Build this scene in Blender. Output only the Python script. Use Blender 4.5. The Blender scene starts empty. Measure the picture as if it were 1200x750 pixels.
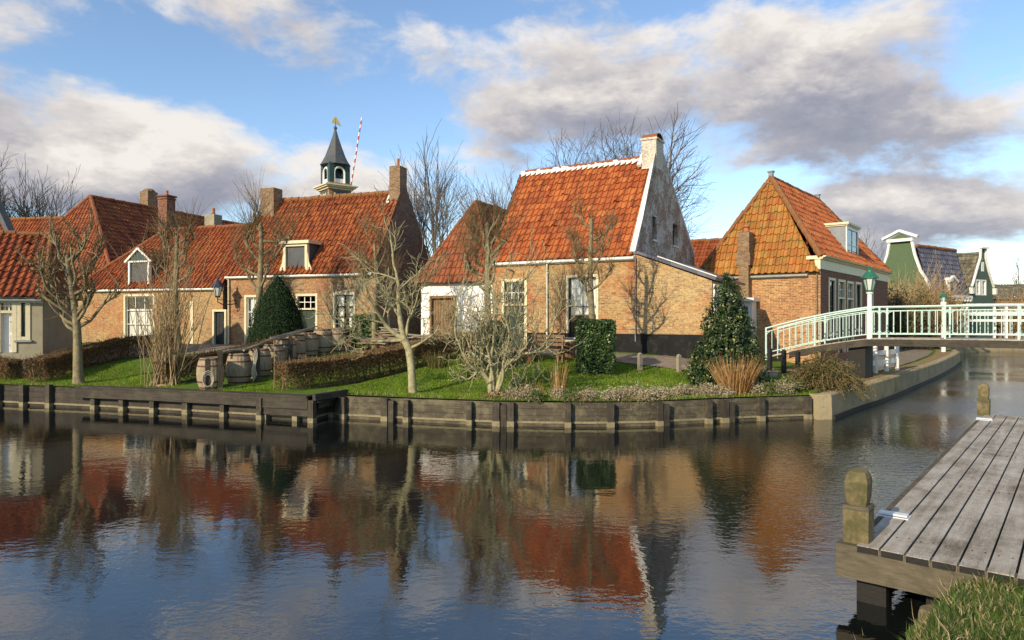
import bpy, math, random
from mathutils import Vector, Matrix, noise
from mathutils.geometry import delaunay_2d_cdt

V = Vector
PI = math.pi
R = math.radians
SC = bpy.context.scene
COL = SC.collection
F, HY, CZ = 800.0, 372.0, 2.6          # lens in pixels of the 1200 px photograph, horizon row, eye height over the water


def W(px, py, d):
    return V(((px - 600) / F * d, d, CZ + (HY - py) / F * d))


def XY(px, d):
    return ((px - 600) / F * d, d)


# ------------------------------------------------------------------ mesh builder
class MB:
    def __init__(s):
        s.v, s.f, s.uv = [], [], []

    def face(s, pts, uv=None):
        b = len(s.v)
        s.v.extend(tuple(p) for p in pts)
        s.f.append(tuple(range(b, b + len(pts))))
        s.uv.append(uv)

    def grid(s, rows, closed=False, uvs=None):
        """rows: list of equally long point lists, joined into quads"""
        b = len(s.v)
        n = len(rows[0])
        for r in rows:
            s.v.extend(tuple(p) for p in r)
        for i in range(len(rows) - 1):
            for j in range(n if closed else n - 1):
                k = (j + 1) % n
                s.f.append((b + i * n + j, b + i * n + k, b + (i + 1) * n + k, b + (i + 1) * n + j))
                if uvs:
                    s.uv.append([uvs[i][j], uvs[i][k], uvs[i + 1][k], uvs[i + 1][j]])
                else:
                    s.uv.append(None)

    def box(s, c, size, ax=None):
        """c centre, size full, ax three axes"""
        c = V(c)
        X, Y, Z = ax if ax else (V((1, 0, 0)), V((0, 1, 0)), V((0, 0, 1)))
        hx, hy, hz = X * (size[0] / 2), Y * (size[1] / 2), Z * (size[2] / 2)
        p = [c + hx * a + hy * b + hz * d for d in (-1, 1) for b in (-1, 1) for a in (-1, 1)]
        for q in ((0, 2, 3, 1), (4, 5, 7, 6), (0, 1, 5, 4), (2, 6, 7, 3), (0, 4, 6, 2), (1, 3, 7, 5)):
            s.face([p[i] for i in q])

    def bar(s, a, b, w, h, up=(0, 0, 1)):
        """beam from a to b, w wide across, h high"""
        a, b = V(a), V(b)
        d = b - a
        L = d.length
        X = d.normalized()
        Y = V(up).cross(X)
        if Y.length < 1e-5:
            Y = V((0, 1, 0)).cross(X)
        Y.normalize()
        Z = X.cross(Y)
        s.box((a + b) / 2, (L, w, h), (X, Y, Z))

    def tube(s, pts, rads, n=6, cap=True):
        pts = [V(p) for p in pts]
        m = len(pts)
        d = (pts[1] - pts[0]).normalized()
        a = d.orthogonal().normalized()
        rows = []
        for i in range(m):
            t = (pts[min(i + 1, m - 1)] - pts[max(i - 1, 0)])
            if t.length < 1e-9:
                t = d
            t.normalize()
            a = a - t * a.dot(t)
            if a.length < 1e-6:
                a = t.orthogonal()
            a.normalize()
            b = t.cross(a)
            r = rads[i] if hasattr(rads, '__len__') else rads
            rows.append([pts[i] + (a * math.cos(2 * PI * j / n) + b * math.sin(2 * PI * j / n)) * r for j in range(n)])
        s.grid(rows, True)
        if cap:
            s.face(list(reversed(rows[0])))
            s.face(rows[-1])

    def lathe(s, prof, n=16, c=(0, 0, 0), sq=None):
        """prof: list of (r, z); sq: superellipse-ish square section when set"""
        c = V(c)
        rows = []
        for r, z in prof:
            row = []
            for j in range(n):
                t = 2 * PI * (j + .5) / n
                x, y = math.cos(t), math.sin(t)
                if sq:
                    k = 1 / max(abs(x), abs(y))
                    k = 1 + (k - 1) * sq
                    x, y = x * k, y * k
                row.append(c + V((x * r, y * r, z)))
            rows.append(row)
        s.grid(rows, True)
        s.face(list(reversed(rows[0])))
        s.face(rows[-1])

    def prism(s, poly, a, b):
        """closed polygon (list of Vectors) swept by vector from offset a to b"""
        A = [V(p) + V(a) for p in poly]
        B = [V(p) + V(b) for p in poly]
        s.face(list(reversed(A)))
        s.face(B)
        n = len(poly)
        for i in range(n):
            k = (i + 1) % n
            s.face([A[i], A[k], B[k], B[i]])

    def blade(s, p, q, w, side, u):
        """flat leaf or blade from p to q"""
        p, q, side = V(p), V(q), V(side)
        m = (p + q) / 2
        s.face([p, m - side * (w / 2), q, m + side * (w / 2)], [(u, .0), (u, .5), (u, 1), (u, .5)])

    def build(s, name, mat, parent=None, smooth=False):
        me = bpy.data.meshes.new(name)
        me.from_pydata(s.v, [], s.f)
        uvl = me.uv_layers.new(name='UVMap')
        data = []
        for fi, idx in enumerate(s.f):
            uv = s.uv[fi]
            if uv is not None:
                for t in uv:
                    data.extend(t)
                continue
            a, b, c = V(s.v[idx[0]]), V(s.v[idx[1]]), V(s.v[idx[2]])
            n = (b - a).cross(c - a)
            if len(idx) == 4 and n.length < 1e-8:
                n = (c - a).cross(V(s.v[idx[3]]) - a)
            if n.length < 1e-12:
                n = V((0, 0, 1))
            n.normalize()
            if abs(n.z) > .95:
                for i in idx:
                    data.extend((s.v[i][0], s.v[i][1]))
            else:
                t = V((-n.y, n.x, 0)).normalized()
                u = n.cross(t)
                for i in idx:
                    p = V(s.v[i])
                    data.extend((p.dot(t), p.dot(u)))
        uvl.data.foreach_set('uv', data)
        if smooth:
            me.polygons.foreach_set('use_smooth', [True] * len(me.polygons))
        me.materials.append(mat)
        me.update()
        o = bpy.data.objects.new(name, me)
        COL.objects.link(o)
        if parent is not None:
            o.parent = parent
        return o


def thing(name, label, cat, loc=(0, 0, 0), rz=0, group=None):
    o = bpy.data.objects.new(name, None)
    COL.objects.link(o)
    o.location = loc
    o.rotation_euler = (0, 0, rz)
    o.empty_display_size = .3
    return tag(o, label, cat, group)


def tag(o, label=None, cat=None, group=None, kind=None):
    if label:
        o['label'] = label
    if cat:
        o['category'] = cat
    if group:
        o['group'] = group
    if kind:
        o['kind'] = kind
    return o


def dup(root, loc, rz, label=None, scale=None):
    r = root.copy()
    COL.objects.link(r)
    r.location = loc
    r.rotation_euler = (0, 0, rz)
    if scale:
        r.scale = scale
    if label:
        r['label'] = label
    for ch in list(root.children):
        c = ch.copy()
        COL.objects.link(c)
        c.parent = r
        for g in list(ch.children):
            d = g.copy()
            COL.objects.link(d)
            d.parent = c
    return r


# ------------------------------------------------------------------ materials
class NT:
    def __init__(s, mat):
        mat.use_nodes = True
        s.t = mat.node_tree
        s.t.nodes.clear()

    def n(s, typ, **kw):
        nd = s.t.nodes.new(typ)
        for k, v in kw.items():
            if k.startswith('i_'):
                nd.inputs[k[2:].replace('_', ' ')].default_value = v
            else:
                setattr(nd, k, v)
        return nd

    def l(s, a, b):
        s.t.links.new(a, b)

    def math(s, op, a, b=None, c=None, clamp=False):
        nd = s.t.nodes.new('ShaderNodeMath')
        nd.operation = op
        nd.use_clamp = clamp
        for i, x in enumerate((a, b, c)):
            if x is None:
                continue
            if isinstance(x, (int, float)):
                nd.inputs[i].default_value = x
            else:
                s.l(x, nd.inputs[i])
        return nd.outputs[0]

    def mix(s, fac, a, b, mode='MIX'):
        nd = s.t.nodes.new('ShaderNodeMix')
        nd.data_type = 'RGBA'
        nd.blend_type = mode
        nd.clamp_factor = True
        for k, x in ((0, fac), (6, a), (7, b)):
            if isinstance(x, (int, float)):
                nd.inputs[k].default_value = x
            elif isinstance(x, tuple):
                nd.inputs[k].default_value = (x[0], x[1], x[2], 1)
            else:
                s.l(x, nd.inputs[k])
        return nd.outputs[2]

    def ramp(s, fac, stops, interp='LINEAR'):
        nd = s.t.nodes.new('ShaderNodeValToRGB')
        cr = nd.color_ramp
        cr.interpolation = interp
        while len(cr.elements) < len(stops):
            cr.elements.new(.5)
        for e, (p, c) in zip(cr.elements, stops):
            e.position = p
            e.color = (c, c, c, 1) if isinstance(c, (int, float)) else (c[0], c[1], c[2], 1)
        s.l(fac, nd.inputs[0])
        return nd.outputs[0]

    def noise(s, vec, scale, detail=3, rough=.55, out='Fac', dim='3D'):
        nd = s.t.nodes.new('ShaderNodeTexNoise')
        nd.noise_dimensions = dim
        nd.inputs['Scale'].default_value = scale
        nd.inputs['Detail'].default_value = detail
        nd.inputs['Roughness'].default_value = rough
        s.l(vec, nd.inputs['Vector'])
        return nd.outputs[out]

    def coord(s, which='Object'):
        return s.t.nodes.new('ShaderNodeTexCoord').outputs[which]

    def mapv(s, vec, scale=(1, 1, 1), loc=(0, 0, 0)):
        nd = s.t.nodes.new('ShaderNodeMapping')
        nd.inputs['Scale'].default_value = scale
        nd.inputs['Location'].default_value = loc
        s.l(vec, nd.inputs['Vector'])
        return nd.outputs[0]

    def bump(s, h, strength=.5, dist=.02, normal=None):
        nd = s.t.nodes.new('ShaderNodeBump')
        nd.inputs['Strength'].default_value = strength
        nd.inputs['Distance'].default_value = dist
        s.l(h, nd.inputs['Height'])
        if normal is not None:
            s.l(normal, nd.inputs['Normal'])
        return nd.outputs[0]

    def out(s, col, rough=.7, normal=None, spec=.3, **kw):
        b = s.t.nodes.new('ShaderNodeBsdfPrincipled')
        if isinstance(col, tuple):
            b.inputs['Base Color'].default_value = (col[0], col[1], col[2], 1)
        else:
            s.l(col, b.inputs['Base Color'])
        if isinstance(rough, (int, float)):
            b.inputs['Roughness'].default_value = rough
        else:
            s.l(rough, b.inputs['Roughness'])
        b.inputs['Specular IOR Level'].default_value = spec
        for k, v in kw.items():
            b.inputs[k.replace('_', ' ')].default_value = v
        if normal is not None:
            s.l(normal, b.inputs['Normal'])
        o = s.t.nodes.new('ShaderNodeOutputMaterial')
        s.l(b.outputs[0], o.inputs[0])
        return b


def newmat(name):
    m = bpy.data.materials.new(name)
    return m, NT(m)


def scl(c, k):
    return tuple(x * k for x in c)


def m_plain(name, c, rough=.6, var=.25, scale=3.0, spec=.3, bump=.15, grime=None, **kw):
    """paint, metal, plaster: base colour with worn variation and fine relief"""
    m, t = newmat(name)
    co = t.coord()
    a = t.noise(co, scale, 5, .65)
    b = t.noise(co, scale * 9, 3, .6)
    f = t.math('ADD', t.math('MULTIPLY', a, .7), t.math('MULTIPLY', b, .3))
    col = t.ramp(f, [(.25, scl(c, 1 - var)), (.5, c), (.75, scl(c, 1 + var * .5))])
    if grime:
        g = t.ramp(t.noise(co, scale * 1.7, 6, .7), [(.52, 0.0), (.7, 1.0)])
        col = t.mix(t.math('MULTIPLY', g, grime[1]), col, grime[0])
    t.out(col, rough, t.bump(b, bump, .01), spec, **kw)
    return m


def m_brick(name, c1, c2, mortar, stain=(.5, .43, .3), stain_k=.5, red=None, red_k=0.0, white=None, white_k=0, bw=.2, bh=.062, contrast=1.0, white_lo=.45, seed=0.0):
    m, t = newmat(name)
    uv = t.coord('UV')
    obj = t.mapv(t.coord(), (1, 1, 1), (seed, seed * .7, seed * .3))
    # small wander of the courses
    wob = t.noise(obj, 6, 2, .5, 'Color')
    vm = t.n('ShaderNodeVectorMath', operation='MULTIPLY_ADD')
    t.l(wob, vm.inputs[0])
    vm.inputs[1].default_value = (.012, .012, 0)
    t.l(uv, vm.inputs[2])
    b = t.n('ShaderNodeTexBrick')
    b.offset = .5
    b.inputs['Scale'].default_value = 1
    b.inputs['Brick Width'].default_value = bw
    b.inputs['Row Height'].default_value = bh
    b.inputs['Mortar Size'].default_value = .007
    b.inputs['Mortar Smooth'].default_value = .2
    b.inputs['Bias'].default_value = 0
    b.inputs['Color1'].default_value = (c1[0] * .72, c1[1] * .68, c1[2] * .66, 1)
    b.inputs['Color2'].default_value = (*c2, 1)
    b.inputs['Mortar'].default_value = (*mortar, 1)
    t.l(vm.outputs[0], b.inputs['Vector'])
    col = b.outputs['Color']
    big = t.noise(obj, .9, 5, .62)
    mid = t.noise(obj, 4.5, 4, .7)
    if red:
        k = t.ramp(t.noise(t.mapv(obj, (1, 1, 1), (9, 3, 5)), .55, 4, .6), [(.44, 0.0), (.6, 1.0)])
        col = t.mix(t.math('MULTIPLY', k, red_k), col, red, 'MIX')
        col = t.mix(.35, col, b.outputs['Color'], 'MULTIPLY') if False else col
    k = t.ramp(t.math('ADD', t.math('MULTIPLY', big, .6), t.math('MULTIPLY', mid, .4)), [(.42, 0.0), (.62, 1.0)])
    col = t.mix(t.math('MULTIPLY', k, stain_k), col, stain)
    if white:
        k = t.ramp(t.math('ADD', t.math('MULTIPLY', t.noise(obj, 1.3, 6, .7), .6), t.math('MULTIPLY', t.noise(obj, 9, 4, .75), .4)), [(white_lo, 0.0), (white_lo + .06, 1.0)])
        col = t.mix(t.math('MULTIPLY', k, white_k), col, white)
    fine = t.noise(obj, 26, 3, .7)
    col = t.mix(1.0, col, t.ramp(fine, [(.25, .62 / contrast), (.5, 1.0), (.75, 1.25)]), 'MULTIPLY')
    col = t.mix(1.0, col, t.ramp(t.noise(t.mapv(obj, (1, 1, 1.6), (2, 7, 3)), 8.5, 4, .75), [(.3, .55), (.5, .95), (.7, 1.18)]), 'MULTIPLY')
    h = t.math('SUBTRACT', t.math('MULTIPLY', fine, .4), b.outputs['Fac'])
    t.out(col, .85, t.bump(h, .6, .012), .2)
    return m


def m_tiles(name, stops, tw, th, moss=(.1, .09, .03), moss_k=.5, moss_lo=.5, dark=(.05, .02, .015), dark_k=.4, lichen=None, lichen_k=0, lichen_lo=.6, seed=0.0, rough=.6):
    """per-tile colour from the uv cell, weathering on top"""
    m, t = newmat(name)
    uv = t.coord('UV')
    sep = t.n('ShaderNodeSeparateXYZ')
    t.l(uv, sep.inputs[0])
    cu = t.math('FLOOR', t.math('DIVIDE', sep.outputs[0], tw))
    cv = t.math('FLOOR', t.math('DIVIDE', sep.outputs[1], th))
    cb = t.n('ShaderNodeCombineXYZ')
    t.l(cu, cb.inputs[0])
    t.l(cv, cb.inputs[1])
    cb.inputs[2].default_value = seed
    wn = t.n('ShaderNodeTexWhiteNoise', noise_dimensions='3D')
    t.l(cb.outputs[0], wn.inputs['Vector'])
    obj = t.mapv(t.coord(), (1, 1, 1), (seed * 3.1, seed, seed * 2))
    big = t.noise(obj, .8, 4, .6)
    f = t.math('ADD', t.math('MULTIPLY', wn.outputs['Value'], .62), t.math('MULTIPLY', big, .42), clamp=True)
    col = t.ramp(f, stops)
    mid = t.noise(obj, 3.2, 6, .72)
    k = t.ramp(mid, [(moss_lo, 0.0), (moss_lo + .14, 1.0)])
    col = t.mix(t.math('MULTIPLY', k, moss_k), col, moss)
    # dirty streaks running down the slope
    st = t.noise(t.mapv(uv, (5.0, .7, 1)), 1.0, 4, .7)
    k = t.ramp(st, [(.5, 0.0), (.68, 1.0)])
    col = t.mix(t.math('MULTIPLY', k, dark_k), col, dark)
    if lichen:
        k = t.ramp(t.noise(t.mapv(obj, (1, 1, 1), (4, 8, 1)), 2.3, 7, .75), [(lichen_lo, 0.0), (lichen_lo + .09, 1.0)])
        col = t.mix(t.math('MULTIPLY', k, lichen_k), col, lichen)
    fine = t.noise(obj, 30, 3, .7)
    col = t.mix(1.0, col, t.ramp(fine, [(.3, .75), (.7, 1.2)]), 'MULTIPLY')
    t.out(col, rough, t.bump(fine, .3, .01), .3)
    return m


def m_wood(name, c1, c2, along=(1, 12, 12), scale=2.0, rough=.75, stain=None, stain_k=.5, stain_lo=.5, bump=.5):
    m, t = newmat(name)
    co = t.coord()
    g = t.noise(t.mapv(co, along), scale, 5, .65)
    a = t.noise(co, 1.6, 5, .7)
    f = t.math('ADD', t.math('MULTIPLY', g, .6), t.math('MULTIPLY', a, .4))
    col = t.ramp(f, [(.3, c1), (.66, c2)])
    if stain:
        k = t.ramp(t.noise(co, 3.3, 6, .7), [(stain_lo, 0.0), (stain_lo + .15, 1.0)])
        col = t.mix(t.math('MULTIPLY', k, stain_k), col, stain)
    t.out(col, rough, t.bump(g, bump, .01), .25)
    return m


def m_leaf(name, stops, rough=.45, trans=.0, spec=.4):
    """each leaf takes a colour from its own uv.x"""
    m, t = newmat(name)
    sep = t.n('ShaderNodeSeparateXYZ')
    t.l(t.coord('UV'), sep.inputs[0])
    col = t.ramp(sep.outputs[0], stops)
    b = t.out(col, rough, None, spec)
    if trans:
        tr = t.n('ShaderNodeBsdfTranslucent')
        t.l(col, tr.inputs[0])
        mx = t.n('ShaderNodeMixShader')
        mx.inputs[0].default_value = trans
        t.l(b.outputs[0], mx.inputs[1])
        t.l(tr.outputs[0], mx.inputs[2])
        o = [n for n in t.t.nodes if n.type == 'OUTPUT_MATERIAL'][0]
        t.l(mx.outputs[0], o.inputs[0])
    return m


def m_bark(name, c1, c2, lichen=None, lichen_k=0.0, lo=.45, scale=6):
    m, t = newmat(name)
    co = t.coord()
    f = t.noise(co, scale, 5, .7)
    col = t.ramp(f, [(.3, c1), (.7, c2)])
    if lichen:
        k = t.ramp(t.noise(co, scale * .8, 6, .75), [(lo, 0.0), (lo + .15, 1.0)])
        col = t.mix(t.math('MULTIPLY', k, lichen_k), col, lichen)
    t.out(col, .9, t.bump(t.noise(co, scale * 4, 4, .7), .6, .02), .15)
    return m


def m_glass():
    m, t = newmat('window_glass')
    tr = t.n('ShaderNodeBsdfTransparent')
    tr.inputs[0].default_value = (.95, .97, .96, 1)
    gl = t.n('ShaderNodeBsdfGlossy')
    gl.inputs['Roughness'].default_value = .03
    fr = t.n('ShaderNodeFresnel')
    fr.inputs[0].default_value = 1.5
    nb = t.bump(t.noise(t.coord(), 3, 2), .06, .02)
    t.l(nb, gl.inputs['Normal'])
    mx = t.n('ShaderNodeMixShader')
    t.l(t.math('ADD', fr.outputs[0], .03), mx.inputs[0])
    t.l(tr.outputs[0], mx.inputs[1])
    t.l(gl.outputs[0], mx.inputs[2])
    o = t.n('ShaderNodeOutputMaterial')
    t.l(mx.outputs[0], o.inputs[0])
    return m


M = {}
# ------------------------------------------------------------------ camera, light, sky
SC.render.engine = 'CYCLES'
vs = SC.view_settings
vs.view_transform = 'Standard'
vs.look = 'None'
vs.gamma = 1
vs.exposure = 0.45
vs.use_curve_mapping = False
cam = bpy.data.cameras.new('camera')
cam.sensor_width = 36
cam.lens = 24
cam.clip_end = 6000
cam.shift_y = -3 / 1200
co = bpy.data.objects.new('camera', cam)
COL.objects.link(co)
co.location = (0, 0, CZ)
co.rotation_euler = (PI / 2, 0, 0)
SC.camera = co
SC.cycles.max_bounces = 6
SC.cycles.diffuse_bounces = 3
SC.cycles.glossy_bounces = 3
SC.cycles.transparent_max_bounces = 8
SC.cycles.caustics_reflective = False
SC.cycles.caustics_refractive = False

SUN_AZ, SUN_EL = R(40), R(25)        # azimuth counted from straight behind the camera towards the left
to_sun = V((-math.sin(SUN_AZ) * math.cos(SUN_EL), -math.cos(SUN_AZ) * math.cos(SUN_EL), math.sin(SUN_EL)))
ld = bpy.data.lights.new('sun', 'SUN')
ld.energy = 4.1
ld.angle = R(.5)
ld.color = (1.0, .85, .62)
lo = bpy.data.objects.new('sun', ld)
COL.objects.link(lo)
lo.rotation_euler = to_sun.to_track_quat('Z', 'Y').to_euler()

world = bpy.data.worlds.new('World')
SC.world = world
world.use_nodes = True
t = NT(world)


def azel(px, py):
    d = V(((px - 600) / F, 1, (HY - py) / F)).normalized()
    return math.atan2(d.x, d.y), d.z


g = bpy.data.node_groups.new('cloud_density', 'ShaderNodeTree')
g.interface.new_socket('Vector', in_out='INPUT', socket_type='NodeSocketVector')
g.interface.new_socket('Density', in_out='OUTPUT', socket_type='NodeSocketFloat')


class NG(NT):
    def __init__(s, tree):
        s.t = tree


q = NG(g)
gi = q.n('NodeGroupInput')
go = q.n('NodeGroupOutput')
vin = gi.outputs[0]
warp = q.noise(q.mapv(vin, (3, 6, 1)), 1.0, 3, .5, 'Color')
wv = q.n('ShaderNodeVectorMath', operation='MULTIPLY_ADD')
q.l(warp, wv.inputs[0])
wv.inputs[1].default_value = (.12, .06, 0)
q.l(vin, wv.inputs[2])
wo = q.n('ShaderNodeVectorMath', operation='SUBTRACT')
q.l(wv.outputs[0], wo.inputs[0])
wo.inputs[1].default_value = (.05, .025, 0)
base = q.noise(q.mapv(wo.outputs[0], (5.2, 10.5, 1), (2.3, 5.1, 1.7)), 1.0, 9, .6)
dens = q.math('SUBTRACT', q.math('MULTIPLY', base, 2.1), .47)
#        px    py   rx   ry  weight
CL = [(700, 100, 215, 72, .40), (860, 75, 230, 75, .40), (1000, 135, 120, 72, .30), (860, 165, 150, 36, .20), (500, 60, 70, 38, .18), (610, 150, 55, 32, .12), (585, 195, 70, 34, .30), (1150, 150, 90, 40, .22), (960, 225, 120, 26, .2), (330, 150, 110, 30, .14),
      (80, 175, 210, 66, .40), (300, 210, 190, 50, .36), (60, 120, 130, 26, .16), (160, 225, 200, 40, .24), (240, 0, 60, 22, .2), (1100, 268, 190, 46, .42), (1190, 215, 110, 46, .36), (1000, 300, 120, 25, .2), (420, 215, 90, 40, .16), (1130, 120, 60, 35, .16), (980, 235, 60, 22, .12),
      (600, 352, 900, 42, .42), (20, 60, 50, 45, .1), (620, 255, 90, 30, .12),
      (250, 70, 230, 60, -.24), (1130, 40, 100, 30, -.1), (350, 110, 100, 40, -.1), (460, 140, 90, 50, -.22), (890, 225, 80, 22, -.22), (1000, 205, 110, 15, -.14), (700, 10, 120, 10, -.1), (30, 100, 40, 10, -.04), (540, 105, 60, 20, -.1)]
for px, py, rx, ry, wgt in CL:
    a, e = azel(px, py)
    s1 = q.n('ShaderNodeVectorMath', operation='SUBTRACT')
    q.l(wo.outputs[0], s1.inputs[0])
    s1.inputs[1].default_value = (a, e, 0)
    s2 = q.n('ShaderNodeVectorMath', operation='MULTIPLY')
    q.l(s1.outputs[0], s2.inputs[0])
    s2.inputs[1].default_value = (F / rx, F / ry, 0)
    s3 = q.n('ShaderNodeVectorMath', operation='LENGTH')
    q.l(s2.outputs[0], s3.inputs[0])
    mr = q.n('ShaderNodeMapRange', interpolation_type='SMOOTHSTEP')
    q.l(s3.outputs['Value'], mr.inputs[0])
    mr.inputs[1].default_value = .1
    mr.inputs[2].default_value = 1.35
    mr.inputs[3].default_value = wgt * .95
    mr.inputs[4].default_value = 0
    dens = q.math('ADD', dens, mr.outputs[0])
q.l(dens, go.inputs[0])

gen = t.coord('Generated')
sp = t.n('ShaderNodeSeparateXYZ')
t.l(gen, sp.inputs[0])
az = t.math('ARCTAN2', sp.outputs[0], sp.outputs[1])
cb = t.n('ShaderNodeCombineXYZ')
t.l(az, cb.inputs[0])
t.l(sp.outputs[2], cb.inputs[1])


def dens_at(off):
    nd = t.n('ShaderNodeGroup')
    nd.node_tree = g
    va = t.n('ShaderNodeVectorMath', operation='ADD')
    t.l(cb.outputs[0], va.inputs[0])
    va.inputs[1].default_value = off
    t.l(va.outputs[0], nd.inputs[0])
    return nd.outputs[0]


d0 = dens_at((0, 0, 0))
d1 = dens_at((-.018, .03, 0))
d2 = dens_at((-.04, .075, 0))
alpha = t.math('SMOOTH_MIN', 1.0, 1.0, .1)
mr = t.n('ShaderNodeMapRange', interpolation_type='SMOOTHSTEP')
t.l(d0, mr.inputs[0])
mr.inputs[1].default_value = .55
mr.inputs[2].default_value = 1.0
alpha = t.math('MULTIPLY', mr.outputs[0], .97)
lit = t.math('ADD', t.math('MULTIPLY', t.math('SUBTRACT', d0, d1), .95), t.math('MULTIPLY', t.math('SUBTRACT', d0, d2), .55))
thin = t.n('ShaderNodeMapRange')
t.l(d0, thin.inputs[0])
thin.inputs[1].default_value = .70
thin.inputs[2].default_value = 1.06
thin.inputs[3].default_value = .30
thin.inputs[4].default_value = -.20
lit = t.math('ADD', t.math('ADD', lit, thin.outputs[0]), .46, clamp=True)
ccol = t.ramp(lit, [(0.0, (.37, .38, .46)), (.32, (.50, .49, .55)), (.6, (.75, .70, .69)), (.85, (.97, .90, .84)), (1.0, (1.10, 1.03, .96))])
sky = t.n('ShaderNodeTexSky', sky_type='NISHITA')
sky.sun_disc = False
sky.sun_elevation = SUN_EL
sky.sun_rotation = PI + SUN_AZ
sky.air_density = 1.0
sky.dust_density = .15
sky.ozone_density = 2.5
bg = t.n('ShaderNodeBackground')
bg.inputs['Strength'].default_value = .15
t.l(sky.outputs[0], bg.inputs[0])
bc = t.n('ShaderNodeBackground')
bc.inputs['Strength'].default_value = .62
t.l(ccol, bc.inputs[0])
mx = t.n('ShaderNodeMixShader')
t.l(alpha, mx.inputs[0])
t.l(bg.outputs[0], mx.inputs[1])
t.l(bc.outputs[0], mx.inputs[2])
wout = t.n('ShaderNodeOutputWorld')
t.l(mx.outputs[0], wout.inputs[0])

# ------------------------------------------------------------------ materials
M['glass'] = m_glass()
M['white'] = m_plain('white_paint', (.78, .76, .70), .45, .12, 4, grime=((.45, .42, .34), .35))
M['cream'] = m_plain('cream_paint', (.66, .58, .38), .5, .15, 4, grime=((.35, .3, .2), .4))
M['stucco'] = m_plain('white_stucco', (.80, .78, .74), .9, .10, 2, .1, .3)
M['black'] = m_plain('black_tar', (.013, .013, .013), .85, .5, 2, .2, .4, grime=((.05, .045, .04), .6))
M['dark'] = m_plain('dark_paint', (.02, .022, .022), .5, .3, 4)
M['dgreen'] = m_plain('dark_green_paint', (.03, .045, .03), .5, .3, 4)
M['teal'] = m_plain('teal_paint', (.032, .07, .066), .5, .25, 4)
M['gutter'] = m_plain('zinc_gutter', (.30, .30, .28), .5, .3, 6)
M['pipe'] = m_plain('pale_pipe', (.60, .56, .46), .5, .2, 6)
M['curtain'] = m_plain('net_curtain', (.78, .78, .76), .9, .08, 3)
M['slate'] = m_plain('slate_grey', (.075, .08, .085), .55, .35, 3, grime=((.14, .14, .12), .4))
M['lead'] = m_plain('lead_sheet', (.22, .24, .26), .5, .3, 4)
M['mortar'] = m_plain('lime_mortar', (.52, .48, .40), .95, .3, 5, .1, .5, grime=((.2, .17, .12), .4))
M['wmortar'] = m_plain('white_mortar', (.72, .69, .62), .95, .2, 5, .1, .5, grime=((.3, .26, .2), .35))
M['clay'] = m_plain('ridge_clay', (.26, .085, .038), .8, .5, 5, .2, .4, grime=((.16, .14, .06), .6))
M['claymoss'] = m_plain('mossy_clay', (.23, .10, .042), .85, .5, 5, .2, .5, grime=((.20, .16, .06), .6))
M['brick_warm'] = m_brick('brick_warm', (.25, .115, .05), (.47, .28, .12), (.46, .38, .25), (.52, .36, .15), .6, (.44, .115, .04), .8, contrast=1.25)
M['brick_tan'] = m_brick('brick_tan', (.28, .15, .07), (.48, .30, .13), (.48, .40, .27), (.54, .39, .18), .6, (.42, .14, .05), .5, seed=4, contrast=1.25)
M['brick_h2'] = m_brick('brick_brown', (.21, .105, .05), (.40, .24, .115), (.42, .35, .24), (.48, .33, .16), .55, (.36, .115, .045), .5, seed=8, contrast=1.25)
M['brick_h1'] = m_brick('brick_ochre', (.27, .14, .065), (.44, .27, .12), (.44, .36, .24), (.48, .34, .15), .75, (.44, .14, .06), .7, seed=12, contrast=1.25)
M['brick_h4'] = m_brick('brick_orange', (.33, .12, .045), (.50, .27, .11), (.62, .50, .30), (.45, .28, .13), .25, (.34, .13, .06), .3, seed=16, bw=.22, bh=.066, contrast=1.2)
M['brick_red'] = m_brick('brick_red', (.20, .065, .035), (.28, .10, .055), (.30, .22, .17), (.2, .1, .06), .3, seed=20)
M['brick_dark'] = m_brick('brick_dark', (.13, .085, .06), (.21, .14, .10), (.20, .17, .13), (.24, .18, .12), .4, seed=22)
M['brick_chim'] = m_brick('brick_chimney', (.20, .11, .06), (.30, .18, .10), (.30, .25, .18), (.30, .22, .12), .4, seed=26)
M['brick_white'] = m_brick('brick_limewash', (.26, .13, .085), (.34, .19, .12), (.42, .38, .32), (.4, .34, .28), .4, white=(.60, .57, .52), white_k=.85, white_lo=.475, seed=30)
M['brick_chalk'] = m_brick('brick_chalk', (.34, .25, .17), (.44, .35, .25), (.46, .42, .35), (.5, .42, .3), .4, white=(.62, .57, .48), white_k=.9, white_lo=.40, seed=33)
M['render'] = m_plain('olive_render', (.33, .29, .20), .95, .25, 1.6, .1, .3, grime=((.2, .17, .12), .5))
TW, TH = .235, .33
M['tile_h3'] = m_tiles('tile_orange', [(0, (0.175, 0.048, 0.019)), (.35, (0.318, 0.076, 0.022)), (.7, (0.430, 0.126, 0.033)), (1, (0.493, 0.182, 0.051))], TW, TH, (.13, .09, .03), .75, .56, (.07, .025, .014), .6, seed=1)
M['tile_h2'] = m_tiles('tile_rust', [(0, (0.109, 0.031, 0.014)), (.4, (0.256, 0.066, 0.020)), (.75, (0.349, 0.104, 0.027)), (1, (0.404, 0.151, 0.042))], .225, .31, (.10, .055, .03), .6, .53, (.045, .02, .014), .75, (.36, .28, .16), .4, .68, seed=3)
M['tile_h1'] = m_tiles('tile_red', [(0, (0.120, 0.030, 0.014)), (.4, (0.263, 0.063, 0.021)), (.75, (0.343, 0.098, 0.026)), (1, (0.399, 0.174, 0.044))], .22, .31, (.10, .07, .035), .5, .54, (.04, .018, .014), .6, (.36, .30, .20), .5, .66, seed=5)
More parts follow.
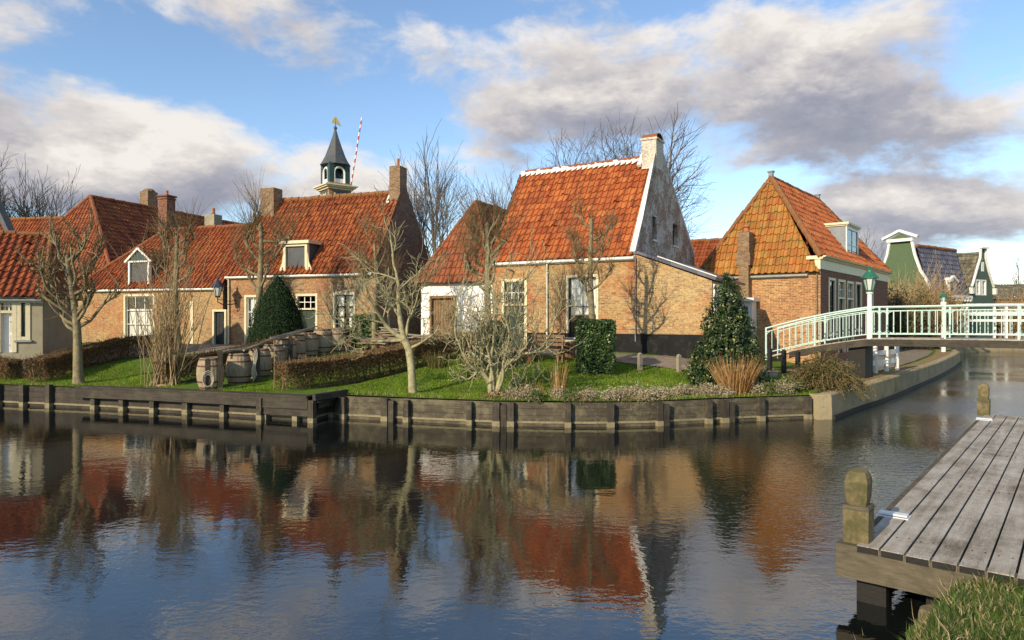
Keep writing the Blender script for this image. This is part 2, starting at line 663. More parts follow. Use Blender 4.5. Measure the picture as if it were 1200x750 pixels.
M['tile_an'] = m_tiles('tile_brown_red', [(0, (0.128, 0.037, 0.018)), (.4, (0.246, 0.069, 0.025)), (.75, (0.323, 0.098, 0.032)), (1, (0.383, 0.147, 0.054))], TW, TH, (.12, .08, .045), .6, .5, (.05, .022, .015), .65, seed=7)
M['tile_h4'] = m_tiles('tile_mossy', [(0, (0.213, 0.070, 0.021)), (.4, (0.377, 0.123, 0.026)), (.75, (0.426, 0.180, 0.041)), (1, (0.459, 0.246, 0.074))], .27, .37, (.21, .16, .035), .75, .45, (.10, .05, .018), .3, (.44, .36, .06), .6, .68, seed=9)
M['tile_h4r'] = m_tiles('tile_plain_orange', [(0, (0.204, 0.051, 0.019)), (.4, (0.374, 0.093, 0.025)), (.75, (0.442, 0.136, 0.036)), (1, (0.476, 0.204, 0.060))], .27, .37, (.18, .14, .03), .5, .55, (.08, .04, .018), .3, seed=11)
M['tile_blue'] = m_tiles('tile_slate_blue', [(0, (.04, .042, .06)), (.5, (.075, .08, .115)), (1, (.15, .14, .15))], .3, .36, (.12, .08, .08), .4, .5, (.03, .03, .04), .4, seed=13, rough=.4)
M['tile_grey'] = m_tiles('tile_brown_grey', [(0, (.05, .045, .035)), (.5, (.12, .105, .075)), (1, (.26, .23, .15))], .3, .36, (.2, .18, .08), .5, .5, (.03, .03, .025), .4, seed=15)
M['qwood'] = m_wood('tarred_planks', (.016, .014, .012), (.075, .062, .046), (1.0, 1.0, 10), 2.2, .8, (.09, .078, .05), .5, .5)
M['qwood2'] = m_wood('weathered_planks', (.03, .025, .018), (.115, .095, .064), (1.0, 1.0, 10), 2.2, .85, (.19, .17, .10), .6, .48)
M['qpost'] = m_wood('tarred_posts', (.016, .014, .012), (.085, .07, .05), (10, 10, 1), 2.2, .8, (.17, .15, .09), .5, .52)
M['tideline'] = m_plain('dried_algae_line', (.26, .22, .13), .95, .4, 7, .1, .4, grime=((.06, .05, .03), .8))
M['concrete'] = m_plain('old_concrete', (.37, .30, .18), .95, .35, 1.2, .1, .5, grime=((.15, .13, .065), .75))
M['deck'] = m_plain('grit_deck', (.34, .315, .275), .9, .4, 2.4, .15, .8, grime=((.13, .115, .09), .5))
M['bwood'] = m_wood('jetty_beam', (.055, .046, .032), (.165, .135, .088), (2, 2, 9), 3, .85, (.065, .058, .036), .65, .45)
M['bpost'] = m_wood('mooring_timber', (.10, .075, .038), (.28, .205, .11), (9, 9, 1.2), 3, .85, (.055, .06, .02), .8, .43)
M['pile'] = m_plain('wet_pile', (.017, .015, .013), .7, .5, 3, .3, .5)
M['mint'] = m_plain('mint_paint', (.53, .69, .61), .45, .15, 6, grime=((.38, .42, .33), .4))
M['lampgreen'] = m_plain('lantern_green', (.02, .13, .075), .35, .2, 6)
M['lampblue'] = m_plain('lantern_blue', (.03, .045, .085), .35, .2, 6)
M['lamppane'] = m_plain('lantern_glass', (.55, .57, .52), .15, .1, 6, .6)
M['bark'] = m_bark('bark_grey', (.10, .08, .05), (.31, .25, .15), (.30, .28, .13), .55, .48)
M['bark_lichen'] = m_bark('bark_lichen', (.14, .115, .065), (.40, .34, .20), (.42, .40, .22), .7, .42, 9)
M['twig'] = m_bark('twigs', (.12, .08, .042), (.27, .19, .10))
M['twig_tan'] = m_bark('twigs_tan', (.24, .17, .085), (.42, .32, .18))
M['twig_far'] = m_bark('twigs_far', (.085, .072, .064), (.17, .145, .125))  # greyer tone: the haze of distance is put into the bark colour
M['ivy'] = m_leaf('ivy_leaves', [(0, (.016, .035, .010)), (.45, (.04, .085, .018)), (.85, (.09, .15, .03)), (1, (.26, .27, .09))], .35, .15, .5)
M['laurel'] = m_leaf('laurel_leaves', [(0, (.018, .05, .012)), (.5, (.045, .12, .02)), (1, (.13, .22, .04))], .35, .15, .5)
M['yew'] = m_leaf('yew_leaves', [(0, (.010, .026, .010)), (.6, (.022, .05, .015)), (1, (.045, .085, .022))], .55, .05, .3)
M['holly'] = m_leaf('holly_leaves', [(0, (.010, .026, .010)), (.55, (.03, .055, .015)), (.82, (.09, .115, .028)), (1, (.28, .27, .08))], .35, .05, .45)  # lightest stops put the yellow-green leaf highlights into the colour
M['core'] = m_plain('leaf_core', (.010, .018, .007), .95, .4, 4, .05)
M['brownleaf'] = m_leaf('beech_leaves', [(0, (.09, .052, .025)), (.5, (.21, .125, .06)), (1, (.36, .24, .115))], .8, .15, .1)
M['reed'] = m_leaf('dry_reed', [(0, (.26, .13, .045)), (.5, (.42, .235, .085)), (1, (.58, .38, .18))], .8, .2, .1)
M['greyleaf'] = m_leaf('grey_leaves', [(0, (.17, .17, .09)), (.5, (.34, .32, .20)), (1, (.52, .47, .34))], .85, .2, .1)
M['greenleaf'] = m_leaf('green_leaves', [(0, (.03, .065, .015)), (.5, (.08, .13, .03)), (1, (.20, .22, .06))], .6, .2, .3)
M['oliveleaf'] = m_leaf('olive_leaves', [(0, (.05, .055, .018)), (.5, (.125, .12, .04)), (.88, (.22, .19, .07)), (1, (.32, .13, .05))], .6, .2, .2)
M['rust'] = m_leaf('rust_leaves', [(0, (.14, .07, .03)), (.5, (.32, .17, .06)), (1, (.48, .31, .13))], .8, .2, .1)
M['grass'] = m_leaf('grass_blades', [(0, (.09, .155, .011)), (.5, (.195, .315, .02)), (.9, (.28, .39, .04)), (1, (.36, .33, .11))], .6, .45, .25)
M['drygrass'] = m_leaf('mixed_grass', [(0, (.035, .07, .014)), (.4, (.075, .125, .022)), (.62, (.13, .17, .045)), (.78, (.34, .26, .13)), (1, (.48, .40, .24))], .7, .3, .2)
M['barrel'] = m_wood('barrel_staves', (.20, .15, .09), (.42, .34, .225), (7, 7, 1), 3, .8, (.2, .15, .09), .5, .5)
M['hoop'] = m_plain('rusty_hoop', (.12, .055, .035), .8, .4, 8)
M['pole'] = m_wood('grey_poles', (.16, .13, .095), (.36, .31, .23), (1, 10, 10), 3, .85)
M['log'] = m_wood('brown_planks', (.10, .058, .028), (.27, .17, .09), (8, 8, 1), 3, .8)
M['rope'] = m_plain('old_rope', (.46, .41, .31), .95, .3, 14, .05, .6)
M['gwood'] = m_wood('green_boards', (.07, .105, .05), (.10, .145, .075), (14, 14, .6), 2, .6)
M['gwood2'] = m_wood('dark_green_boards', (.055, .085, .06), (.08, .115, .08), (1, 1, 14), 2, .6)
M['terracotta'] = m_plain('terracotta', (.38, .15, .07), .85, .3, 6)
M['gold'] = m_plain('gilt', (.72, .58, .22), .35, .15, 6, .5)
M['steel'] = m_plain('bright_steel', (.62, .64, .66), .3, .15, 6, .6)
M['notice'] = m_plain('notice_yellow', (.75, .50, .04), .5, .1, 6)
m_, t_ = newmat('striped_paint')
sp_ = t_.n('ShaderNodeSeparateXYZ')
t_.l(t_.coord(), sp_.inputs[0])
t_.out(t_.mix(t_.math('GREATER_THAN', t_.math('FRACT', t_.math('MULTIPLY', sp_.outputs[2], 1.72)), .5), (.72, .70, .66), (.40, .03, .03)), .5)
M['striped'] = m_
M['red'] = m_plain('red_paint', (.38, .03, .03), .5, .2, 6)

def m_grit():
    m, t = newmat('grit_deck_strips')
    co = t.coord()
    a = t.noise(co, 1.7, 6, .7)
    s1 = t.noise(co, 130, 3, .8)
    s2 = t.noise(t.mapv(co, (9, .8, 1)), 1.2, 5, .7)
    col = t.ramp(t.math('ADD', t.math('MULTIPLY', a, .6), t.math('MULTIPLY', s2, .4)), [(.36, (.17, .14, .10)), (.5, (.37, .325, .26)), (.64, (.50, .46, .395))])
    col = t.mix(1.0, col, t.ramp(s1, [(.36, .45), (.5, .95), (.64, 1.55)]), 'MULTIPLY')
    t.out(col, .9, t.bump(s1, .7, .006), .25)
    return m


M['deck'] = m_grit()
M['paleleaf'] = m_leaf('pale_leaves', [(0, (.22, .17, .09)), (.5, (.40, .34, .22)), (1, (.58, .53, .40))], .85, .2, .1)
# ------------------------------------------------------------------ ground and water
QL = [(-70, 6), (-34, 13.6), (-24.5, 16.9), (-18.6, 19.5), (-15.3, 20.4), (-12.3, 19.55), (-9.4, 18.7), (-6.5, 17.65), (-5.0, 17.1)]        # left timber quay
QR = [(-4.72, 17.95), (-4.4, 17.65), (-2.56, 17.05), (-.41, 16.45), (1.0, 16.28), (2.03, 16.25), (3.28, 16.4), (4.86, 16.88), (6.3, 17.3), (7.72, 17.62)]   # right timber quay
QC = [(7.76, 17.35), (8.15, 17.42), (9.45, 18.95), (11.0, 20.65), (12.6, 22.5), (15.5, 26.0), (18.6, 29.8), (22.5, 34.8), (25.6, 39), (27.4, 42.2), (28.2, 45.0), (30.5, 48.2), (36, 52), (48, 57), (90, 68), (240, 95), (1600, 330)]   # concrete wall
QALL = QL + QR + QC


def seg_dist(x, y, pl=QALL):
    best = 1e9
    for (ax, ay), (bx, by) in zip(pl, pl[1:]):
        dx, dy = bx - ax, by - ay
        k = ((x - ax) * dx + (y - ay) * dy) / (dx * dx + dy * dy + 1e-12)
        k = 0 if k < 0 else 1 if k > 1 else k
        d = (x - ax - k * dx) ** 2 + (y - ay - k * dy) ** 2
        if d < best:
            best = d
    return math.sqrt(best)


def smooth(a, b, x):
    k = max(0, min(1, (x - a) / (b - a)))
    return k * k * (3 - 2 * k)


def H(x, y):
    """height of the land over the water"""
    td = seg_dist(x, y)
    amp = .80 - .58 * smooth(6.0, 11.5, x - .35 * max(0, y - 24))
    far = smooth(40, 70, y) * .2
    return .60 + amp * smooth(.2, 8.0, td) * (1 - far) + .02 * noise.noise((x * .7, y * .7, 0)) + .015 * noise.noise((x * 2.1, y * 2.1, 4)) * smooth(.1, .6, td)


def inside(x, y, poly):
    c = False
    n = len(poly)
    j = n - 1
    for i in range(n):
        xi, yi = poly[i]
        xj, yj = poly[j]
        if (yi > y) != (yj > y) and x < (xj - xi) * (y - yi) / (yj - yi) + xi:
            c = not c
        j = i
    return c


def sheet(name, poly, hf, mat, step_fn, bounds=None):
    """triangulated sheet inside a polygon with height hf"""
    pts = [V((x, y)) for x, y in poly]
    n = len(pts)
    edges = [(i, (i + 1) % n) for i in range(n)]
    for (x, y) in step_fn():
        if inside(x, y, poly):
            pts.append(V((x, y)))
    vo, eo, fo, *_ = delaunay_2d_cdt(pts, edges, [list(range(n))], 1, 1e-4)
    mb = MB()
    vs3 = [(p[0], p[1], hf(p[0], p[1])) for p in vo]
    mb.v = vs3
    for f in fo:
        cx = sum(vo[i][0] for i in f) / len(f)
        cy = sum(vo[i][1] for i in f) / len(f)
        if inside(cx, cy, poly):
            mb.f.append(tuple(f))
            mb.uv.append(None)
    return mb.build(name, mat, None, True)


m, t = newmat('lawn_ground')
co_ = t.coord()
a = t.noise(co_, .55, 5, .6)
b = t.noise(co_, 7, 5, .7)
col = t.ramp(t.math('ADD', t.math('MULTIPLY', a, .5), t.math('MULTIPLY', b, .5)), [(.3, (.05, .09, .014)), (.5, (.09, .155, .02)), (.7, (.13, .17, .035))])
k = t.ramp(t.noise(t.mapv(co_, (1, 1, 1), (7, 2, 0)), 1.3, 6, .7), [(.56, 0.0), (.68, 1.0)])
col = t.mix(t.math('MULTIPLY', k, .75), col, (.13, .10, .055))
t.out(col, .95, t.bump(b, .8, .03), .1)
M['lawn'] = m

m, t = newmat('brick_paving')
co_ = t.coord()
br = t.n('ShaderNodeTexBrick')
br.inputs['Scale'].default_value = 1
br.inputs['Brick Width'].default_value = .21
br.inputs['Row Height'].default_value = .1
br.inputs['Mortar Size'].default_value = .006
br.inputs['Color1'].default_value = (.23, .18, .13, 1)
br.inputs['Color2'].default_value = (.32, .26, .19, 1)
br.inputs['Mortar'].default_value = (.12, .10, .07, 1)
t.l(t.mapv(co_, (1, 1, 1)), br.inputs['Vector'])
col = t.mix(1.0, br.outputs['Color'], t.ramp(t.noise(co_, 2.2, 5, .7), [(.3, .65), (.7, 1.2)]), 'MULTIPLY')
t.out(col, .9, t.bump(t.noise(co_, 9, 4), .4, .02), .2)
M['paving'] = m

m, t = newmat('dry_earth')
co_ = t.coord()
col = t.ramp(t.noise(co_, 5, 6, .75), [(.3, (.16, .11, .05)), (.55, (.30, .21, .10)), (.75, (.38, .28, .15))])
t.out(col, .95, t.bump(t.noise(co_, 20, 4, .8), .8, .03), .1)
M['earth'] = m

LAND = QALL + [(1600, 3000), (-1600, 3000), (-1600, 6)]


def steps():
    r = random.Random(1)
    y = 9.0
    while y < 60:
        st = .55 if y < 34 else 1.4
        x = -32.0
        while x < 36:
            yield x + r.uniform(-.15, .15), y + r.uniform(-.15, .15)
            x += st
        y += st
    for rad in (70, 100, 160, 280, 500, 900, 1500):
        for i in range(48):
            an = PI * i / 48
            yield rad * math.cos(an), rad * math.sin(an) + 30


tag(sheet('ground', LAND, H, M['lawn'], steps), 'sloping green lawn and garden ground of the village bank', 'ground', kind='structure')

# brick path in front of the houses, quayside path on the canal bend
def near_steps(x0, x1, y0, y1, st):
    def fn():
        x = x0
        while x < x1:
            y = y0
            while y < y1:
                yield x, y
                y += st
            x += st
    return fn


PATH1 = [(-15.2, 23.6), (-14.2, 25.0), (-12, 25.3), (-7.6, 25.6), (-5.0, 24.6), (-2.2, 25.2), (.6, 23.2), (3.2, 21.9), (6.0, 20.7), (8.2, 21.2), (9.2, 23.4), (9.0, 25.6), (4.8, 23.2), (-.7, 26.6), (-3.6, 28.6), (-6, 27.3), (-12.6, 29.8), (-17.6, 31.4), (-16.2, 27.2)]
tag(sheet('garden_path', PATH1, lambda x, y: H(x, y) + .02, M['paving'], near_steps(-21, 10, 19, 33, .6)), 'brick garden path along the house fronts', 'path', kind='structure')
PATH2 = [(10.2, 21.3), (12.0, 23.3), (15.0, 26.9), (18.0, 30.6), (21.6, 35.4), (24.4, 39.6), (26.0, 43), (26.4, 47), (22, 45), (19.5, 41), (12.3, 27.2), (9.4, 24.0)]
tag(sheet('quayside_path', PATH2, lambda x, y: H(x, y) + .02, M['paving'], near_steps(9, 27, 21, 48, .8)), 'grey paved path along the canal wall beside the brick house', 'path', kind='structure')
EARTH = [(8.3, 17.7), (9.5, 19.2), (12.55, 22.8), (15.4, 26.3), (18.5, 30.1), (22.3, 35.1), (25.3, 39.2), (26.9, 42.6), (26.5, 43), (24.6, 39.6), (21.8, 35.4), (18.2, 30.6), (15.0, 26.7), (12.2, 23.3), (10.4, 21.5), (8.6, 20)]
tag(sheet('earth_strip', EARTH, lambda x, y: H(x, y) + .012, M['earth'], near_steps(8, 27, 17, 43, .8)), 'strip of dry trodden earth along the top of the canal wall', 'verge', kind='structure')

# the near bank, on which the photographer stands
BANKL = [(-1600, -60), (-60, -9), (-12, -1), (-4, 1.2), (0, 2.4), (1.3, 3.5), (2.25, 4.5), (2.66, 5.15), (3.15, 5.78), (4.0, 6.3), (5.4, 7.6), (9.2, 11.9), (18, 22.0), (36, 43.6), (40, 46.2), (60, 52), (240, 80), (1600, 300)]


def HB(x, y):
    td = seg_dist(x, y, BANKL)
    z = -.15 + .62 * smooth(0, .55, td) + .42 * smooth(.4, 2.6, td) - .03 + .05 * noise.noise((x * 1.3, y * 1.3, 2)) + .03 * noise.noise((x * 4, y * 4, 7))
    qx, qy = x - 3.2, y - 6.25
    la, lo2 = qx * .768 - qy * .64, qx * .64 + qy * .768
    if la > -.3 and lo2 > -.05:
        z = min(z, .36)
    elif la > -.3 and lo2 > -.5:
        z = min(z, .30 + .28 * smooth(.3, 1.1, la))
    return z


def steps_b():
    y = 0.0
    while y < 9:
        x = -3.0
        while x < 9:
            yield x, y
            x += .22
        y += .22
    for rad in (12, 20, 40, 80, 160, 400, 900):
        for i in range(40):
            an = -PI + 1.3 * PI * i / 40
            yield rad * math.cos(an), rad * math.sin(an)


tag(sheet('near_bank', BANKL + [(1600, -1600), (-1600, -1600)], HB, M['lawn'], steps_b), 'grassy near bank of the canal beside the jetty', 'bank', kind='structure')

# water over a dark bed
m, t = newmat('canal_water')
co_ = t.coord()
geo = t.n('ShaderNodeNewGeometry')
pos = geo.outputs['Position']
w1 = t.noise(t.mapv(pos, (1.0, 1.7, 1)), 1.5, 2, .5)
w2 = t.noise(t.mapv(pos, (1.0, 1.5, 1), (3, 1, 0)), 6.5, 2, .5)
w3 = t.noise(t.mapv(pos, (1.0, 1.2, 1), (1, 8, 0)), 15.0, 2, .55)
patch = t.ramp(t.noise(t.mapv(pos, (.18, .22, 1), (.6, .2, 0)), 1.0, 2, .5), [(.36, .25), (.62, 1.0)])
sx = t.n('ShaderNodeSeparateXYZ')
t.l(pos, sx.inputs[0])
right = t.n('ShaderNodeMapRange', interpolation_type='SMOOTHSTEP')
t.l(t.math('SUBTRACT', sx.outputs[0], t.math('MULTIPLY', sx.outputs[1], .28)), right.inputs[0])
right.inputs[1].default_value = -1.5
right.inputs[2].default_value = 5.5
right.inputs[3].default_value = .42
right.inputs[4].default_value = 3.0
amp = t.math('MULTIPLY', patch, right.outputs[0])
h = t.math('ADD', t.math('MULTIPLY', w1, .30), t.math('MULTIPLY', amp, t.math('ADD', t.math('MULTIPLY', w2, .55), t.math('MULTIPLY', w3, .30))))
nb = t.bump(h, 1.0, .0095)
t.out((.007, .009, .008), .02, nb, .5, IOR=2.2)
M['water'] = m
mb = MB()
mb.face([(-1700, -1700, 0), (1700, -1700, 0), (1700, 3100, 0), (-1700, 3100, 0)])
tag(mb.build('water', M['water']), 'dark rippled canal water reflecting the houses', 'water', kind='structure')
mb = MB()
mb.face([(-1700, -1700, -1.2), (1700, -1700, -1.2), (1700, 3100, -1.2), (-1700, 3100, -1.2)])
tag(mb.build('canal_bed', M['pile']), 'muddy canal bed under the water', 'canal bed', kind='structure')


# ------------------------------------------------------------------ timber quays
def resample(pl, step):
    out = []
    for (ax, ay), (bx, by) in zip(pl, pl[1:]):
        L = math.hypot(bx - ax, by - ay)
        n = max(1, round(L / step))
        for i in range(n):
            out.append((ax + (bx - ax) * i / n, ay + (by - ay) * i / n))
    out.append(pl[-1])
    return out


def quay(name, label, pl, top, post_at, cap=None, wood='qwood', posts_h=None, doubled=()):
    root = thing(name, label, 'quay wall', (pl[0][0], pl[0][1], 0))
    org = V(root.location)
    r = random.Random(len(pl))
    boards = MB()
    tide = MB()
    for (ax, ay), (bx, by) in zip(pl, pl[1:]):
        d = V((bx - ax, by - ay, 0)).normalized()
        nrm = V((d.y, -d.x, 0))
        z = -.6
        rows = [(-.6, .085), (.09, .30), (.305, top - .005)] if not cap else [(-.6, .085), (.09, top - .01)]
        if not cap and top > .5:
            rows = [(-.6, .085), (.09, .255), (.26, .425), (.43, top)]
        for z0, z1 in rows:
            j = r.uniform(-.008, .008)
            boards.bar(V((ax, ay, (z0 + z1) / 2)) - org + nrm * j - d * .004, V((bx, by, (z0 + z1) / 2)) - org + nrm * j + d * .004, .06, z1 - z0)
        tide.bar(V((ax, ay, .10)) - org + nrm * .045, V((bx, by, .10)) - org + nrm * .045, .016, .05)
    boards.build('plank_facing', M[wood], root)
    tide.build('waterline_batten', M['tideline'], root)
    # posts stand at chosen distances along the line
    L = 0
    acc = []
    for (ax, ay), (bx, by) in zip(pl, pl[1:]):
        l = math.hypot(bx - ax, by - ay)
        acc.append((L, l, (ax, ay), (bx, by)))
        L += l
    for k, s in enumerate(post_at):
        for (s0, l, A, B) in acc:
            if s0 <= s <= s0 + l:
                f = (s - s0) / l
                d = V((B[0] - A[0], B[1] - A[1], 0)).normalized()
                nrm = V((d.y, -d.x, 0))
                p = V((A[0] + (B[0] - A[0]) * f, A[1] + (B[1] - A[1]) * f, 0)) - org + nrm * .11
                tp = (posts_h if posts_h else top + .02) + r.uniform(-.02, .03)
                w = r.uniform(.13, .18)
                mb = MB()
                mb.box(p + V((0, 0, tp / 2 - .4)), (w, .13, tp + .8), (d, nrm, V((0, 0, 1))))
                foot = MB()
                foot.box(p + V((0, 0, .06)), (w + .012, .142, .13), (d, nrm, V((0, 0, 1))))
                po = mb.build('post', M['qpost'], root)
                foot.build('waterline_band', M['tideline'], po)
                if k in doubled:
                    mb = MB()
                    mb.box(p + d * (w * .5 + .1) + V((0, 0, tp / 2 - .42)), (.14, .12, tp + .74), (d, nrm, V((0, 0, 1))))
                    mb.build('post', M['qpost'], root)
                break
    if cap:
        mb = MB()
        for (ax, ay), (bx, by) in zip(pl, pl[1:]):
            d = V((bx - ax, by - ay, 0)).normalized()
            nrm = V((d.y, -d.x, 0))
            mb.bar(V((ax, ay, top + .035)) - org + nrm * cap[1] - d * .003, V((bx, by, top + .035)) - org + nrm * cap[1] + d * .003, cap[0], .07)
        mb.build('cap_board', M['qwood'], root)
    return root


# left part with posts standing proud of the planks, then the long stretch with a deep fascia board
qa = [p for p in QL if p[0] <= -12.3]
quay('timber_quay', 'black tarred quay with close upright posts, below the left lawn', qa, .58, [sum(math.hypot(b[0] - a[0], b[1] - a[1]) for a, b in zip(qa, qa[1:])) - 1.1 - .98 * (27 - i) for i in range(28)], None, posts_h=.64)
qb = [(-12.3, 19.55), (-9.4, 18.7), (-6.5, 17.65), (-5.0, 17.1), (-4.80, 17.90)]
rq = quay('timber_quay', 'black tarred quay with a deep fascia board, in front of the barrels', qb, .34, [.55, 1.55, 2.6, 3.75, 5.0, 6.35, 7.3, 8.5], None, posts_h=.36)
org = V(rq.location)
mb = MB()
for (ax, ay), (bx, by) in zip(qb, qb[1:]):
    d = V((bx - ax, by - ay, 0)).normalized()
    nrm = V((d.y, -d.x, 0))
    mb.bar(V((ax, ay, .47)) - org + nrm * .2 - d * .02, V((bx, by, .47)) - org + nrm * .2 + d * .02, .07, .27)
mb.build('fascia_board', M['qwood'], rq)
mb = MB()
for (ax, ay), (bx, by) in zip(qb, qb[1:]):
    d = V((bx - ax, by - ay, 0)).normalized()
    nrm = V((d.y, -d.x, 0))
    mb.bar(V((ax, ay, .63)) - org + nrm * .08, V((bx, by, .63)) - org + nrm * .08, .34, .045)
mb.build('cap_board', M['qwood'], rq)
# landing step with its own frame at the end of the left quay
st = thing('landing_step', 'low black timber landing step at the corner between the two quays', 'landing step', (-5.7, 17.15, 0), math.atan2(-.35, 1.0))
mb = MB()
mb.box((0, 0, .40), (1.7, .07, .17))
mb.box((-.02, .02, .22), (1.7, .05, .16))
mb.build('front_board', M['qwood'], st)
mb = MB()
mb.box((.1, .62, .50), (1.66, 1.1, .05))
mb.build('tread', M['qwood'], st)
for x in (-.75, .8):
    mb = MB()
    mb.box((x, .0, 0), (.15, .15, 1.1))
    p = mb.build('post', M['qpost'], st)
    mb = MB()
    mb.box((x, .0, .05), (.162, .162, .13))
    mb.build('waterline_band', M['tideline'], p)
mb = MB()
mb.bar((.84, .02, .62), (1.15, 1.0, .66), .12, .16)
mb.build('side_beam', M['qwood'], st)

quay('timber_quay', 'weathered grey plank quay wall around the front lawn', QR, .57, [.55, 1.75, 2.35, 4.0, 4.65, 5.0, 6.35, 7.35, 8.55, 9.9, 10.35, 11.4, 12.75], None, 'qwood2', posts_h=.56, doubled=(1, 4, 8, 10))

# concrete canal wall
root = thing('canal_wall', 'stained pale concrete wall curving along the narrow canal', 'canal wall', (QC[0][0], QC[0][1], 0))
org = V(root.location)
mb = MB()
pl = []
for i in range(len(QC) - 1):
    (ax, ay), (bx, by) = QC[i], QC[i + 1]
    n = 1 if i < 1 or i > 13 else 4
    pl += [(ax + (bx - ax) * k / n, ay + (by - ay) * k / n) for k in range(n)]
pl.append(QC[-1])
rows = []
for i, (x, y) in enumerate(pl):
    a, b = pl[max(0, i - 1)], pl[min(len(pl) - 1, i + 1)]
    d = V((b[0] - a[0], b[1] - a[1], 0)).normalized()
    nrm = V((d.y, -d.x, 0))
    top = max(.62, H(x, y) + .03)
    P = V((x, y, 0)) - org
    rows.append([P + nrm * .02 + V((0, 0, -1.3)), P + nrm * .02 + V((0, 0, .14)), P + V((0, 0, top - .05)), P - nrm * .03 + V((0, 0, top)), P - nrm * .34 + V((0, 0, top)), P - nrm * .36 + V((0, 0, -.5))])
mb.grid(rows)
mb.face(list(reversed(rows[0])))
mb.build('wall_face', M['concrete'], root)
mb = MB()
for a, b in zip(rows[1:40], rows[2:40]):
    k = (a[1] - a[0]).normalized() * 0
    d = (b[1] - a[1]).normalized()
    nrm = V((d.y, -d.x, 0))
    mb.bar(a[1] + nrm * .03 - V((0, 0, .10)), b[1] + nrm * .03 - V((0, 0, .10)), .08, .1)
mb.build('wet_ledge', M['pile'], root)

# ------------------------------------------------------------------ jetty
u = V((.64, .768, 0)).normalized()
nr = V((u.y, -u.x, 0))
ja = math.atan2(-nr.x * 0 + nr.y, nr.x)          # local x across, local y along
A0 = V((3.2, 6.25, 0))
jet = thing('wooden_jetty', 'wooden jetty with grit strips on its planks and two mooring posts', 'jetty', A0, ja)
DZ = .56
mb = MB()
r = random.Random(5)
ends, nails = MB(), MB()
pw, gap = .175, .018
for i in range(13):
    x0 = i * (pw + gap)
    e = r.uniform(-.02, .02)
    mb.box((x0 + pw / 2, 5.24 + e, DZ - .03 + r.uniform(-.004, .004)), (pw, 10.82, .06), (V((1, r.uniform(-.0012, .0012), r.uniform(-.012, .012))).normalized(), V((0, 1, 0)), V((0, 0, 1))))
    for yy in (.3, 2.9, 5.5, 8.0, 10.2):
        for xx in (.04, pw - .04):
            nails.box((x0 + xx, yy + r.uniform(-.03, .03), DZ + .003), (.016, .016, .006))
    me_ = (x0 + pw / 2, 5.24 + e - 5.414)
    ends.box((me_[0], me_[1], DZ - .033), (pw - .004, .008, .052))
mb.build('deck', M['deck'], jet)
ends.build('plank_ends', M['pile'], jet)
nails.build('nail_heads', M['hoop'], jet)
mb = MB()
for y in (.35, 2.9, 5.5, 8.0, 10.2):
    mb.box((1.25, y, DZ - .165), (2.44, .16, .2))
mb.build('cross_beam', M['pile'], jet)
mb = MB()
mb.box((1.20, -.10, DZ - .165), (2.75, .13, .30))
mb.build('end_beam', M['bwood'], jet)
mb = MB()
mb.box((-.08, 5.2, DZ - .20), (.08, 10.3, .24))
mb.build('side_beam', M['bwood'], jet)
for x, y in ((-.02, .12), (.52, .2), (1.5, .25), (-.02, 5.3), (-.02, 10.4), (2.3, 5.3), (2.3, 10.4)):
    mb = MB()
    mb.lathe([(.135, -1.4), (.13, DZ - .28)], 12, (x + .1, y, 0), .75)
    mb.build('pile', M['pile'], jet)
for y, sc in ((.02, 1.0), (10.55, 1.0)):
    mb = MB()
    prof = [(.115, .0), (.118, .30), (.108, .315), (.085, .325), (.083, .34), (.098, .42), (.104, .55), (.098, .60), (.07, .65), (.03, .67)]
    mb.lathe([(a, DZ - .02 + b) for a, b in prof], 20, (.09 - .12, y, 0), .72)
    po = mb.build('mooring_post', M['bpost'], jet)
    tag(po, 'square timber mooring post with a rounded weathered head')
    mb = MB()
    mb.lathe([(.119, DZ + .285), (.1215, DZ + .30), (.112, DZ + .325)], 20, (.09 - .12, y, 0), .72)
    mb.build('lichen_band', M['bwood'], po)
for y in (1.05, 9.6):
    mb = MB()
    mb.box((.07, y, DZ + .006), (.28, .17, .012))
    mb.box((.07, y - .03, DZ + .032), (.26, .10, .02), (V((1, 0, 0)), V((0, 1, 0)), V((0, 0, 1))))
    mb.build('mooring_plate', M['steel'], jet)

# ------------------------------------------------------------------ foot bridge
bd = V((.787, -.617, 0)).normalized()       # along the bridge to the right
bn = V((.617, .787, 0)).normalized()        # across, away from the camera
B0 = V((8.95, 24.05, 0))
br_ = thing('footbridge', 'mint green railed footbridge with a dark timber edge over the canal', 'footbridge', B0, math.atan2(bd.y, bd.x))
RAMP, ZR, ZD, BW = 3.25, 1.22, 1.93, 1.35
LEN = 11.5


def dz(s):
    """deck height along the bridge"""
    if s < RAMP:
        k = s / RAMP
        return ZR + (ZD - ZR) * (k + .10 * math.sin(PI * k))
    if s > 9.2:
        return ZD - (ZD - .8) * smooth(9.2, 13.2, s)
    return ZD + .03 * math.sin(PI * min(1, (s - RAMP) / 7))


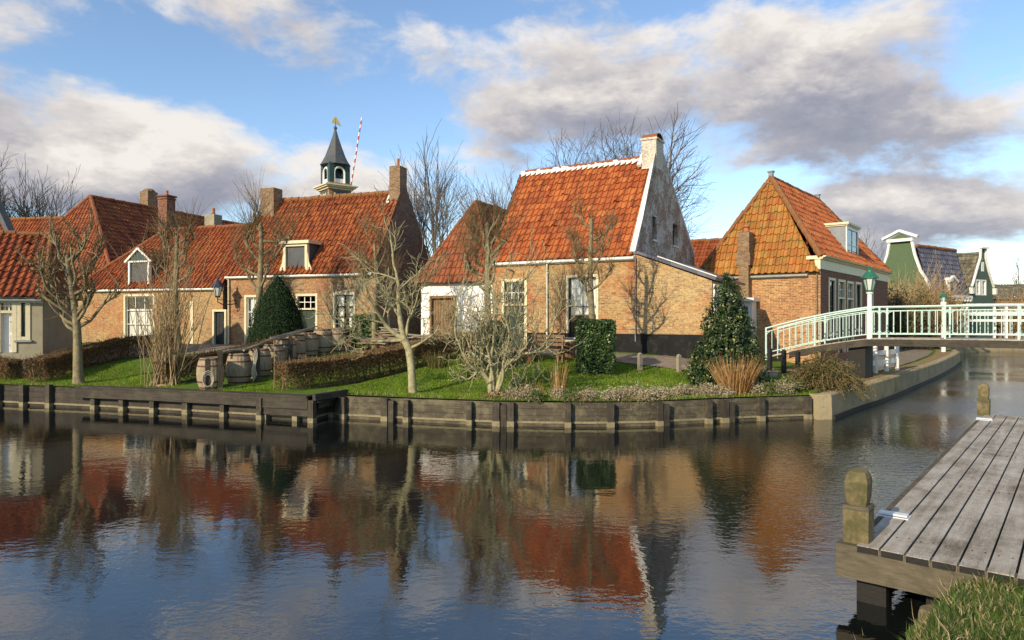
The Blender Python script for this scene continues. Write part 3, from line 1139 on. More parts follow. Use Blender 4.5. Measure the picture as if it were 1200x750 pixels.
ss = [RAMP * i / 8 for i in range(8)] + [RAMP + i * .5 for i in range(21)]
mb = MB()
mb.grid([[V((s, -.08, dz(s))), V((s, BW + .08, dz(s))), V((s, BW + .08, dz(s) - .06)), V((s, -.08, dz(s) - .06)), V((s, -.08, dz(s)))] for s in ss])
mb.build('deck', M['deck'], br_)
for y in (-.06, BW + .06):
    mb = MB()
    mb.grid([[V((s, y - .05, dz(s) - .03)), V((s, y + .05, dz(s) - .03)), V((s, y + .05, dz(s) - .25 - .10 * (1 - min(1, abs(s - RAMP - 3) / 4)) * 0)), V((s, y - .05, dz(s) - .25)), V((s, y - .05, dz(s) - .03))] for s in ss[2:]])
    mb.build('edge_beam', M['qwood'], br_)
mb = MB()
mb.box((RAMP - .35, BW / 2, 1.0), (.5, BW - .1, 1.3))
mb.build('abutment', M['pile'], br_)
mb = MB()
mb.box((9.6, BW / 2, .75), (.7, BW - .1, 1.9))
mb.build('abutment', M['concrete'], br_)
for y in (0, BW):
    rail = MB()
    TOPH = 1.0
    hp = [V((s, y, dz(s) + TOPH)) for s in ss]
    lp = [V((s, y, dz(s) + .13)) for s in ss]
    mp = [V((s, y, dz(s) + TOPH - .13)) for s in ss]
    rail.tube(hp, .028, 8)
    rail.tube(mp, .016, 6)
    rail.tube(lp, .018, 6)
    posts = [0, 1.62, RAMP + .32, RAMP + 2.1, RAMP + 3.9, RAMP + 5.7, RAMP + 7.5, RAMP + 9.7]
    for a, b in zip(posts, posts[1:]):
        n = max(4, round((b - a) / .2))
        for i in range(1, n):
            s = a + (b - a) * i / n
            rail.tube([(s, y, dz(s) + .13), (s, y, dz(s) + TOPH - .13)], .0135, 5, False)
        for s, o in ((a, 1), (b, -1)):
            # little curved brackets at the posts
            rail.tube([(s, y, dz(s) + TOPH - .28), (s + .05 * o, y, dz(s) + TOPH - .17), (s + .17 * o, y, dz(s + .17 * o) + TOPH - .13)], .012, 5, False)
            rail.tube([(s, y, dz(s) + .28), (s + .05 * o, y, dz(s) + .18), (s + .17 * o, y, dz(s + .17 * o) + .13)], .012, 5, False)
    ro = rail.build('railing', M['mint'], br_, True)
    for s in posts:
        mb = MB()
        mb.tube([(s, y, dz(s) - .12), (s, y, dz(s) + TOPH + .03)], .032, 8)
        mb.build('railing_post', M['mint'], ro)


def lantern(root, z, sc, caps='lampgreen', frame='lampgreen'):
    """hexagonal lantern: tapered panes, green hood and finial; returns nothing"""
    mb = MB()
    mb.lathe([(.085 * sc, z), (.17 * sc, z + .36 * sc)], 6)
    mb.build('lantern_pane', M['lamppane'], root)
    mb = MB()
    for i in range(6):
        a = 2 * PI * (i + .5) / 6
        mb.tube([(math.cos(a) * .088 * sc, math.sin(a) * .088 * sc, z), (math.cos(a) * .174 * sc, math.sin(a) * .174 * sc, z + .36 * sc)], .012 * sc, 4)
    mb.lathe([(.09 * sc, z - .05 * sc), (.098 * sc, z + .01 * sc)], 6)
    mb.build('lantern_frame', M[frame], root)
    mb = MB()
    mb.lathe([(.235 * sc, z + .35 * sc), (.235 * sc, z + .372 * sc), (.10 * sc, z + .53 * sc), (.075 * sc, z + .545 * sc), (.07 * sc, z + .575 * sc)], 6)
    hood = mb.build('lantern_hood', M[caps], root)
    mb = MB()
    mb.lathe([(.07 * sc, z + .57 * sc), (.035 * sc, z + .62 * sc), (.045 * sc, z + .66 * sc), (.012 * sc, z + .73 * sc)], 8)
    mb.build('finial', M[caps], hood)


s = RAMP + .04
lp_ = B0 + bd * s + bn * (-.02)
l1 = thing('street_lamp', 'white lamp post with a green hooded lantern standing on the bridge corner', 'street lamp', (lp_.x, lp_.y, dz(s) - .2))
mb = MB()
mb.lathe([(.085, 0), (.085, 1.0), (.07, 1.05), (.07, 1.62), (.10, 1.64), (.10, 1.68), (.06, 1.72)], 8)
mb.build('post', M['white'], l1)
lantern(l1, 1.74, 1.12)
p = V((24.9, 39.4, 0))
l2 = thing('street_lamp', 'far white lamp post with a small green cap beyond the bridge railing', 'street lamp', (p.x, p.y, H(p.x, p.y) - .1))
mb = MB()
mb.lathe([(.12, 0), (.12, 1.6), (.10, 1.65), (.09, 2.72), (.15, 2.8), (.17, 2.95), (.10, 3.0)], 8)
mb.build('post', M['white'], l2)
lantern(l2, 2.92, 1.0)

# white slatted fence under the bridge
fa, fb = V((12.15, 23.6, 0)), V((14.6, 25.9, 0))
fn = thing('white_fence', 'low white two rail fence on the quayside under the bridge', 'fence', (fa.x, fa.y, H(fa.x, fa.y)), math.atan2(fb.y - fa.y, fb.x - fa.x))
L = (fb - fa).length
for i in range(4):
    mb = MB()
    x = L * i / 3
    mb.lathe([(.075, -.1), (.075, .95), (.05, .99)], 8, (x, 0, 0), .9)
    mb.build('post', M['white'], fn)
for z in (.38, .72):
    mb = MB()
    mb.box((L / 2, 0, z), (L, .05, .17))
    mb.build('rail', M['white'], fn)
# ------------------------------------------------------------------ house kit
class Fr:
    """local frame of a house: x along the front to the right, y into the house, z up from its ground"""
    def __init__(s, O, th, zg):
        s.O, s.th, s.zg = O, th, zg
        s.ex = (math.cos(th), -math.sin(th))
        s.ey = (math.sin(th), math.cos(th))

    def x(s, px, w=0.0):
        k = (px - 600) / F
        ox, oy = s.O[0] + w * s.ey[0], s.O[1] + w * s.ey[1]
        return (k * oy - ox) / (s.ex[0] - k * s.ex[1])

    def w(s, px, x=0.0):
        k = (px - 600) / F
        ox, oy = s.O[0] + x * s.ex[0], s.O[1] + x * s.ex[1]
        return (k * oy - ox) / (s.ey[0] - k * s.ey[1])

    def d(s, x, w=0.0):
        return s.O[1] + x * s.ex[1] + w * s.ey[1]

    def z(s, py, x, w=0.0):
        return CZ + (HY - py) / F * s.d(x, w) - s.zg

    def rect(s, x0, y0, x1, y1, w=0.0):
        a, b = s.x(x0, w), s.x(x1, w)
        m = (a + b) / 2
        return a, b, s.z(y1, m, w), s.z(y0, m, w)

    def world(s, x, w, z=0):
        return V((s.O[0] + x * s.ex[0] + w * s.ey[0], s.O[1] + x * s.ex[1] + w * s.ey[1], z + s.zg))


def front_basis(x=0, y=0, z=0):
    return (V((x, y, z)), V((1, 0, 0)), V((0, -1, 0)))


def right_basis(x, y=0, z=0):
    """right end wall, running into the depth, facing +x"""
    return (V((x, y, z)), V((0, 1, 0)), V((1, 0, 0)))


def left_basis(x, y=0, z=0):
    return (V((x, y, z)), V((0, -1, 0)), V((-1, 0, 0)))


def bp(B, x, z, out=0.0):
    return B[0] + B[1] * x + V((0, 0, z)) + B[2] * out


def wall_face(mb, B, poly, holes=(), reveal=.16):
    """outer skin of a wall with real openings; poly and holes in (x, z)"""
    pts = [V(p) for p in poly]
    n = len(pts)
    E = [(i, (i + 1) % n) for i in range(n)]
    for (x0, x1, z0, z1) in holes:
        b = len(pts)
        pts += [V((x0, z0)), V((x1, z0)), V((x1, z1)), V((x0, z1))]
        E += [(b, b + 1), (b + 1, b + 2), (b + 2, b + 3), (b + 3, b)]
    vo, eo, fo, *_ = delaunay_2d_cdt(pts, E, [], 1 if False else 0, 1e-5)
    for f in fo:
        cx = sum(vo[i][0] for i in f) / len(f)
        cz = sum(vo[i][1] for i in f) / len(f)
        if not inside(cx, cz, poly):
            continue
        if any(h[0] < cx < h[1] and h[2] < cz < h[3] for h in holes):
            continue
        mb.face([bp(B, vo[i][0], vo[i][1]) for i in f])
    for (x0, x1, z0, z1) in holes:
        c = [(x0, z0), (x1, z0), (x1, z1), (x0, z1)]
        for i in range(4):
            p, q = c[i], c[(i + 1) % 4]
            mb.face([bp(B, *p), bp(B, *q), bp(B, *q, -reveal), bp(B, *p, -reveal)])


def bbox(mb, B, x0, x1, z0, z1, o0, o1):
    """box in wall coordinates, from depth o0 to o1 (out positive)"""
    mb.box(bp(B, (x0 + x1) / 2, (z0 + z1) / 2, (o0 + o1) / 2), (x1 - x0, z1 - z0, abs(o1 - o0)), (B[1], V((0, 0, 1)), B[2]))


def window(parent, B, r, cols=2, rows=3, fw=.09, mat='cream', bars='cream', curtain=None, rail=None, sill=True, bw=.03, name='window', label=None, glass='glass', dark=False):
    x0, x1, z0, z1 = r
    mb = MB()
    o0, o1 = -.13, .025
    bbox(mb, B, x0 - .015, x0 + fw, z0 - .012, z1 + .015, o0, o1)
    bbox(mb, B, x1 - fw, x1 + .015, z0 - .012, z1 + .015, o0, o1)
    bbox(mb, B, x0 + fw, x1 - fw, z1 - fw, z1 + .012, o0, o1 - .003)
    bbox(mb, B, x0 + fw, x1 - fw, z0 - .01, z0 + fw * .8, o0, o1 - .003)
    w = mb.build(name, M[mat], parent)
    if label:
        w['label'] = label
    xa, xb, za, zb = x0 + fw, x1 - fw, z0 + fw * .8, z1 - fw
    mb = MB()
    for i in range(1, cols):
        x = xa + (xb - xa) * i / cols
        bbox(mb, B, x - bw / 2, x + bw / 2, za, zb, -.10, -.055)
    for j in range(1, rows):
        z = za + (zb - za) * j / rows
        bbox(mb, B, xa, xb, z - bw / 2, z + bw / 2, -.098, -.057)
    if rail:
        z = za + (zb - za) * rail
        bbox(mb, B, xa, xb, z - .04, z + .04, -.11, -.03)
    # sash border
    for (a, b, c, d) in ((xa, xa + .04, za, zb), (xb - .04, xb, za, zb), (xa + .04, xb - .04, za, za + .05), (xa + .04, xb - .04, zb - .04, zb)):
        bbox(mb, B, a, b, c, d, -.105, -.05)
    mb.build('sash', M[bars], w)
    mb = MB()
    mb.face([bp(B, xa, za, -.085), bp(B, xb, za, -.085), bp(B, xb, zb, -.085), bp(B, xa, zb, -.085)])
    mb.build('pane', M[glass], w)
    if curtain:
        for (a, b, c, d) in curtain:
            mb = MB()
            n = 16
            X = [xa + (xb - xa) * (a + (b - a) * i / n) for i in range(n + 1)]
            top = [bp(B, x, za + (zb - za) * d, -.17 + .018 * math.sin(i * 2.1)) for i, x in enumerate(X)]
            bot = [bp(B, x, za + (zb - za) * c, -.17 + .022 * math.sin(i * 2.1)) for i, x in enumerate(X)]
            mb.grid([bot, top])
            mb.build('curtain', M['curtain'], w, True)
    if sill:
        mb = MB()
        bbox(mb, B, x0 - .06, x1 + .06, z0 - .075, z0 - .014, -.02, .075)
        mb.build('sill', M['gutter' if mat != 'white' else 'white'], w)
    return w


def door(parent, B, r, trans=None, fw=.10, mat='cream', leaf='dgreen', open_dark=False, label=None):
    x0, x1, z0, z1 = r
    mb = MB()
    o0, o1 = -.15, .03
    bbox(mb, B, x0 - .015, x0 + fw, z0, z1 + .015, o0, o1)
    bbox(mb, B, x1 - fw, x1 + .015, z0, z1 + .015, o0, o1)
    bbox(mb, B, x0 + fw, x1 - fw, z1 - fw, z1 + .012, o0, o1 - .003)
    zt = z1 - fw
    if trans:
        zt = z0 + (z1 - z0) * trans
        bbox(mb, B, x0 + fw, x1 - fw, zt, zt + fw * .8, o0, o1 - .004)
    d = mb.build('door', M[mat], parent)
    if label:
        d['label'] = label
    mb = MB()
    xa, xb = x0 + fw, x1 - fw
    bbox(mb, B, xa, xb, z0, zt, -.14, -.09)
    n = 2
    for i in range(n):
        a = xa + (xb - xa) * i / n
        b = xa + (xb - xa) * (i + 1) / n
        for (c, e) in ((.08, .46), (.52, .93)):
            bbox(mb, B, a + .07, b - .07, z0 + (zt - z0) * c, z0 + (zt - z0) * e, -.10, -.078)
    mb.build('door_leaf', M[leaf], d)
    mb = MB()
    mb.lathe([(.005, 0), (.022, .01), (.022, .03), (.008, .05)], 8, tuple(bp(B, xb - .08, z0 + .98, -.06)))
    mb.build('handle', M['gold'], d)
    if trans:
        za, zb = zt + fw * .8, z1 - fw
        mb = MB()
        mb.face([bp(B, xa, za, -.085), bp(B, xb, za, -.085), bp(B, xb, zb, -.085), bp(B, xa, zb, -.085)])
        mb.build('pane', M['glass'], d)
        mb = MB()
        for i in range(1, 3):
            x = xa + (xb - xa) * i / 3
            bbox(mb, B, x - .015, x + .015, za, zb, -.1, -.06)
        bbox(mb, B, xa, xb, (za + zb) / 2 - .015, (za + zb) / 2 + .015, -.098, -.062)
        mb.build('sash', M['white'], d)
    return d


PROF = [(0, .004), (.08, .034), (.20, .056), (.34, .060), (.44, .046), (.49, .008), (.66, -.006), (.86, -.008)]


def roof_plane(mb, a, b, tr, tl, tw=TW, th=TH, seed=0, amp=1.0, sag=0.0):
    """pantile slope: a,b eave left/right seen from outside, tr,tl top; real tile relief course by course"""
    a, b, tr, tl = V(a), V(b), V(tr), V(tl)
    r = random.Random(seed)
    u = (b - a).normalized()
    n = u.cross(((tl + tr) / 2 - (a + b) / 2)).normalized()
    v = n.cross(u).normalized()
    LL = (b - a).length

    def uv_of(p):
        return (p - a).dot(u), (p - a).dot(v)
    tlu, tlv = uv_of(tl)
    tru, trv = uv_of(tr)
    Hh = max(tlv, trv)

    def lim(vv):
        l = tlu * vv / tlv if tlv > 1e-6 else 0
        q = LL + (tru - LL) * vv / trv
        return l, max(q, l)
    nrow = int(math.ceil(Hh / th))
    ulo, uhi = min(0, tlu), max(LL, tru)
    k0 = int(math.floor(ulo / tw)) - 1
    k1 = int(math.ceil(uhi / tw)) + 1
    for row in range(nrow):
        v0, v1 = row * th, min((row + 1) * th, Hh)
        if v1 - v0 < .01:
            continue
        l0, r0 = lim(v0)
        l1, r1 = lim(v1)
        cols = []
        jit = {}
        for k in range(k0, k1 + 1):
            jit[k] = r.uniform(-.010, .014) + (r.uniform(.015, .035) if r.random() < .04 else 0)
            for fr, zz in PROF:
                cols.append((k * tw + fr * tw, zz * amp, jit[k]))
        lo_row, hi_row, lip, uvb, uvt = [], [], [], [], []
        prev = None
        for (uu, zz, jj) in cols:
            if uu < min(l0, l1) - tw or uu > max(r0, r1) + tw:
                continue
            ub = min(max(uu, l0), r0)
            ut = min(max(uu, l1), r1)
            vb = v0 - .015 + jj * .8

            def sg(uq, vq):
                return -sag * math.sin(PI * max(0, min(1, uq / LL))) * math.sin(PI * min(1, vq / Hh)) + .028 * noise.noise((uq * .9 + seed, vq * .9, 3))
            pb = a + u * ub + v * vb + n * (zz + .045 + jj + sg(ub, v0))
            pt = a + u * ut + v * (v1 + .012) + n * (zz * .9 + .002 + sg(ut, v1))
            lo_row.append(pb)
            hi_row.append(pt)
            lip.append(pb - n * .05 + v * .004)
            uq = min(max(uu, k0 * tw), k1 * tw)
            uvb.append((uq + .0004, v0 + .002))
            uvt.append((uq + .0004, v1 - .002))
        if len(lo_row) < 2:
            continue
        mb.grid([lip, lo_row, hi_row], False, [uvb, uvb, uvt])
    return n


def ridge_tiles(mb, a, b, r=.10, step=.36, seed=0):
    a, b = V(a), V(b)
    rr = random.Random(seed)
    L = (b - a).length
    n = max(1, int(L / step))
    for i in range(n):
        p = a.lerp(b, i / n)
        q = a.lerp(b, min(1, (i + 1.08) / n))
        j = V((0, 0, rr.uniform(-.008, .008)))
        j2 = V((rr.uniform(-.012, .012), rr.uniform(-.012, .012), rr.uniform(-.01, .012)))
        mb.tube([p + j + j2, q + j + j2], [r * .86, r * 1.1], 8)


def chimney(parent, c, size, z0, z1, mat='brick_chim', cap=None, cap_z=.12, pot=0, band=True, rot=0, name='chimney', flash=True):
    """brick stack with corbelled head; pots and lead flashing are sub-parts"""
    ax = (V((math.cos(rot), math.sin(rot), 0)), V((-math.sin(rot), math.cos(rot), 0)), V((0, 0, 1)))
    mb = MB()
    x, y = c
    mb.box((x, y, (z0 + z1) / 2), (size[0], size[1], z1 - z0), ax)
    if band:
        mb.box((x, y, z1 - .10), (size[0] + .07, size[1] + .07, .085), ax)
        mb.box((x, y, z1 + .035), (size[0] + .13, size[1] + .13, .08), ax)
    o = mb.build(name, M[mat], parent)
    if pot:
        for i in range(pot):
            mb = MB()
            off = (i - (pot - 1) / 2) * .3
            mb.lathe([(.095, z1 + .06), (.075, z1 + .22), (.085, z1 + .30), (.07, z1 + .34), (.05, z1 + .345)], 10, (x + off, y, 0))
            mb.build('chimney_pot', M['terracotta'], o)
    if cap:
        mb = MB()
        mb.box((x, y, z1 + .075 + cap_z / 2), (size[0] + .05, size[1] + .05, cap_z), ax)
        mb.build('cap', M[cap], o)
    return o


def gutter(parent, B, x0, x1, z, mat='white', board='cream', r=.06, bh=.14):
    mb = MB()
    bbox(mb, B, x0, x1, z - bh - .08, z - .02, .012, .05)
    g_ = mb.build('fascia', M[board], parent)
    mb = MB()
    mb.tube([bp(B, x0, z - .13, .125), bp(B, x1, z - .13, .125)], r, 10)
    mb.build('gutter', M[mat], g_)
    return g_


def drainpipe(parent, B, x, z0, z1, mat='pipe', r=.035):
    mb = MB()
    mb.tube([bp(B, x, z0, .07), bp(B, x, z1, .07)], r, 8)
    for k in (.15, .5, .85):
        mb.tube([bp(B, x, z0 + (z1 - z0) * k - .02, .07), bp(B, x, z0 + (z1 - z0) * k + .02, .07)], r * 1.4, 8)
    return mb.build('drainpipe', M[mat], parent)
# ================================================================== H3: the orange roofed house with the lime washed gable
TH3 = R(30)
f3 = Fr((4.38 - math.cos(TH3) * 5.95, 24 + math.sin(TH3) * 5.95), TH3, 1.40)
L3 = 5.95
h3 = thing('brick_house', 'brick house with bright orange pantile roof and whitewashed gable topped by a stubby chimney', 'house', (*f3.O, f3.zg), -TH3)
FB = front_basis()
ze = 3.46                                       # eave
RY, RZ = 2.55, 7.34                             # ridge
BY, BZ = 7.6, 3.9                               # rear eave
w1 = f3.rect(588.5, 327, 617.5, 46.4)
w1 = (w1[0], w1[1], -.02, w1[3])
w2 = f3.rect(664, 322.5, 701, 395)
LT = 2.62                                       # lean-to, continues the front wall
mb = MB()
wall_face(mb, FB, [(0, -.6), (L3, -.6), (L3, ze), (0, ze)], [w1, w2])
mb.build('front_wall', M['brick_warm'], h3)
mb = MB()
wall_face(mb, left_basis(0, BY), [(0, -.6), (BY, -.6), (BY, ze), (BY - RY, RZ), (0, BZ)])
bb = (V((L3, BY, 0)), V((-1, 0, 0)), V((0, 1, 0)))
wall_face(mb, bb, [(0, -.6), (L3, -.6), (L3, BZ), (0, BZ)])
mb.build('rear_wall', M['brick_dark'], h3)
gw = []
for (x0, y0, x1, y1) in ((764.5, 254, 769.5, 281), (788.5, 263, 794, 288)):
    a, b = f3.w(x0, L3), f3.w(x1, L3)
    m_ = (a + b) / 2
    gw.append((a, b, f3.z(y1, L3, m_), f3.z(y0, L3, m_)))
RB = right_basis(L3)
mb = MB()
wall_face(mb, RB, [(0, -.6), (BY, -.6), (BY, BZ), (RY + .35, RZ + .42), (RY - .35, RZ + .3), (0, ze + .12)], gw, .3)
mb.build('gable_wall', M['brick_white'], h3)
for g_ in gw:
    mb = MB()
    bbox(mb, RB, g_[0] + .02, g_[1] - .02, g_[2] + .02, g_[3] - .02, -.22, -.15)
    wv_ = mb.build('window', M['dark'], h3)
    mb = MB()
    bbox(mb, RB, g_[0] - .02, g_[1] + .02, g_[2] - .07, g_[2] - .005, -.05, .05)
    mb.build('sill', M['wmortar'], wv_)
mb = MB()
roof_plane(mb, (-.12, -.16, ze - .10), (L3 - .10, -.16, ze - .10), (L3 - .10, RY, RZ), (-.12, RY, RZ), seed=3, sag=.03)
roof_plane(mb, (L3 - .10, BY + .1, BZ - .05), (-.12, BY + .1, BZ - .05), (-.12, RY, RZ), (L3 - .10, RY, RZ), seed=4)
rf = mb.build('roof', M['tile_h3'], h3)
mb = MB()
ridge_tiles(mb, (-.12, RY, RZ + .05), (L3 - .4, RY, RZ + .05), .095, seed=1)
mb.build('ridge_tile', M['clay'], rf)
# white mortar under the ridge with a scalloped lower edge
mb = MB()
dsl = (V((0, RY, RZ)) - V((0, -.16, ze - .1))).normalized()
nsl = V((1, 0, 0)).cross(dsl).normalized()
top, bot = [], []
n = 150
for i in range(n + 1):
    x = -.1 + (L3 - .35) * i / n
    dn = .13 + .035 * math.cos(2 * PI * x / TW)
    base_ = V((x, RY, RZ))
    top.append(base_ + nsl * .075 + V((0, 0, .06)))
    bot.append(base_ - dsl * dn * 1.5 + nsl * (.062 + .012 * math.cos(2 * PI * x / TW)))
mb.grid([bot, top])
mb.build('ridge_mortar', M['wmortar'], rf)
# raised white verge along the gable
mb = MB()
a_, b_ = V((L3 - .10, -.06, ze - .02)), V((L3 - .10, RY - .32, RZ - .38))
mb.bar(a_ + nsl * .06, b_ + nsl * .06, .20, .15, nsl)
a_, b_ = V((L3 - .10, BY, BZ + .02)), V((L3 - .10, RY + .32, RZ + .26))
mb.bar(a_ + V((0, 0, .08)), b_ + V((0, 0, .08)), .20, .14)
mb.build('gable_coping', M['wmortar'], h3)
# chimney on top of the gable
mb = MB()
cx = L3 - .27
mb.box((cx, RY, RZ + .08), (.58, .86, 1.1))
mb.box((cx, RY, RZ + .66), (.66, .94, .08))
ch = mb.build('chimney', M['brick_chalk'], h3)
mb = MB()
n = 10
for s_ in (-1, 1):
    mb.grid([[V((cx - .3, RY + math.cos(PI * i / n) * .40, RZ + .70 + math.sin(PI * i / n) * .22)) for i in range(n + 1)], [V((cx + .3, RY + math.cos(PI * i / n) * .40, RZ + .70 + math.sin(PI * i / n) * .22)) for i in range(n + 1)]])
    mb.grid([[V((cx - .3, RY + math.cos(PI * i / n) * .33, RZ + .70 + math.sin(PI * i / n) * .17)) for i in range(n + 1)], [V((cx - .3, RY + math.cos(PI * i / n) * .40, RZ + .70 + math.sin(PI * i / n) * .22)) for i in range(n + 1)]])
    break
mb.build('chimney_hood', M['clay'], ch)
mb = MB()
mb.bar((cx - .36, RY - .5, RZ - .34), (cx - .36, RY + .02, RZ + .22), .16, .12)
mb.build('flashing', M['wmortar'], ch)
gutter(h3, FB, -.15, L3 - .06, ze - .04, 'white', 'white')
xp = f3.x(642)
drainpipe(h3, FB, xp, .0, ze - .1)
drainpipe(h3, FB, L3 - .02, .35, ze - .15, 'lead', .02)
d_ = door(h3, FB, w1, .62, mat='cream', leaf='dgreen')
window(h3, FB, w2, 2, 2, .075, 'cream', 'dark', [(.02, .98, .36, 1.0)], sill=True, bw=.025)
# black tarred plinth
mb = MB()
zp = .62
for a_, b_ in ((0.0, w1[0] - .02), (w1[1] + .02, L3 + LT - .02)):
    bbox(mb, FB, a_, b_, -.6, zp if a_ > 0 else zp * .8, .0, .045)
mb.build('plinth', M['black'], h3)
# lean-to with slate roof against the gable
ZL0, ZL1 = 3.40, f3.z(329, L3 + LT)
mb = MB()
wall_face(mb, front_basis(L3, 0), [(0.004, -.6), (LT, -.6), (LT, ZL1), (0.004, ZL0)])
LB = right_basis(L3 + LT)
wall_face(mb, LB, [(0, -.6), (4.6, -.6), (4.6, ZL1), (0, ZL1)])
wall_face(mb, (V((L3 + LT, 4.6, 0)), V((-1, 0, 0)), V((0, 1, 0))), [(0, -.6), (LT, -.6), (LT, ZL0), (0, ZL1)])
lt = mb.build('lean_to', M['brick_tan'], h3)
mb = MB()
sl = V((LT + .12, 0, ZL1 - ZL0 - .04)).normalized()
upn = V((-sl.z, 0, sl.x))
for o_, zz, th_ in ((-.02, .06, .10),):
    mb.bar(V((L3 + .02, 2.3, ZL0 + .09)), V((L3 + LT + .14, 2.3, ZL1 + .06)), 4.75, .10)
mb.build('lean_to_roof', M['tile_blue'], lt)
mb = MB()
mb.bar(V((L3 + .3, 2.3, ZL0 + .09)), V((L3 + LT + .16, 2.3, ZL1 + .145)), .0, .0) if False else None
mb.bar(V((L3 + .75, .02, ZL0 - .08)), V((L3 + LT + .15, .02, ZL1 + .14)), .08, .035)
mb.build('verge', M['wmortar'], lt)
mb = MB()
bbox(mb, LB, .1, 1.2, .55, ZL1 - .1, .0, .06)
mb.build('side_door', M['white'], lt)

# ================================================================== annex with white walls between the houses
fa_ = Fr(tuple(f3.world(-3.72, .25)[:2]), TH3, 1.38)
LA = 3.68
an = thing('annex_house', 'small white walled annex with a hipped brown red roof between two brick houses', 'house', (*fa_.O, fa_.zg), -TH3)
zea = 2.78
dr = fa_.rect(504, 347, 535, 414)
dr = (dr[0], dr[1], -.05, dr[3])
mb = MB()
wall_face(mb, FB, [(0, -.6), (LA, -.6), (LA, zea), (0, zea)], [dr], .2)
wall_face(mb, left_basis(0, 7), [(0, -.6), (7, -.6), (7, zea), (0, zea)])
mb.build('wall', M['stucco'], an)
mb = MB()
n = 9
for i in range(n):
    a = dr[0] + .08 + (dr[1] - dr[0] - .16) * i / n
    b = dr[0] + .08 + (dr[1] - dr[0] - .16) * (i + .9) / n
    bbox(mb, FB, a, b, dr[2], dr[3] - .09, -.18, -.12)
gd = mb.build('barn_door', M['log'], an)
mb = MB()
bbox(mb, FB, dr[0] - .02, dr[0] + .08, dr[2], dr[3] + .02, -.17, .02)
bbox(mb, FB, dr[1] - .08, dr[1] + .02, dr[2], dr[3] + .02, -.17, .02)
bbox(mb, FB, dr[0] + .08, dr[1] - .08, dr[3] - .09, dr[3] + .02, -.17, .02)
mb.build('door_frame', M['log'], gd)
mb = MB()
x_ = fa_.x(541.5)
bbox(mb, FB, x_, x_ + .1, .45, .63, .0, .02)
mb.build('notice', M['notice'], an)
AX, AY, AZ = LA / 2 + .05, 1.35, 6.15
mb = MB()
roof_plane(mb, (-.18, -.25, zea - .12), (LA + .02, -.25, zea - .12), (AX + .02, AY, AZ), (AX - .02, AY, AZ), seed=8)
roof_plane(mb, (LA + .02, -.25, zea - .12), (LA + .02, 8.0, zea - .12), (AX + .02, 8.0, AZ - .2), (AX + .02, AY, AZ), seed=9)
roof_plane(mb, (-.18, 8.0, zea - .12), (-.18, -.25, zea - .12), (AX - .02, AY, AZ), (AX - .02, 8.0, AZ - .2), seed=10)
rf = mb.build('roof', M['tile_an'], an)
mb = MB()
ridge_tiles(mb, (AX, AY, AZ + .04), (AX, 8, AZ - .16), .09, seed=2)
ridge_tiles(mb, (LA + .02, -.25, zea - .06), (AX, AY, AZ + .05), .075, seed=5)
ridge_tiles(mb, (-.18, -.25, zea - .06), (AX, AY, AZ + .05), .075, seed=6)
mb.build('ridge_tile', M['clay'], rf)

# ================================================================== H2: house behind the yew, with two chimneys and a box dormer
TH2 = R(20)
f2 = Fr((-5.57 - math.cos(TH2) * 7.35, 27.5 + math.sin(TH2) * 7.35), TH2, 1.40)
L2 = 7.35
h2 = thing('brick_house', 'brown brick house with rust red roof, flat topped dormer and a chimney at each end', 'house', (*f2.O, f2.zg), -TH2)
ze2 = 3.10
RY2, RZ2, BY2, BZ2 = 2.5, 6.66, 5.6, 2.95
wl = f2.rect(287, 346, 305, 402)
dd = f2.rect(347, 344.5, 372, 411)
dd = (dd[0], dd[1], -.02, dd[3])
wr = f2.rect(391, 343, 416, 398)
mb = MB()
wall_face(mb, FB, [(0, -.6), (L2, -.6), (L2, ze2), (0, ze2)], [wl, dd, wr])
mb.build('front_wall', M['brick_h2'], h2)
mb = MB()
wall_face(mb, left_basis(0, BY2), [(0, -.6), (BY2, -.6), (BY2, ze2), (BY2 - RY2, RZ2), (0, BZ2)])
wall_face(mb, (V((L2, BY2, 0)), V((-1, 0, 0)), V((0, 1, 0))), [(0, -.6), (L2, -.6), (L2, BZ2), (0, BZ2)])
wall_face(mb, right_basis(L2), [(0, -.6), (BY2, -.6), (BY2, BZ2 + .1), (RY2 + .2, RZ2 + .25), (RY2 - .2, RZ2 + .2), (0, ze2 + .1)])
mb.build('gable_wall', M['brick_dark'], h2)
mb = MB()
roof_plane(mb, (-.05, -.18, ze2 - .10), (L2 - .1, -.18, ze2 - .10), (L2 - .1, RY2, RZ2), (-.05, RY2, RZ2), .225, .31, seed=13, sag=.05)
roof_plane(mb, (L2 - .1, BY2 + .1, BZ2), (-.05, BY2 + .1, BZ2), (-.05, RY2, RZ2), (L2 - .1, RY2, RZ2), .225, .31, seed=14)
rf = mb.build('roof', M['tile_h2'], h2)
mb = MB()
ridge_tiles(mb, (-.05, RY2, RZ2 + .04), (L2 - .3, RY2, RZ2 + .04), .105, seed=12)
mb.build('ridge_tile', M['claymoss'], rf)
mb = MB()
mb.bar((L2 - .05, -.1, ze2 + .02), (L2 - .05, RY2, RZ2 + .14), .1, .08)
mb.bar((.0, -.1, ze2 + .02), (.0, RY2, RZ2 + .10), .1, .07)
mb.build('verge', M['clay'], rf)
cx2 = f2.x(475, RY2)
c_ = chimney(h2, (L2 - .30, RY2), (.52, .62), 5.9, f2.z(196, L2 - .3, RY2), 'brick_chim', band=False, pot=0)
mb = MB()
mb.tube([(L2 - .30, RY2, f2.z(197, L2 - .3, RY2)), (L2 - .30, RY2, f2.z(186, L2 - .3, RY2))], .065, 8)
mb.build('flue_pipe', M['terracotta'], c_)
mb = MB()
mb.bar((L2 - .62, RY2 - .36, RZ2 - .5), (L2 - .62, RY2 + .05, RZ2 + .1), .14, .12)
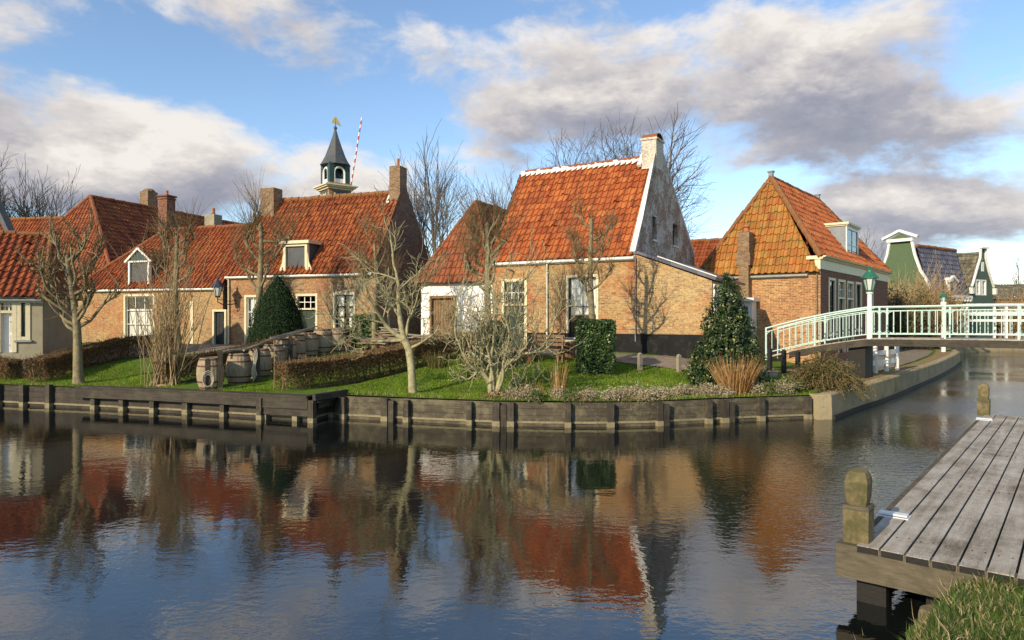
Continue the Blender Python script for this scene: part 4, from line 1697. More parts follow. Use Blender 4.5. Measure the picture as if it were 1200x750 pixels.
mb.build('flashing', M['wmortar'], c_)
cw = 2.2
xl = f2.x(318, cw)
chimney(h2, (xl, cw), (.76, .62), 4.6, f2.z(221.5, xl, cw), 'brick_chim', band=False)
gutter(h2, FB, -.05, L2 - .02, ze2 - .02, 'white', 'cream')
drainpipe(h2, FB, .08, 0, ze2 - .1, 'cream')
window(h2, FB, wl, 2, 3, .085, 'cream', 'white', [(.0, 1, .35, 1.0)])
window(h2, FB, wr, 2, 2, .085, 'cream', 'dark', [(.02, .36, 0, 1), (.66, .98, 0, 1)], rail=.72)
door(h2, FB, dd, .70, .085, 'cream', 'dgreen')
# box dormer
da = f2.rect(335.5, 290, 357, 317)
xa, xb = f2.x(332.5, -.02), f2.x(360.5, -.02)
zt = f2.z(286.5, xa, 0)
zb = ze2 - .02
yb = 1.15
mb = MB()
DB = front_basis(0, -.03)
for (a, b, c, d) in ((xa, xa + .12, zb, zt), (xb - .12, xb, zb, zt), (xa + .12, xb - .12, zt - .1, zt), (xa + .12, xb - .12, zb, zb + .10)):
    bbox(mb, DB, a, b, c, d, -.12, .03)
# curved side brackets
for s_, x_ in ((-1, xa), (1, xb)):
    pr = [V((x_, -.02, zb + .02)), V((x_ + s_ * .22, -.02, zb + .02)), V((x_ + s_ * .20, -.02, zb + .18)), V((x_ + s_ * .07, -.02, zb + .45)), V((x_ + s_ * .02, -.02, zb + .85)), V((x_, -.02, zb + .85))]
    mb.prism(pr, (0, -.02, 0), (0, .03, 0))
dm = mb.build('dormer', M['cream'], h2)
mb = MB()
mb.box(((xa + xb) / 2, .72, zt + .07), (xb - xa + .28, 1.75, .13))
mb.build('dormer_roof', M['cream'], dm)
for x_ in (xa + .03, xb - .03):
    mb = MB()
    mb.box((x_, .75, (zb + zt) / 2), (.05, 1.4, zt - zb))
    mb.build('cheek', M['slate'], dm)
mb = MB()
bbox(mb, DB, xa + .12, xb - .12, zb + .1, zt - .1, -.11, -.07)
mb.build('dark_shutter', M['slate'], dm)

# ================================================================== H1: left house with the gabled dormer, and the tall roof behind it
TH1 = R(18)
c1, s1_ = math.cos(TH1), math.sin(TH1)
f1 = Fr((-12.72 - c1 * 8.4, 30 + s1_ * 8.4), TH1, 1.40)
L1 = 8.42
h1 = thing('brick_house', 'long ochre brick house with deep red hipped roof, pointed dormer and three chimneys', 'house', (*f1.O, f1.zg), -TH1)
ze1 = 2.62
RY1, RZ1 = 2.35, 5.55
wm = f1.rect(145.5, 345, 181, 398)
dl = f1.rect(249.5, 363, 265, 412)
dl = (dl[0], dl[1], -.02, dl[3])
wc = f1.rect(100, 401, 120, 410)
sm = f1.rect(223, 353, 231, 404)
mb = MB()
wall_face(mb, FB, [(0, -.6), (L1, -.6), (L1, ze1), (0, ze1)], [wm, dl])
mb.build('front_wall', M['brick_h1'], h1)
D1 = 15.0
mb = MB()
wall_face(mb, left_basis(0, 4), [(0, -.6), (4, -.6), (4, ze1), (0, ze1)])
wall_face(mb, (V((L1, 4.4, 0)), V((-1, 0, 0)), V((0, 1, 0))), [(0, -.6), (L1, -.6), (L1, ze1), (0, ze1)])
wall_face(mb, right_basis(L1), [(0, -.6), (4.4, -.6), (4.4, ze1), (RY1, RZ1 - .1), (0, ze1)])
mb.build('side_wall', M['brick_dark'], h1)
mb = MB()
HX = f1.x(188, 1.9)
roof_plane(mb, (-.12, -.2, ze1 - .10), (L1 + .1, -.2, ze1 - .10), (L1 + .1, RY1, RZ1), (HX, RY1, RZ1), .22, .31, seed=21, sag=.04)
roof_plane(mb, (-.12, 4.9, ze1 - .1), (-.12, -.2, ze1 - .1), (HX, RY1, RZ1), (HX, RY1 + .05, RZ1), .22, .31, seed=22)
roof_plane(mb, (L1 + .1, 4.9, ze1 - .1), (-.12, 4.9, ze1 - .1), (HX, RY1, RZ1), (L1 + .1, RY1, RZ1), .22, .31, seed=23)
rf = mb.build('roof', M['tile_h1'], h1)
mb = MB()
ridge_tiles(mb, (HX, RY1, RZ1 + .03), (L1 + .1, RY1, RZ1 + .03), .09, seed=22)
ridge_tiles(mb, (-.12, -.2, ze1 - .03), (HX, RY1, RZ1 + .05), .085, seed=23)
mb.build('ridge_tile', M['clay'], rf)
gutter(h1, FB, -.1, L1 + .05, ze1 - .03, 'white', 'cream')
window(h1, FB, wm, 3, 3, .085, 'cream', 'white', [(.0, 1, .0, .70)])
door(h1, FB, dl, None, .08, 'cream', 'dark')
mb = MB()
bbox(mb, FB, sm[0], sm[1] - .2, .0, sm[3], .0, .03)
mb.build('downpipe_board', M['cream'], h1)
bw_ = f1.rect(101.5, 401, 121, 409)
mb = MB()
bbox(mb, FB, bw_[0], bw_[1], bw_[2], bw_[3], .0, .03)
cb_ = mb.build('cellar_window', M['dark'], h1)
mb = MB()
for i in range(5):
    x_ = bw_[0] + .12 + (bw_[1] - bw_[0] - .24) * i / 4
    bbox(mb, FB, x_ - .02, x_ + .02, bw_[2] + .03, bw_[3] - .03, .03, .05)
mb.build('cellar_bars', M['white'], cb_)
# pointed dormer
xa, xb = f1.x(151.5, 0), f1.x(176, 0)
zt = f1.z(306, xa, 0)
zk = f1.z(291.5, (xa + xb) / 2, 0)
zb = ze1 - .02
xm = (xa + xb) / 2
DB = front_basis(0, -.04)
mb = MB()
for (a, b, c, d) in ((xa, xa + .09, zb, zt), (xb - .09, xb, zb, zt), (xa + .09, xb - .09, zt - .07, zt), (xa + .09, xb - .09, zb, zb + .07)):
    bbox(mb, DB, a, b, c, d, -.12, .03)
for s_ in (-1, 1):
    mb.bar((xm + s_ * (xm - xa + .16), -.08, zt - .06), (xm, -.08, zk + .02), .10, .09)
dm = mb.build('dormer', M['white'], h1)
mb = MB()
bbox(mb, DB, xa + .09, xb - .09, zb + .07, zt - .07, -.10, -.06)
mb.build('dark_shutter', M['slate'], dm)
mb = MB()
mb.prism([V((xa - .02, -.05, zt)), V((xb + .02, -.05, zt)), V((xm, -.05, zk))], (0, 0, 0), (0, .04, 0))
mb.build('pediment', M['teal'], dm)
for x_ in (xa + .03, xb - .03):
    mb = MB()
    mb.box((x_, .65, (zb + zt) / 2), (.05, 1.2, zt - zb))
    mb.build('cheek', M['slate'], dm)
mb = MB()
roof_plane(mb, (xa - .14, 1.9, zt - .04), (xa - .14, -.10, zt - .04), (xm, -.10, zk + .05), (xm, 1.9, zk + .05), .22, .31, 3)
roof_plane(mb, (xb + .14, -.10, zt - .04), (xb + .14, 1.9, zt - .04), (xm, 1.9, zk + .05), (xm, -.10, zk + .05), .22, .31, 4)
mb.build('dormer_roof', M['tile_h1'], dm)
# tall roof behind, its ridge running away from the water
hx0, hx1 = f1.x(-28, 1.0), f1.x(137, 1.0)
yb0 = 1.0
axp, ayp = (hx0 + hx1) / 2, 3.45
axp = f1.x(106, ayp)
azp = f1.z(231, axp, ayp)
eave = ze1 - .1
yend = 16.5
mb = MB()
roof_plane(mb, (hx0, yb0, eave), (hx1, yb0, eave), (axp + .02, ayp, azp), (axp - .02, ayp, azp), .22, .31, seed=31)
roof_plane(mb, (hx1, yb0, eave), (hx1, yend, eave), (axp + .02, yend - .8, azp), (axp + .02, ayp, azp), .22, .31, seed=32, sag=.06)
roof_plane(mb, (hx0, yend, eave), (hx0, yb0, eave), (axp - .02, ayp, azp), (axp - .02, yend - .8, azp), .22, .31, seed=33)
rb = mb.build('rear_roof', M['tile_h1'], h1)
mb = MB()
ridge_tiles(mb, (axp, ayp, azp + .05), (axp, yend - .8, azp + .05), .10, seed=31)
ridge_tiles(mb, (hx1, yb0, eave + .05), (axp, ayp, azp + .06), .10, seed=32)
ridge_tiles(mb, (hx0, yb0, eave + .05), (axp, ayp, azp + .06), .10, seed=33)
mb.build('ridge_tile', M['clay'], rb)
mb = MB()
wall_face(mb, front_basis(0, yb0 + .1), [(hx0, -.6), (hx1, -.6), (hx1, eave), (hx0, eave)])
wall_face(mb, right_basis(hx1 - .1, 4.5), [(0, -.6), (yend - 4.5, -.6), (yend - 4.5, eave), (0, eave)])
wall_face(mb, left_basis(hx0 + .1, yend), [(0, -.6), (yend - yb0, -.6), (yend - yb0, eave), (0, eave)])
wall_face(mb, (V((hx1, yend - .1, 0)), V((-1, 0, 0)), V((0, 1, 0))), [(0, -.6), (hx1 - hx0, -.6), (hx1 - hx0, eave), ((hx1 - hx0) / 2, azp - .2), (0, eave)])
mb.build('rear_wall', M['brick_dark'], h1)
# its chimneys: one behind the ridge, a tall corbelled one, a pale rendered one
wq = 8.2
xq = f1.x(174.5, wq)
c_ = chimney(h1, (xq, wq), (.62, .75), 4.0, f1.z(225, xq, wq), 'brick_chim', band=False, name='chimney')
mb = MB()
mb.lathe([(.36, 0), (.36, .05), (.26, .16), (.1, .2)], 12, (xq, wq, f1.z(225, xq, wq)))
mb.build('cowl', M['brick_chim'], c_)
wq = 3.6
xq = f1.x(195.5, wq)
chimney(h1, (xq, wq), (.56, .56), 3.0, f1.z(231, xq, wq), 'brick_red', pot=1)
wq = 3.0
xq = f1.x(250, wq)
c_ = chimney(h1, (xq, wq), (.58, .55), 3.0, f1.z(252, xq, wq), 'render', band=False, pot=1)

# wall lantern at the joint of the two houses
lx, lw_ = f1.x(255, -.75), -.75
wp = f1.world(lx, lw_, f1.z(347, lx, lw_))
ll = thing('wall_lantern', 'dark blue lantern on a curled iron bracket at the joint of the two left houses', 'lantern', wp, -TH1)
lantern(ll, .0, 1.15, 'lampblue', 'dark')
mb = MB()
mb.tube([(.0, .0, -.05), (0, 0, -.25), (.12, .2, -.36), (.35, .5, -.34), (.42, .72, -.3)], .022, 6)
mb.tube([(0, 0, -.14), (.1, .25, -.16), (.25, .45, -.22), (.38, .7, -.16)], .014, 6)
mb.build('bracket', M['dark'], ll)

# ================================================================== H0: low house at the far left
TH0 = R(-20)
f0 = Fr((-15.47 - math.cos(TH0) * 9, 22.5 + math.sin(TH0) * 9), TH0, .95)
L0 = 9.0
h0 = thing('low_house', 'low olive rendered house with white framed windows and a red roof at the left edge', 'house', (*f0.O, f0.zg), -TH0)
ze0 = f0.z(346.5, 9.0)
RY0, RZ0 = 2.2, f0.z(276, f0.x(58, 2.2), 2.2)
q1 = f0.rect(-4, 349, 19, 413)
q2 = f0.rect(19.5, 350, 35, 398)
q3 = f0.rect(-28, 349, -4.5, 398)
mb = MB()
wall_face(mb, FB, [(0, -.6), (L0, -.6), (L0, ze0), (0, ze0)], [q1, q2, q3])
mb.build('front_wall', M['render'], h0)
mb = MB()
wall_face(mb, right_basis(L0), [(0, -.6), (4.4, -.6), (4.4, ze0), (0, ze0)])
wall_face(mb, left_basis(0, 4.4), [(0, -.6), (4.4, -.6), (4.4, ze0), (0, ze0)])
wall_face(mb, (V((L0, 4.4, 0)), V((-1, 0, 0)), V((0, 1, 0))), [(0, -.6), (L0, -.6), (L0, ze0), (0, ze0)])
mb.build('side_wall', M['render'], h0)
HX0 = f0.x(60, RY0)
mb = MB()
roof_plane(mb, (-.1, -.25, ze0 - .05), (L0 + .12, -.25, ze0 - .05), (HX0, RY0, RZ0), (0, RY0, RZ0), .22, .31, seed=41, sag=.05)
roof_plane(mb, (L0 + .12, -.25, ze0 - .05), (L0 + .12, 4.65, ze0 - .05), (HX0, RY0 + .05, RZ0), (HX0, RY0, RZ0), .22, .31, seed=42)
roof_plane(mb, (L0 + .12, 4.65, ze0 - .05), (-.1, 4.65, ze0 - .05), (0, RY0, RZ0), (HX0, RY0, RZ0), .22, .31, seed=43)
rf = mb.build('roof', M['tile_h1'], h0)
mb = MB()
ridge_tiles(mb, (0, RY0, RZ0 + .03), (HX0, RY0, RZ0 + .03), .09, seed=42)
ridge_tiles(mb, (L0 + .1, -.25, ze0), (HX0, RY0, RZ0 + .04), .08, seed=43)
mb.build('ridge_tile', M['claymoss'], rf)
gutter(h0, FB, 0, L0, ze0 - .02, 'gutter', 'white')
window(h0, FB, q2, 1, 2, .12, 'cream', 'dgreen', [(.1, .9, 0, .45)])
window(h0, FB, q3, 2, 2, .12, 'cream', 'dgreen', [(.1, .9, 0, .45)])
door(h0, FB, q1, .72, .11, 'cream', 'white')

# roof further left behind it, with a dark raking timber
fz = Fr((-40, 41), R(10), 1.4)
hz = thing('brick_house', 'red roofed house mostly hidden behind the low house at the left edge', 'house', (*fz.O, fz.zg), -R(10))
LZ = fz.x(72)
zr_ = fz.z(257, fz.x(30, 3), 3)
mb = MB()
wall_face(mb, FB, [(0, -.6), (LZ, -.6), (LZ, 2.6), (0, 2.6)])
wall_face(mb, right_basis(LZ), [(0, -.6), (6, -.6), (6, 2.6), (3, zr_ - .1), (0, 2.6)])
mb.build('wall', M['brick_dark'], hz)
mb = MB()
roof_plane(mb, (0, -.2, 2.5), (LZ + .1, -.2, 2.5), (LZ + .1, 3, zr_), (0, 3, zr_), .22, .31, seed=51)
roof_plane(mb, (LZ + .1, 6.2, 2.5), (0, 6.2, 2.5), (0, 3, zr_), (LZ + .1, 3, zr_), .22, .31, seed=52)
rf = mb.build('roof', M['tile_h1'], hz)
mb = MB()
ridge_tiles(mb, (0, 3, zr_ + .04), (LZ + .1, 3, zr_ + .04), .1)
mb.build('ridge_tile', M['claymoss'], rf)
p0, p1 = W(-14, 215, 38), W(15, 278, 37)
vt = thing('raking_beam', 'dark slanting timber beam beside the red roof at the left edge', 'beam', p0)
mb = MB()
mb.bar((0, 0, 0), p1 - p0, .35, .3)
mb.bar(p1 - p0, V((p1.x - p0.x, p1.y - p0.y, .8 - p0.z)), .3, .3, (0, 1, 0))
mb.build('beam', M['slate'], vt)
mb = MB()
mb.bar(p1 - p0 + V((0, -.17, .05)), p1 - p0 + V((0, -.17, -.6)), .42, .05, (0, 1, 0))
mb.build('iron_strap', M['dark'], vt)

# ================================================================== H4: orange brick house at the bridge
TH4 = R(39)
C4 = (12.2, 27.0)
L4 = 4.95
f4 = Fr((C4[0] - math.cos(TH4) * L4, C4[1] + math.sin(TH4) * L4), TH4, 1.05)
h4 = thing('brick_house', 'orange brick house with a mossy hipped roof and cream cornice next to the bridge', 'house', (*f4.O, f4.zg), -TH4)
zf = f4.z(318, L4)                # front eave
zc = f4.z(299.5, L4)              # top of the cornice on the canal side
D4 = 13.2
AX4, AY4 = L4 / 2 + .1, 1.75
AX4 = f4.x(903.5, AY4)
AZ4 = f4.z(209, AX4, AY4)
EY4 = 9.0
RB4 = right_basis(L4)
hs = []
for (x0, x1, y0, y1) in ((971, 979, 326, 392), (982, 990, 328, 390), (992.5, 1000, 330, 388), (1002.5, 1009.5, 331, 387), (1017, 1023, 333, 385)):
    a, b = f4.w(x0, L4), f4.w(x1, L4)
    mm = (a + b) / 2
    hs.append((a, b, max(.5, f4.z(y1, L4, mm)) if x0 not in (982, 992.5) else .02, f4.z(y0, L4, mm)))
mb = MB()
wall_face(mb, FB, [(0, -.6), (L4, -.6), (L4, zf), (0, zf)])
mb.build('front_wall', M['brick_h4'], h4)
mb = MB()
wall_face(mb, RB4, [(0.003, -.6), (D4, -.6), (D4, zc - .5), (0.003, zc - .5)], hs)
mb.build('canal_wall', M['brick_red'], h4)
mb = MB()
wall_face(mb, left_basis(0, D4), [(0, -.6), (D4, -.6), (D4, zf), (0, zf)])
wall_face(mb, (V((L4, D4, 0)), V((-1, 0, 0)), V((0, 1, 0))), [(0, -.6), (L4, -.6), (L4, zf), (0, zf)])
mb.build('rear_wall', M['brick_red'], h4)
for i, q_ in enumerate(hs):
    if i in (1, 2):
        door(h4, RB4, q_, .74, .09, 'cream', 'dark')
    else:
        window(h4, RB4, q_, 1, 2, .09, 'cream', 'dark', [(.0, 1, .45, .8)] if i else None)
mb = MB()
zg_ = zc
prof = [(-.06, zg_ - .52), (.03, zg_ - .52), (.03, zg_ - .16), (.10, zg_ - .13), (.13, zg_ - .07), (.22, zg_ - .05), (.24, zg_), (-.06, zg_)]
y0_, y1_ = -.10, D4 + .1
A_ = [V((L4 + o, y0_, z)) for o, z in prof]
Bq = [V((L4 + o, y1_, z)) for o, z in prof]
mb.face(A_)
mb.face(list(reversed(Bq)))
for i in range(len(prof)):
    k = (i + 1) % len(prof)
    mb.face([A_[i], Bq[i], Bq[k], A_[k]])
mb.box((L4 - .22, -.075, zg_ - .07), (.55, .16, .14))
mb.box((L4 - .08, -.06, zg_ - .30), (.22, .12, .46))
mb.build('cornice', M['cream'], h4)
gutter(h4, FB, -.1, L4 - .45, zf + .0, 'gutter', 'cream', .055)
drainpipe(h4, FB, L4 - .12, .1, zf + .2, 'brick_chim', .03)
mb = MB()
roof_plane(mb, (-.14, -.22, zf - .02), (L4 + .02, -.22, zf - .02), (AX4 + .02, AY4, AZ4), (AX4 - .02, AY4, AZ4), .27, .37, seed=61, amp=1.3, sag=.04)
roof_plane(mb, (-.14, D4 + .2, zf), (-.14, -.22, zf), (AX4, AY4, AZ4), (AX4, EY4, AZ4), .27, .37, seed=63, amp=1.2)
rf = mb.build('front_roof', M['tile_h4'], h4)
mb = MB()
roof_plane(mb, (L4 + .1, -.1, zc + .0), (L4 + .1, D4 + .1, zc + .0), (AX4 + .02, EY4, AZ4), (AX4 + .02, AY4, AZ4), .27, .37, seed=62, amp=1.2, sag=.05)
roof_plane(mb, (L4 + .1, D4 + .1, zc), (-.1, D4 + .1, zc), (AX4, EY4, AZ4), (AX4 + .02, EY4, AZ4), .27, .37, seed=64)
rf2 = mb.build('canal_roof', M['tile_h4r'], h4)
mb = MB()
ridge_tiles(mb, (AX4, AY4, AZ4 + .04), (AX4, EY4, AZ4 + .04), .105, seed=61)
ridge_tiles(mb, (L4 + .05, -.16, zc - .05), (AX4, AY4, AZ4 + .05), .12, seed=62)
ridge_tiles(mb, (-.14, -.22, zf + .04), (AX4, AY4, AZ4 + .05), .10, seed=63)
ridge_tiles(mb, (L4 + .08, D4 + .08, zc + .05), (AX4, EY4, AZ4 + .05), .11, seed=64)
mb.build('ridge_tile', M['claymoss'], rf)
for y_ in (AY4, EY4):
    mb = MB()
    mb.box((AX4, y_, AZ4 + .16), (.18, .18, .2))
    mb.box((AX4, y_, AZ4 + .29), (.26, .26, .05))
    mb.build('ridge_finial', M['lead'], rf)
# chimney standing in front of the wall
cw = -.32
xq = f4.x(872, cw)
zq = f4.z(272, xq, cw)
mb = MB()
mb.box((xq, cw + .16, zf / 2), (.42, .46, zf + 1.0))
mb.box((xq - .03, cw + .2, zf + .62), (.60, .52, .5))
mb.box((xq - .03, cw + .2, (zf + .8 + zq) / 2), (.50, .44, zq - zf - .8))
c_ = mb.build('chimney', M['brick_chim'], h4)
mb = MB()
mb.lathe([(.10, zq - .02), (.13, zq + .06), (.09, zq + .2), (.16, zq + .23), (.15, zq + .26), (.06, zq + .33)], 10, (xq + .02, cw + .2, 0))
mb.build('chimney_pot', M['terracotta'], c_)
# dormer on the canal side
ya, yb_ = f4.w(990.5, L4 - .3), f4.w(1004, L4 - .3)
xo = L4 - .28
zt4 = f4.z(263, xo, ya)
zb4 = zc + .05
mb = MB()
mb.box((xo - .75, (ya + yb_) / 2, (zb4 + zt4) / 2), (1.5, yb_ - ya, zt4 - zb4))
dm = mb.build('dormer', M['lead'], h4)
mb = MB()
mb.box((xo - .72, (ya + yb_) / 2, zt4 + .06), (1.75, yb_ - ya + .24, .10))
mb.box((xo - .70, (ya + yb_) / 2, zt4 - .02), (1.6, yb_ - ya + .12, .06))
mb.build('dormer_roof', M['cream'], dm)
mb = MB()
DB4 = right_basis(xo, 0)
for (a, b, c, d) in ((ya, ya + .14, zb4, zt4 - .05), (yb_ - .14, yb_, zb4, zt4 - .05), (ya + .14, yb_ - .14, zt4 - .18, zt4 - .05), (ya + .14, yb_ - .14, zb4, zb4 + .12)):
    bbox(mb, DB4, a, b, c, d, -.02, .05)
m_ = (ya + yb_) / 2
bbox(mb, DB4, m_ - .03, m_ + .03, zb4 + .12, zt4 - .18, -.01, .035)
bbox(mb, DB4, ya + .14, yb_ - .14, (zb4 + zt4) / 2 - .02, (zb4 + zt4) / 2 + .02, -.01, .033)
mb.build('dormer_frame', M['white'], dm)
mb = MB()
mb.face([bp(DB4, ya + .14, zb4 + .12, .012), bp(DB4, yb_ - .14, zb4 + .12, .012), bp(DB4, yb_ - .14, zt4 - .18, .012), bp(DB4, ya + .14, zt4 - .18, .012)])
mb.build('pane', M['glass'], dm)
# small white porch to the left of the chimney
a_, b_ = f4.x(851, -.5), f4.x(884, -.5)
zt_ = f4.z(352, (a_ + b_) / 2, -.5)
mb = MB()
bbox(mb, FB, a_ + .08, b_ - .08, -.4, zt_ - .05, .005, .55)
pc = mb.build('porch', M['white'], h4)
mb = MB()
bbox(mb, FB, a_ - .05, b_ + .05, zt_ - .05, zt_ + .10, .005, .72)
mb.build('porch_roof', M['white'], pc)
mb = MB()
bbox(mb, FB, a_ + .25, b_ - .25, .8, zt_ - .25, .55, .57)
mb.build('pane', M['slate'], pc)

# red roof seen between the two right houses
fb_ = Fr((7.6, 40), R(30), 1.4)
hb = thing('brick_house', 'small red roof showing in the gap between the whitewashed gable and the mossy roof', 'house', (*fb_.O, fb_.zg), -R(30))
zz = fb_.z(283, fb_.x(815, 3), 3)
mb = MB()
wall_face(mb, FB, [(0, -.6), (7, -.6), (7, 3), (0, 3)])
wall_face(mb, right_basis(7), [(0, -.6), (6, -.6), (6, 3), (3, zz - .1), (0, 3)])
mb.build('wall', M['brick_dark'], hb)
mb = MB()
roof_plane(mb, (-.1, -.2, 2.95), (7.1, -.2, 2.95), (7.1, 3, zz), (-.1, 3, zz), .22, .31, seed=71)
roof_plane(mb, (7.1, 6.2, 2.95), (-.1, 6.2, 2.95), (-.1, 3, zz), (7.1, 3, zz), .22, .31, seed=72)
rf = mb.build('roof', M['tile_h1'], hb)
mb = MB()
ridge_tiles(mb, (-.1, 3, zz + .04), (7.1, 3, zz + .04), .1)
mb.build('ridge_tile', M['claymoss'], rf)

# ================================================================== bell tower
TT = R(-38)
dT = 46.0
pT = W(393, 372, dT)
tw_ = thing('bell_tower', 'little bell tower with grey pointed spire and gilt weathervane above the roofs', 'bell tower', (pT.x, pT.y, 1.4), -TT)


def tz(py):
    return CZ + (HY - py) / F * dT - 1.4


S = 36 / F * dT / 1.30           # shaft side so that both faces together span the width seen
zb_, zc1, zs, za_ = tz(232), tz(219), tz(194), tz(152)
mb = MB()
mb.box((0, 0, zb_ / 2 + .3), (S * .98, S * .98, zb_ + 1.8 - .6))
mb.build('shaft', M['brick_tan'], tw_)
mb = MB()
for z_, k, h_ in ((zc1 - .04, 1.42, .09), (zc1 - .13, 1.30, .10), (zc1 - .24, 1.12, .13)):
    mb.box((0, 0, z_), (S * k, S * k, h_))
mb.build('cornice', M['cream'], tw_)
hs_ = S * .98 / 2
for B, nm in ((front_basis(0, -hs_, 0), 'front'), (left_basis(-hs_, 0), 'left')):
    mb = MB()
    bbox(mb, B, -.52, .52, zb_ - .25, zb_ + .36, 0, .05)
    pn = mb.build('panel', M['slate'], tw_)
    mb = MB()
    for i in range(5):
        # raised scroll ornaments of the dark panel
        x_ = -.4 + .2 * i
        bbox(mb, B, x_ - .06, x_ + .05, zb_ - .05, zb_ + .20 - .06 * (i % 2), .05, .075)
    mb.build('ornament', M['cream'], pn)
# lantern storey: octagon-like posts with arched openings
so = S * .86 / 2
zb2, zt2 = zc1 + .03, zs + .05
mb = MB()
rad = so
for sx_ in (-1, 1):
    for sy_ in (-1, 1):
        mb.box((sx_ * (so - .14), sy_ * (so - .14), (zb2 + zt2) / 2), (.36, .36, zt2 - zb2))
mb.box((0, 0, zt2 - .12), (so * 2 - .04, so * 2 - .04, .26))
ls = mb.build('bell_storey', M['teal'], tw_)
for B in (front_basis(0, -so), left_basis(-so), right_basis(so), (V((0, so, 0)), V((-1, 0, 0)), V((0, 1, 0)))):
    ow = so - .32
    zsp = zt2 - .25 - ow
    mb = MB()
    pts = [(-ow, zb2 + .05), (-ow, zsp)] + [(-ow * math.cos(PI * i / 10), zsp + ow * .9 * math.sin(PI * i / 10)) for i in range(1, 10)] + [(ow, zsp), (ow, zb2 + .05)]
    for a, b in zip(pts, pts[1:]):
        mb.tube([bp(B, a[0], a[1], -.02), bp(B, b[0], b[1], -.02)], .07, 6)
    bbox(mb, B, -ow, ow, zb2, zb2 + .42, -.12, -.04)
    mb.build('arch_surround', M['white'], ls)
mb = MB()
mb.lathe([(.42, zb2 + .55), (.36, zb2 + .62), (.27, zb2 + .85), (.22, zb2 + 1.0), (.05, zb2 + 1.06)], 14)
mb.build('bell', M['teal'], ls)
mb = MB()
sr = S * .86 * .5 * 1.30
hgt = za_ - zs
prof = [(sr * 1.06, zs - .02), (sr * .90, zs + hgt * .09), (sr * .70, zs + hgt * .24), (sr * .44, zs + hgt * .52), (sr * .22, zs + hgt * .78), (.06, za_)]
rows = []
for r_, z_ in prof:
    rows.append([V((r_ * x_, r_ * y_, z_)) for x_, y_ in ((-1, -.42), (-.42, -1), (.42, -1), (1, -.42), (1, .42), (.42, 1), (-.42, 1), (-1, .42))])
mb.grid(rows, True)
mb.face(list(reversed(rows[0])))
mb.build('spire', M['slate'], tw_)
mb = MB()
mb.lathe([(.05, za_ - .05), (.11, za_ + .06), (.12, za_ + .14), (.04, za_ + .26)], 10)
mb.tube([(0, 0, za_), (0, 0, tz(139))], .025, 6)
vn = mb.build('vane_rod', M['slate'], tw_)
mb = MB()
zv = tz(143.5)
mb.prism([V((-.28, -.02, zv - .02)), V((.42, -.02, zv - .18)), V((.30, -.02, zv + .02)), V((.05, -.02, zv + .42)), V((-.2, -.02, zv + .2))], (0, 0, 0), (0, .04, 0))
mb.build('weathervane', M['gold'], vn)

pa, pb_ = W(409, 232, 52), W(424, 137.5, 52)
pl_ = thing('striped_pole', 'thin leaning pole with red and white bands beside the bell tower', 'pole', (pa.x, pa.y, 1.3))
base_ = pa - (pb_ - pa) * .75
mb = MB()
o_ = V((pa.x, pa.y, 1.3))
mb.tube([base_ - o_, pb_ - o_], [.06, .05], 8)
mb.build('mast', M['striped'], pl_)
mb = MB()
mb.box((base_.x - pa.x, base_.y - pa.y, 0), (.6, .6, .8))
mb.build('footing', M['concrete'], pl_)

# ================================================================== green boarded houses across the canal bend
def bell_gable(name, label, O, th, zg, wdt, prof, dep, wall, tiles, cap=True, win=(), ridge=None):
    f_ = Fr(O, th, zg)
    o = thing(name, label, 'house', (*O, zg), -th)
    return f_, o


d5 = 50.0
TH5 = R(55)
p5 = W(1056, 372, d5)
zg5 = .9
g5 = thing('green_house', 'green boarded house with a bell shaped white edged gable and dark blue tile roof', 'house', (p5.x, p5.y, zg5), -TH5)


def z5(py, d=d5):
    return CZ + (HY - py) / F * d - zg5


sc5 = d5 / F
OUT = [(-26, 340), (-25, 330), (-20, 312), (-15, 298), (-12.5, 283), (12.5, 283), (16, 300), (22, 318), (30, 332), (32, 340)]
k5 = sc5 * 1.0
poly = [(-3.0, -1.0)] + [(x_ * k5, z5(y_)) for x_, y_ in OUT] + [(32 * k5, -1.0)]
poly[0] = (-26 * k5, -1.0)
mb = MB()
wall_face(mb, FB, poly)
wall_face(mb, right_basis(32 * k5), [(0, -1), (6.4, -1), (6.4, z5(348)), (0, z5(348))])
wall_face(mb, (V((32 * k5, 6.4, 0)), V((-1, 0, 0)), V((0, 1, 0))), [(0, -1), (3.6, -1), (3.6, z5(342)), (1.9, z5(292)), (0, z5(342))])
mb.build('gable_wall', M['gwood'], g5)
mb = MB()
for sgn in (0, 1):
    pts_ = OUT[:5] if sgn == 0 else OUT[5:]
    P3 = [V((x_ * k5, -.08, z5(y_))) for x_, y_ in pts_]
    for a, b in zip(P3, P3[1:]):
        mb.bar(a, b, .17, .16)
zt5 = z5(283)
mb.box((0, -.12, zt5 + .08), (29 * k5, .32, .22))
for s_ in (-1, 1):
    mb.bar((s_ * 20 * k5, -.15, z5(279)), (0, -.15, z5(270.5)), .34, .17)
mb.build('gable_trim', M['white'], g5)
mb = MB()
mb.prism([V((-12 * k5, -.1, z5(279.5))), V((12 * k5, -.1, z5(279.5))), V((0, -.1, z5(273.5)))], (0, 0, 0), (0, .1, 0))
mb.build('pediment', M['gwood'], g5)
mb = MB()
zr5, ze5 = z5(290), z5(347)
roof_plane(mb, (31 * k5, .1, ze5), (31 * k5, 6.4, ze5), (1.0, 6.4, zr5), (1.0, .1, zr5), .3, .36, seed=81)
roof_plane(mb, (-25 * k5, 6.4, ze5), (-25 * k5, .1, ze5), (1.0, .1, zr5), (1.0, 6.4, zr5), .3, .36, seed=82)
rf = mb.build('roof', M['tile_blue'], g5)
mb = MB()
ridge_tiles(mb, (1, .1, zr5 + .05), (1, 6.4, zr5 + .05), .13)
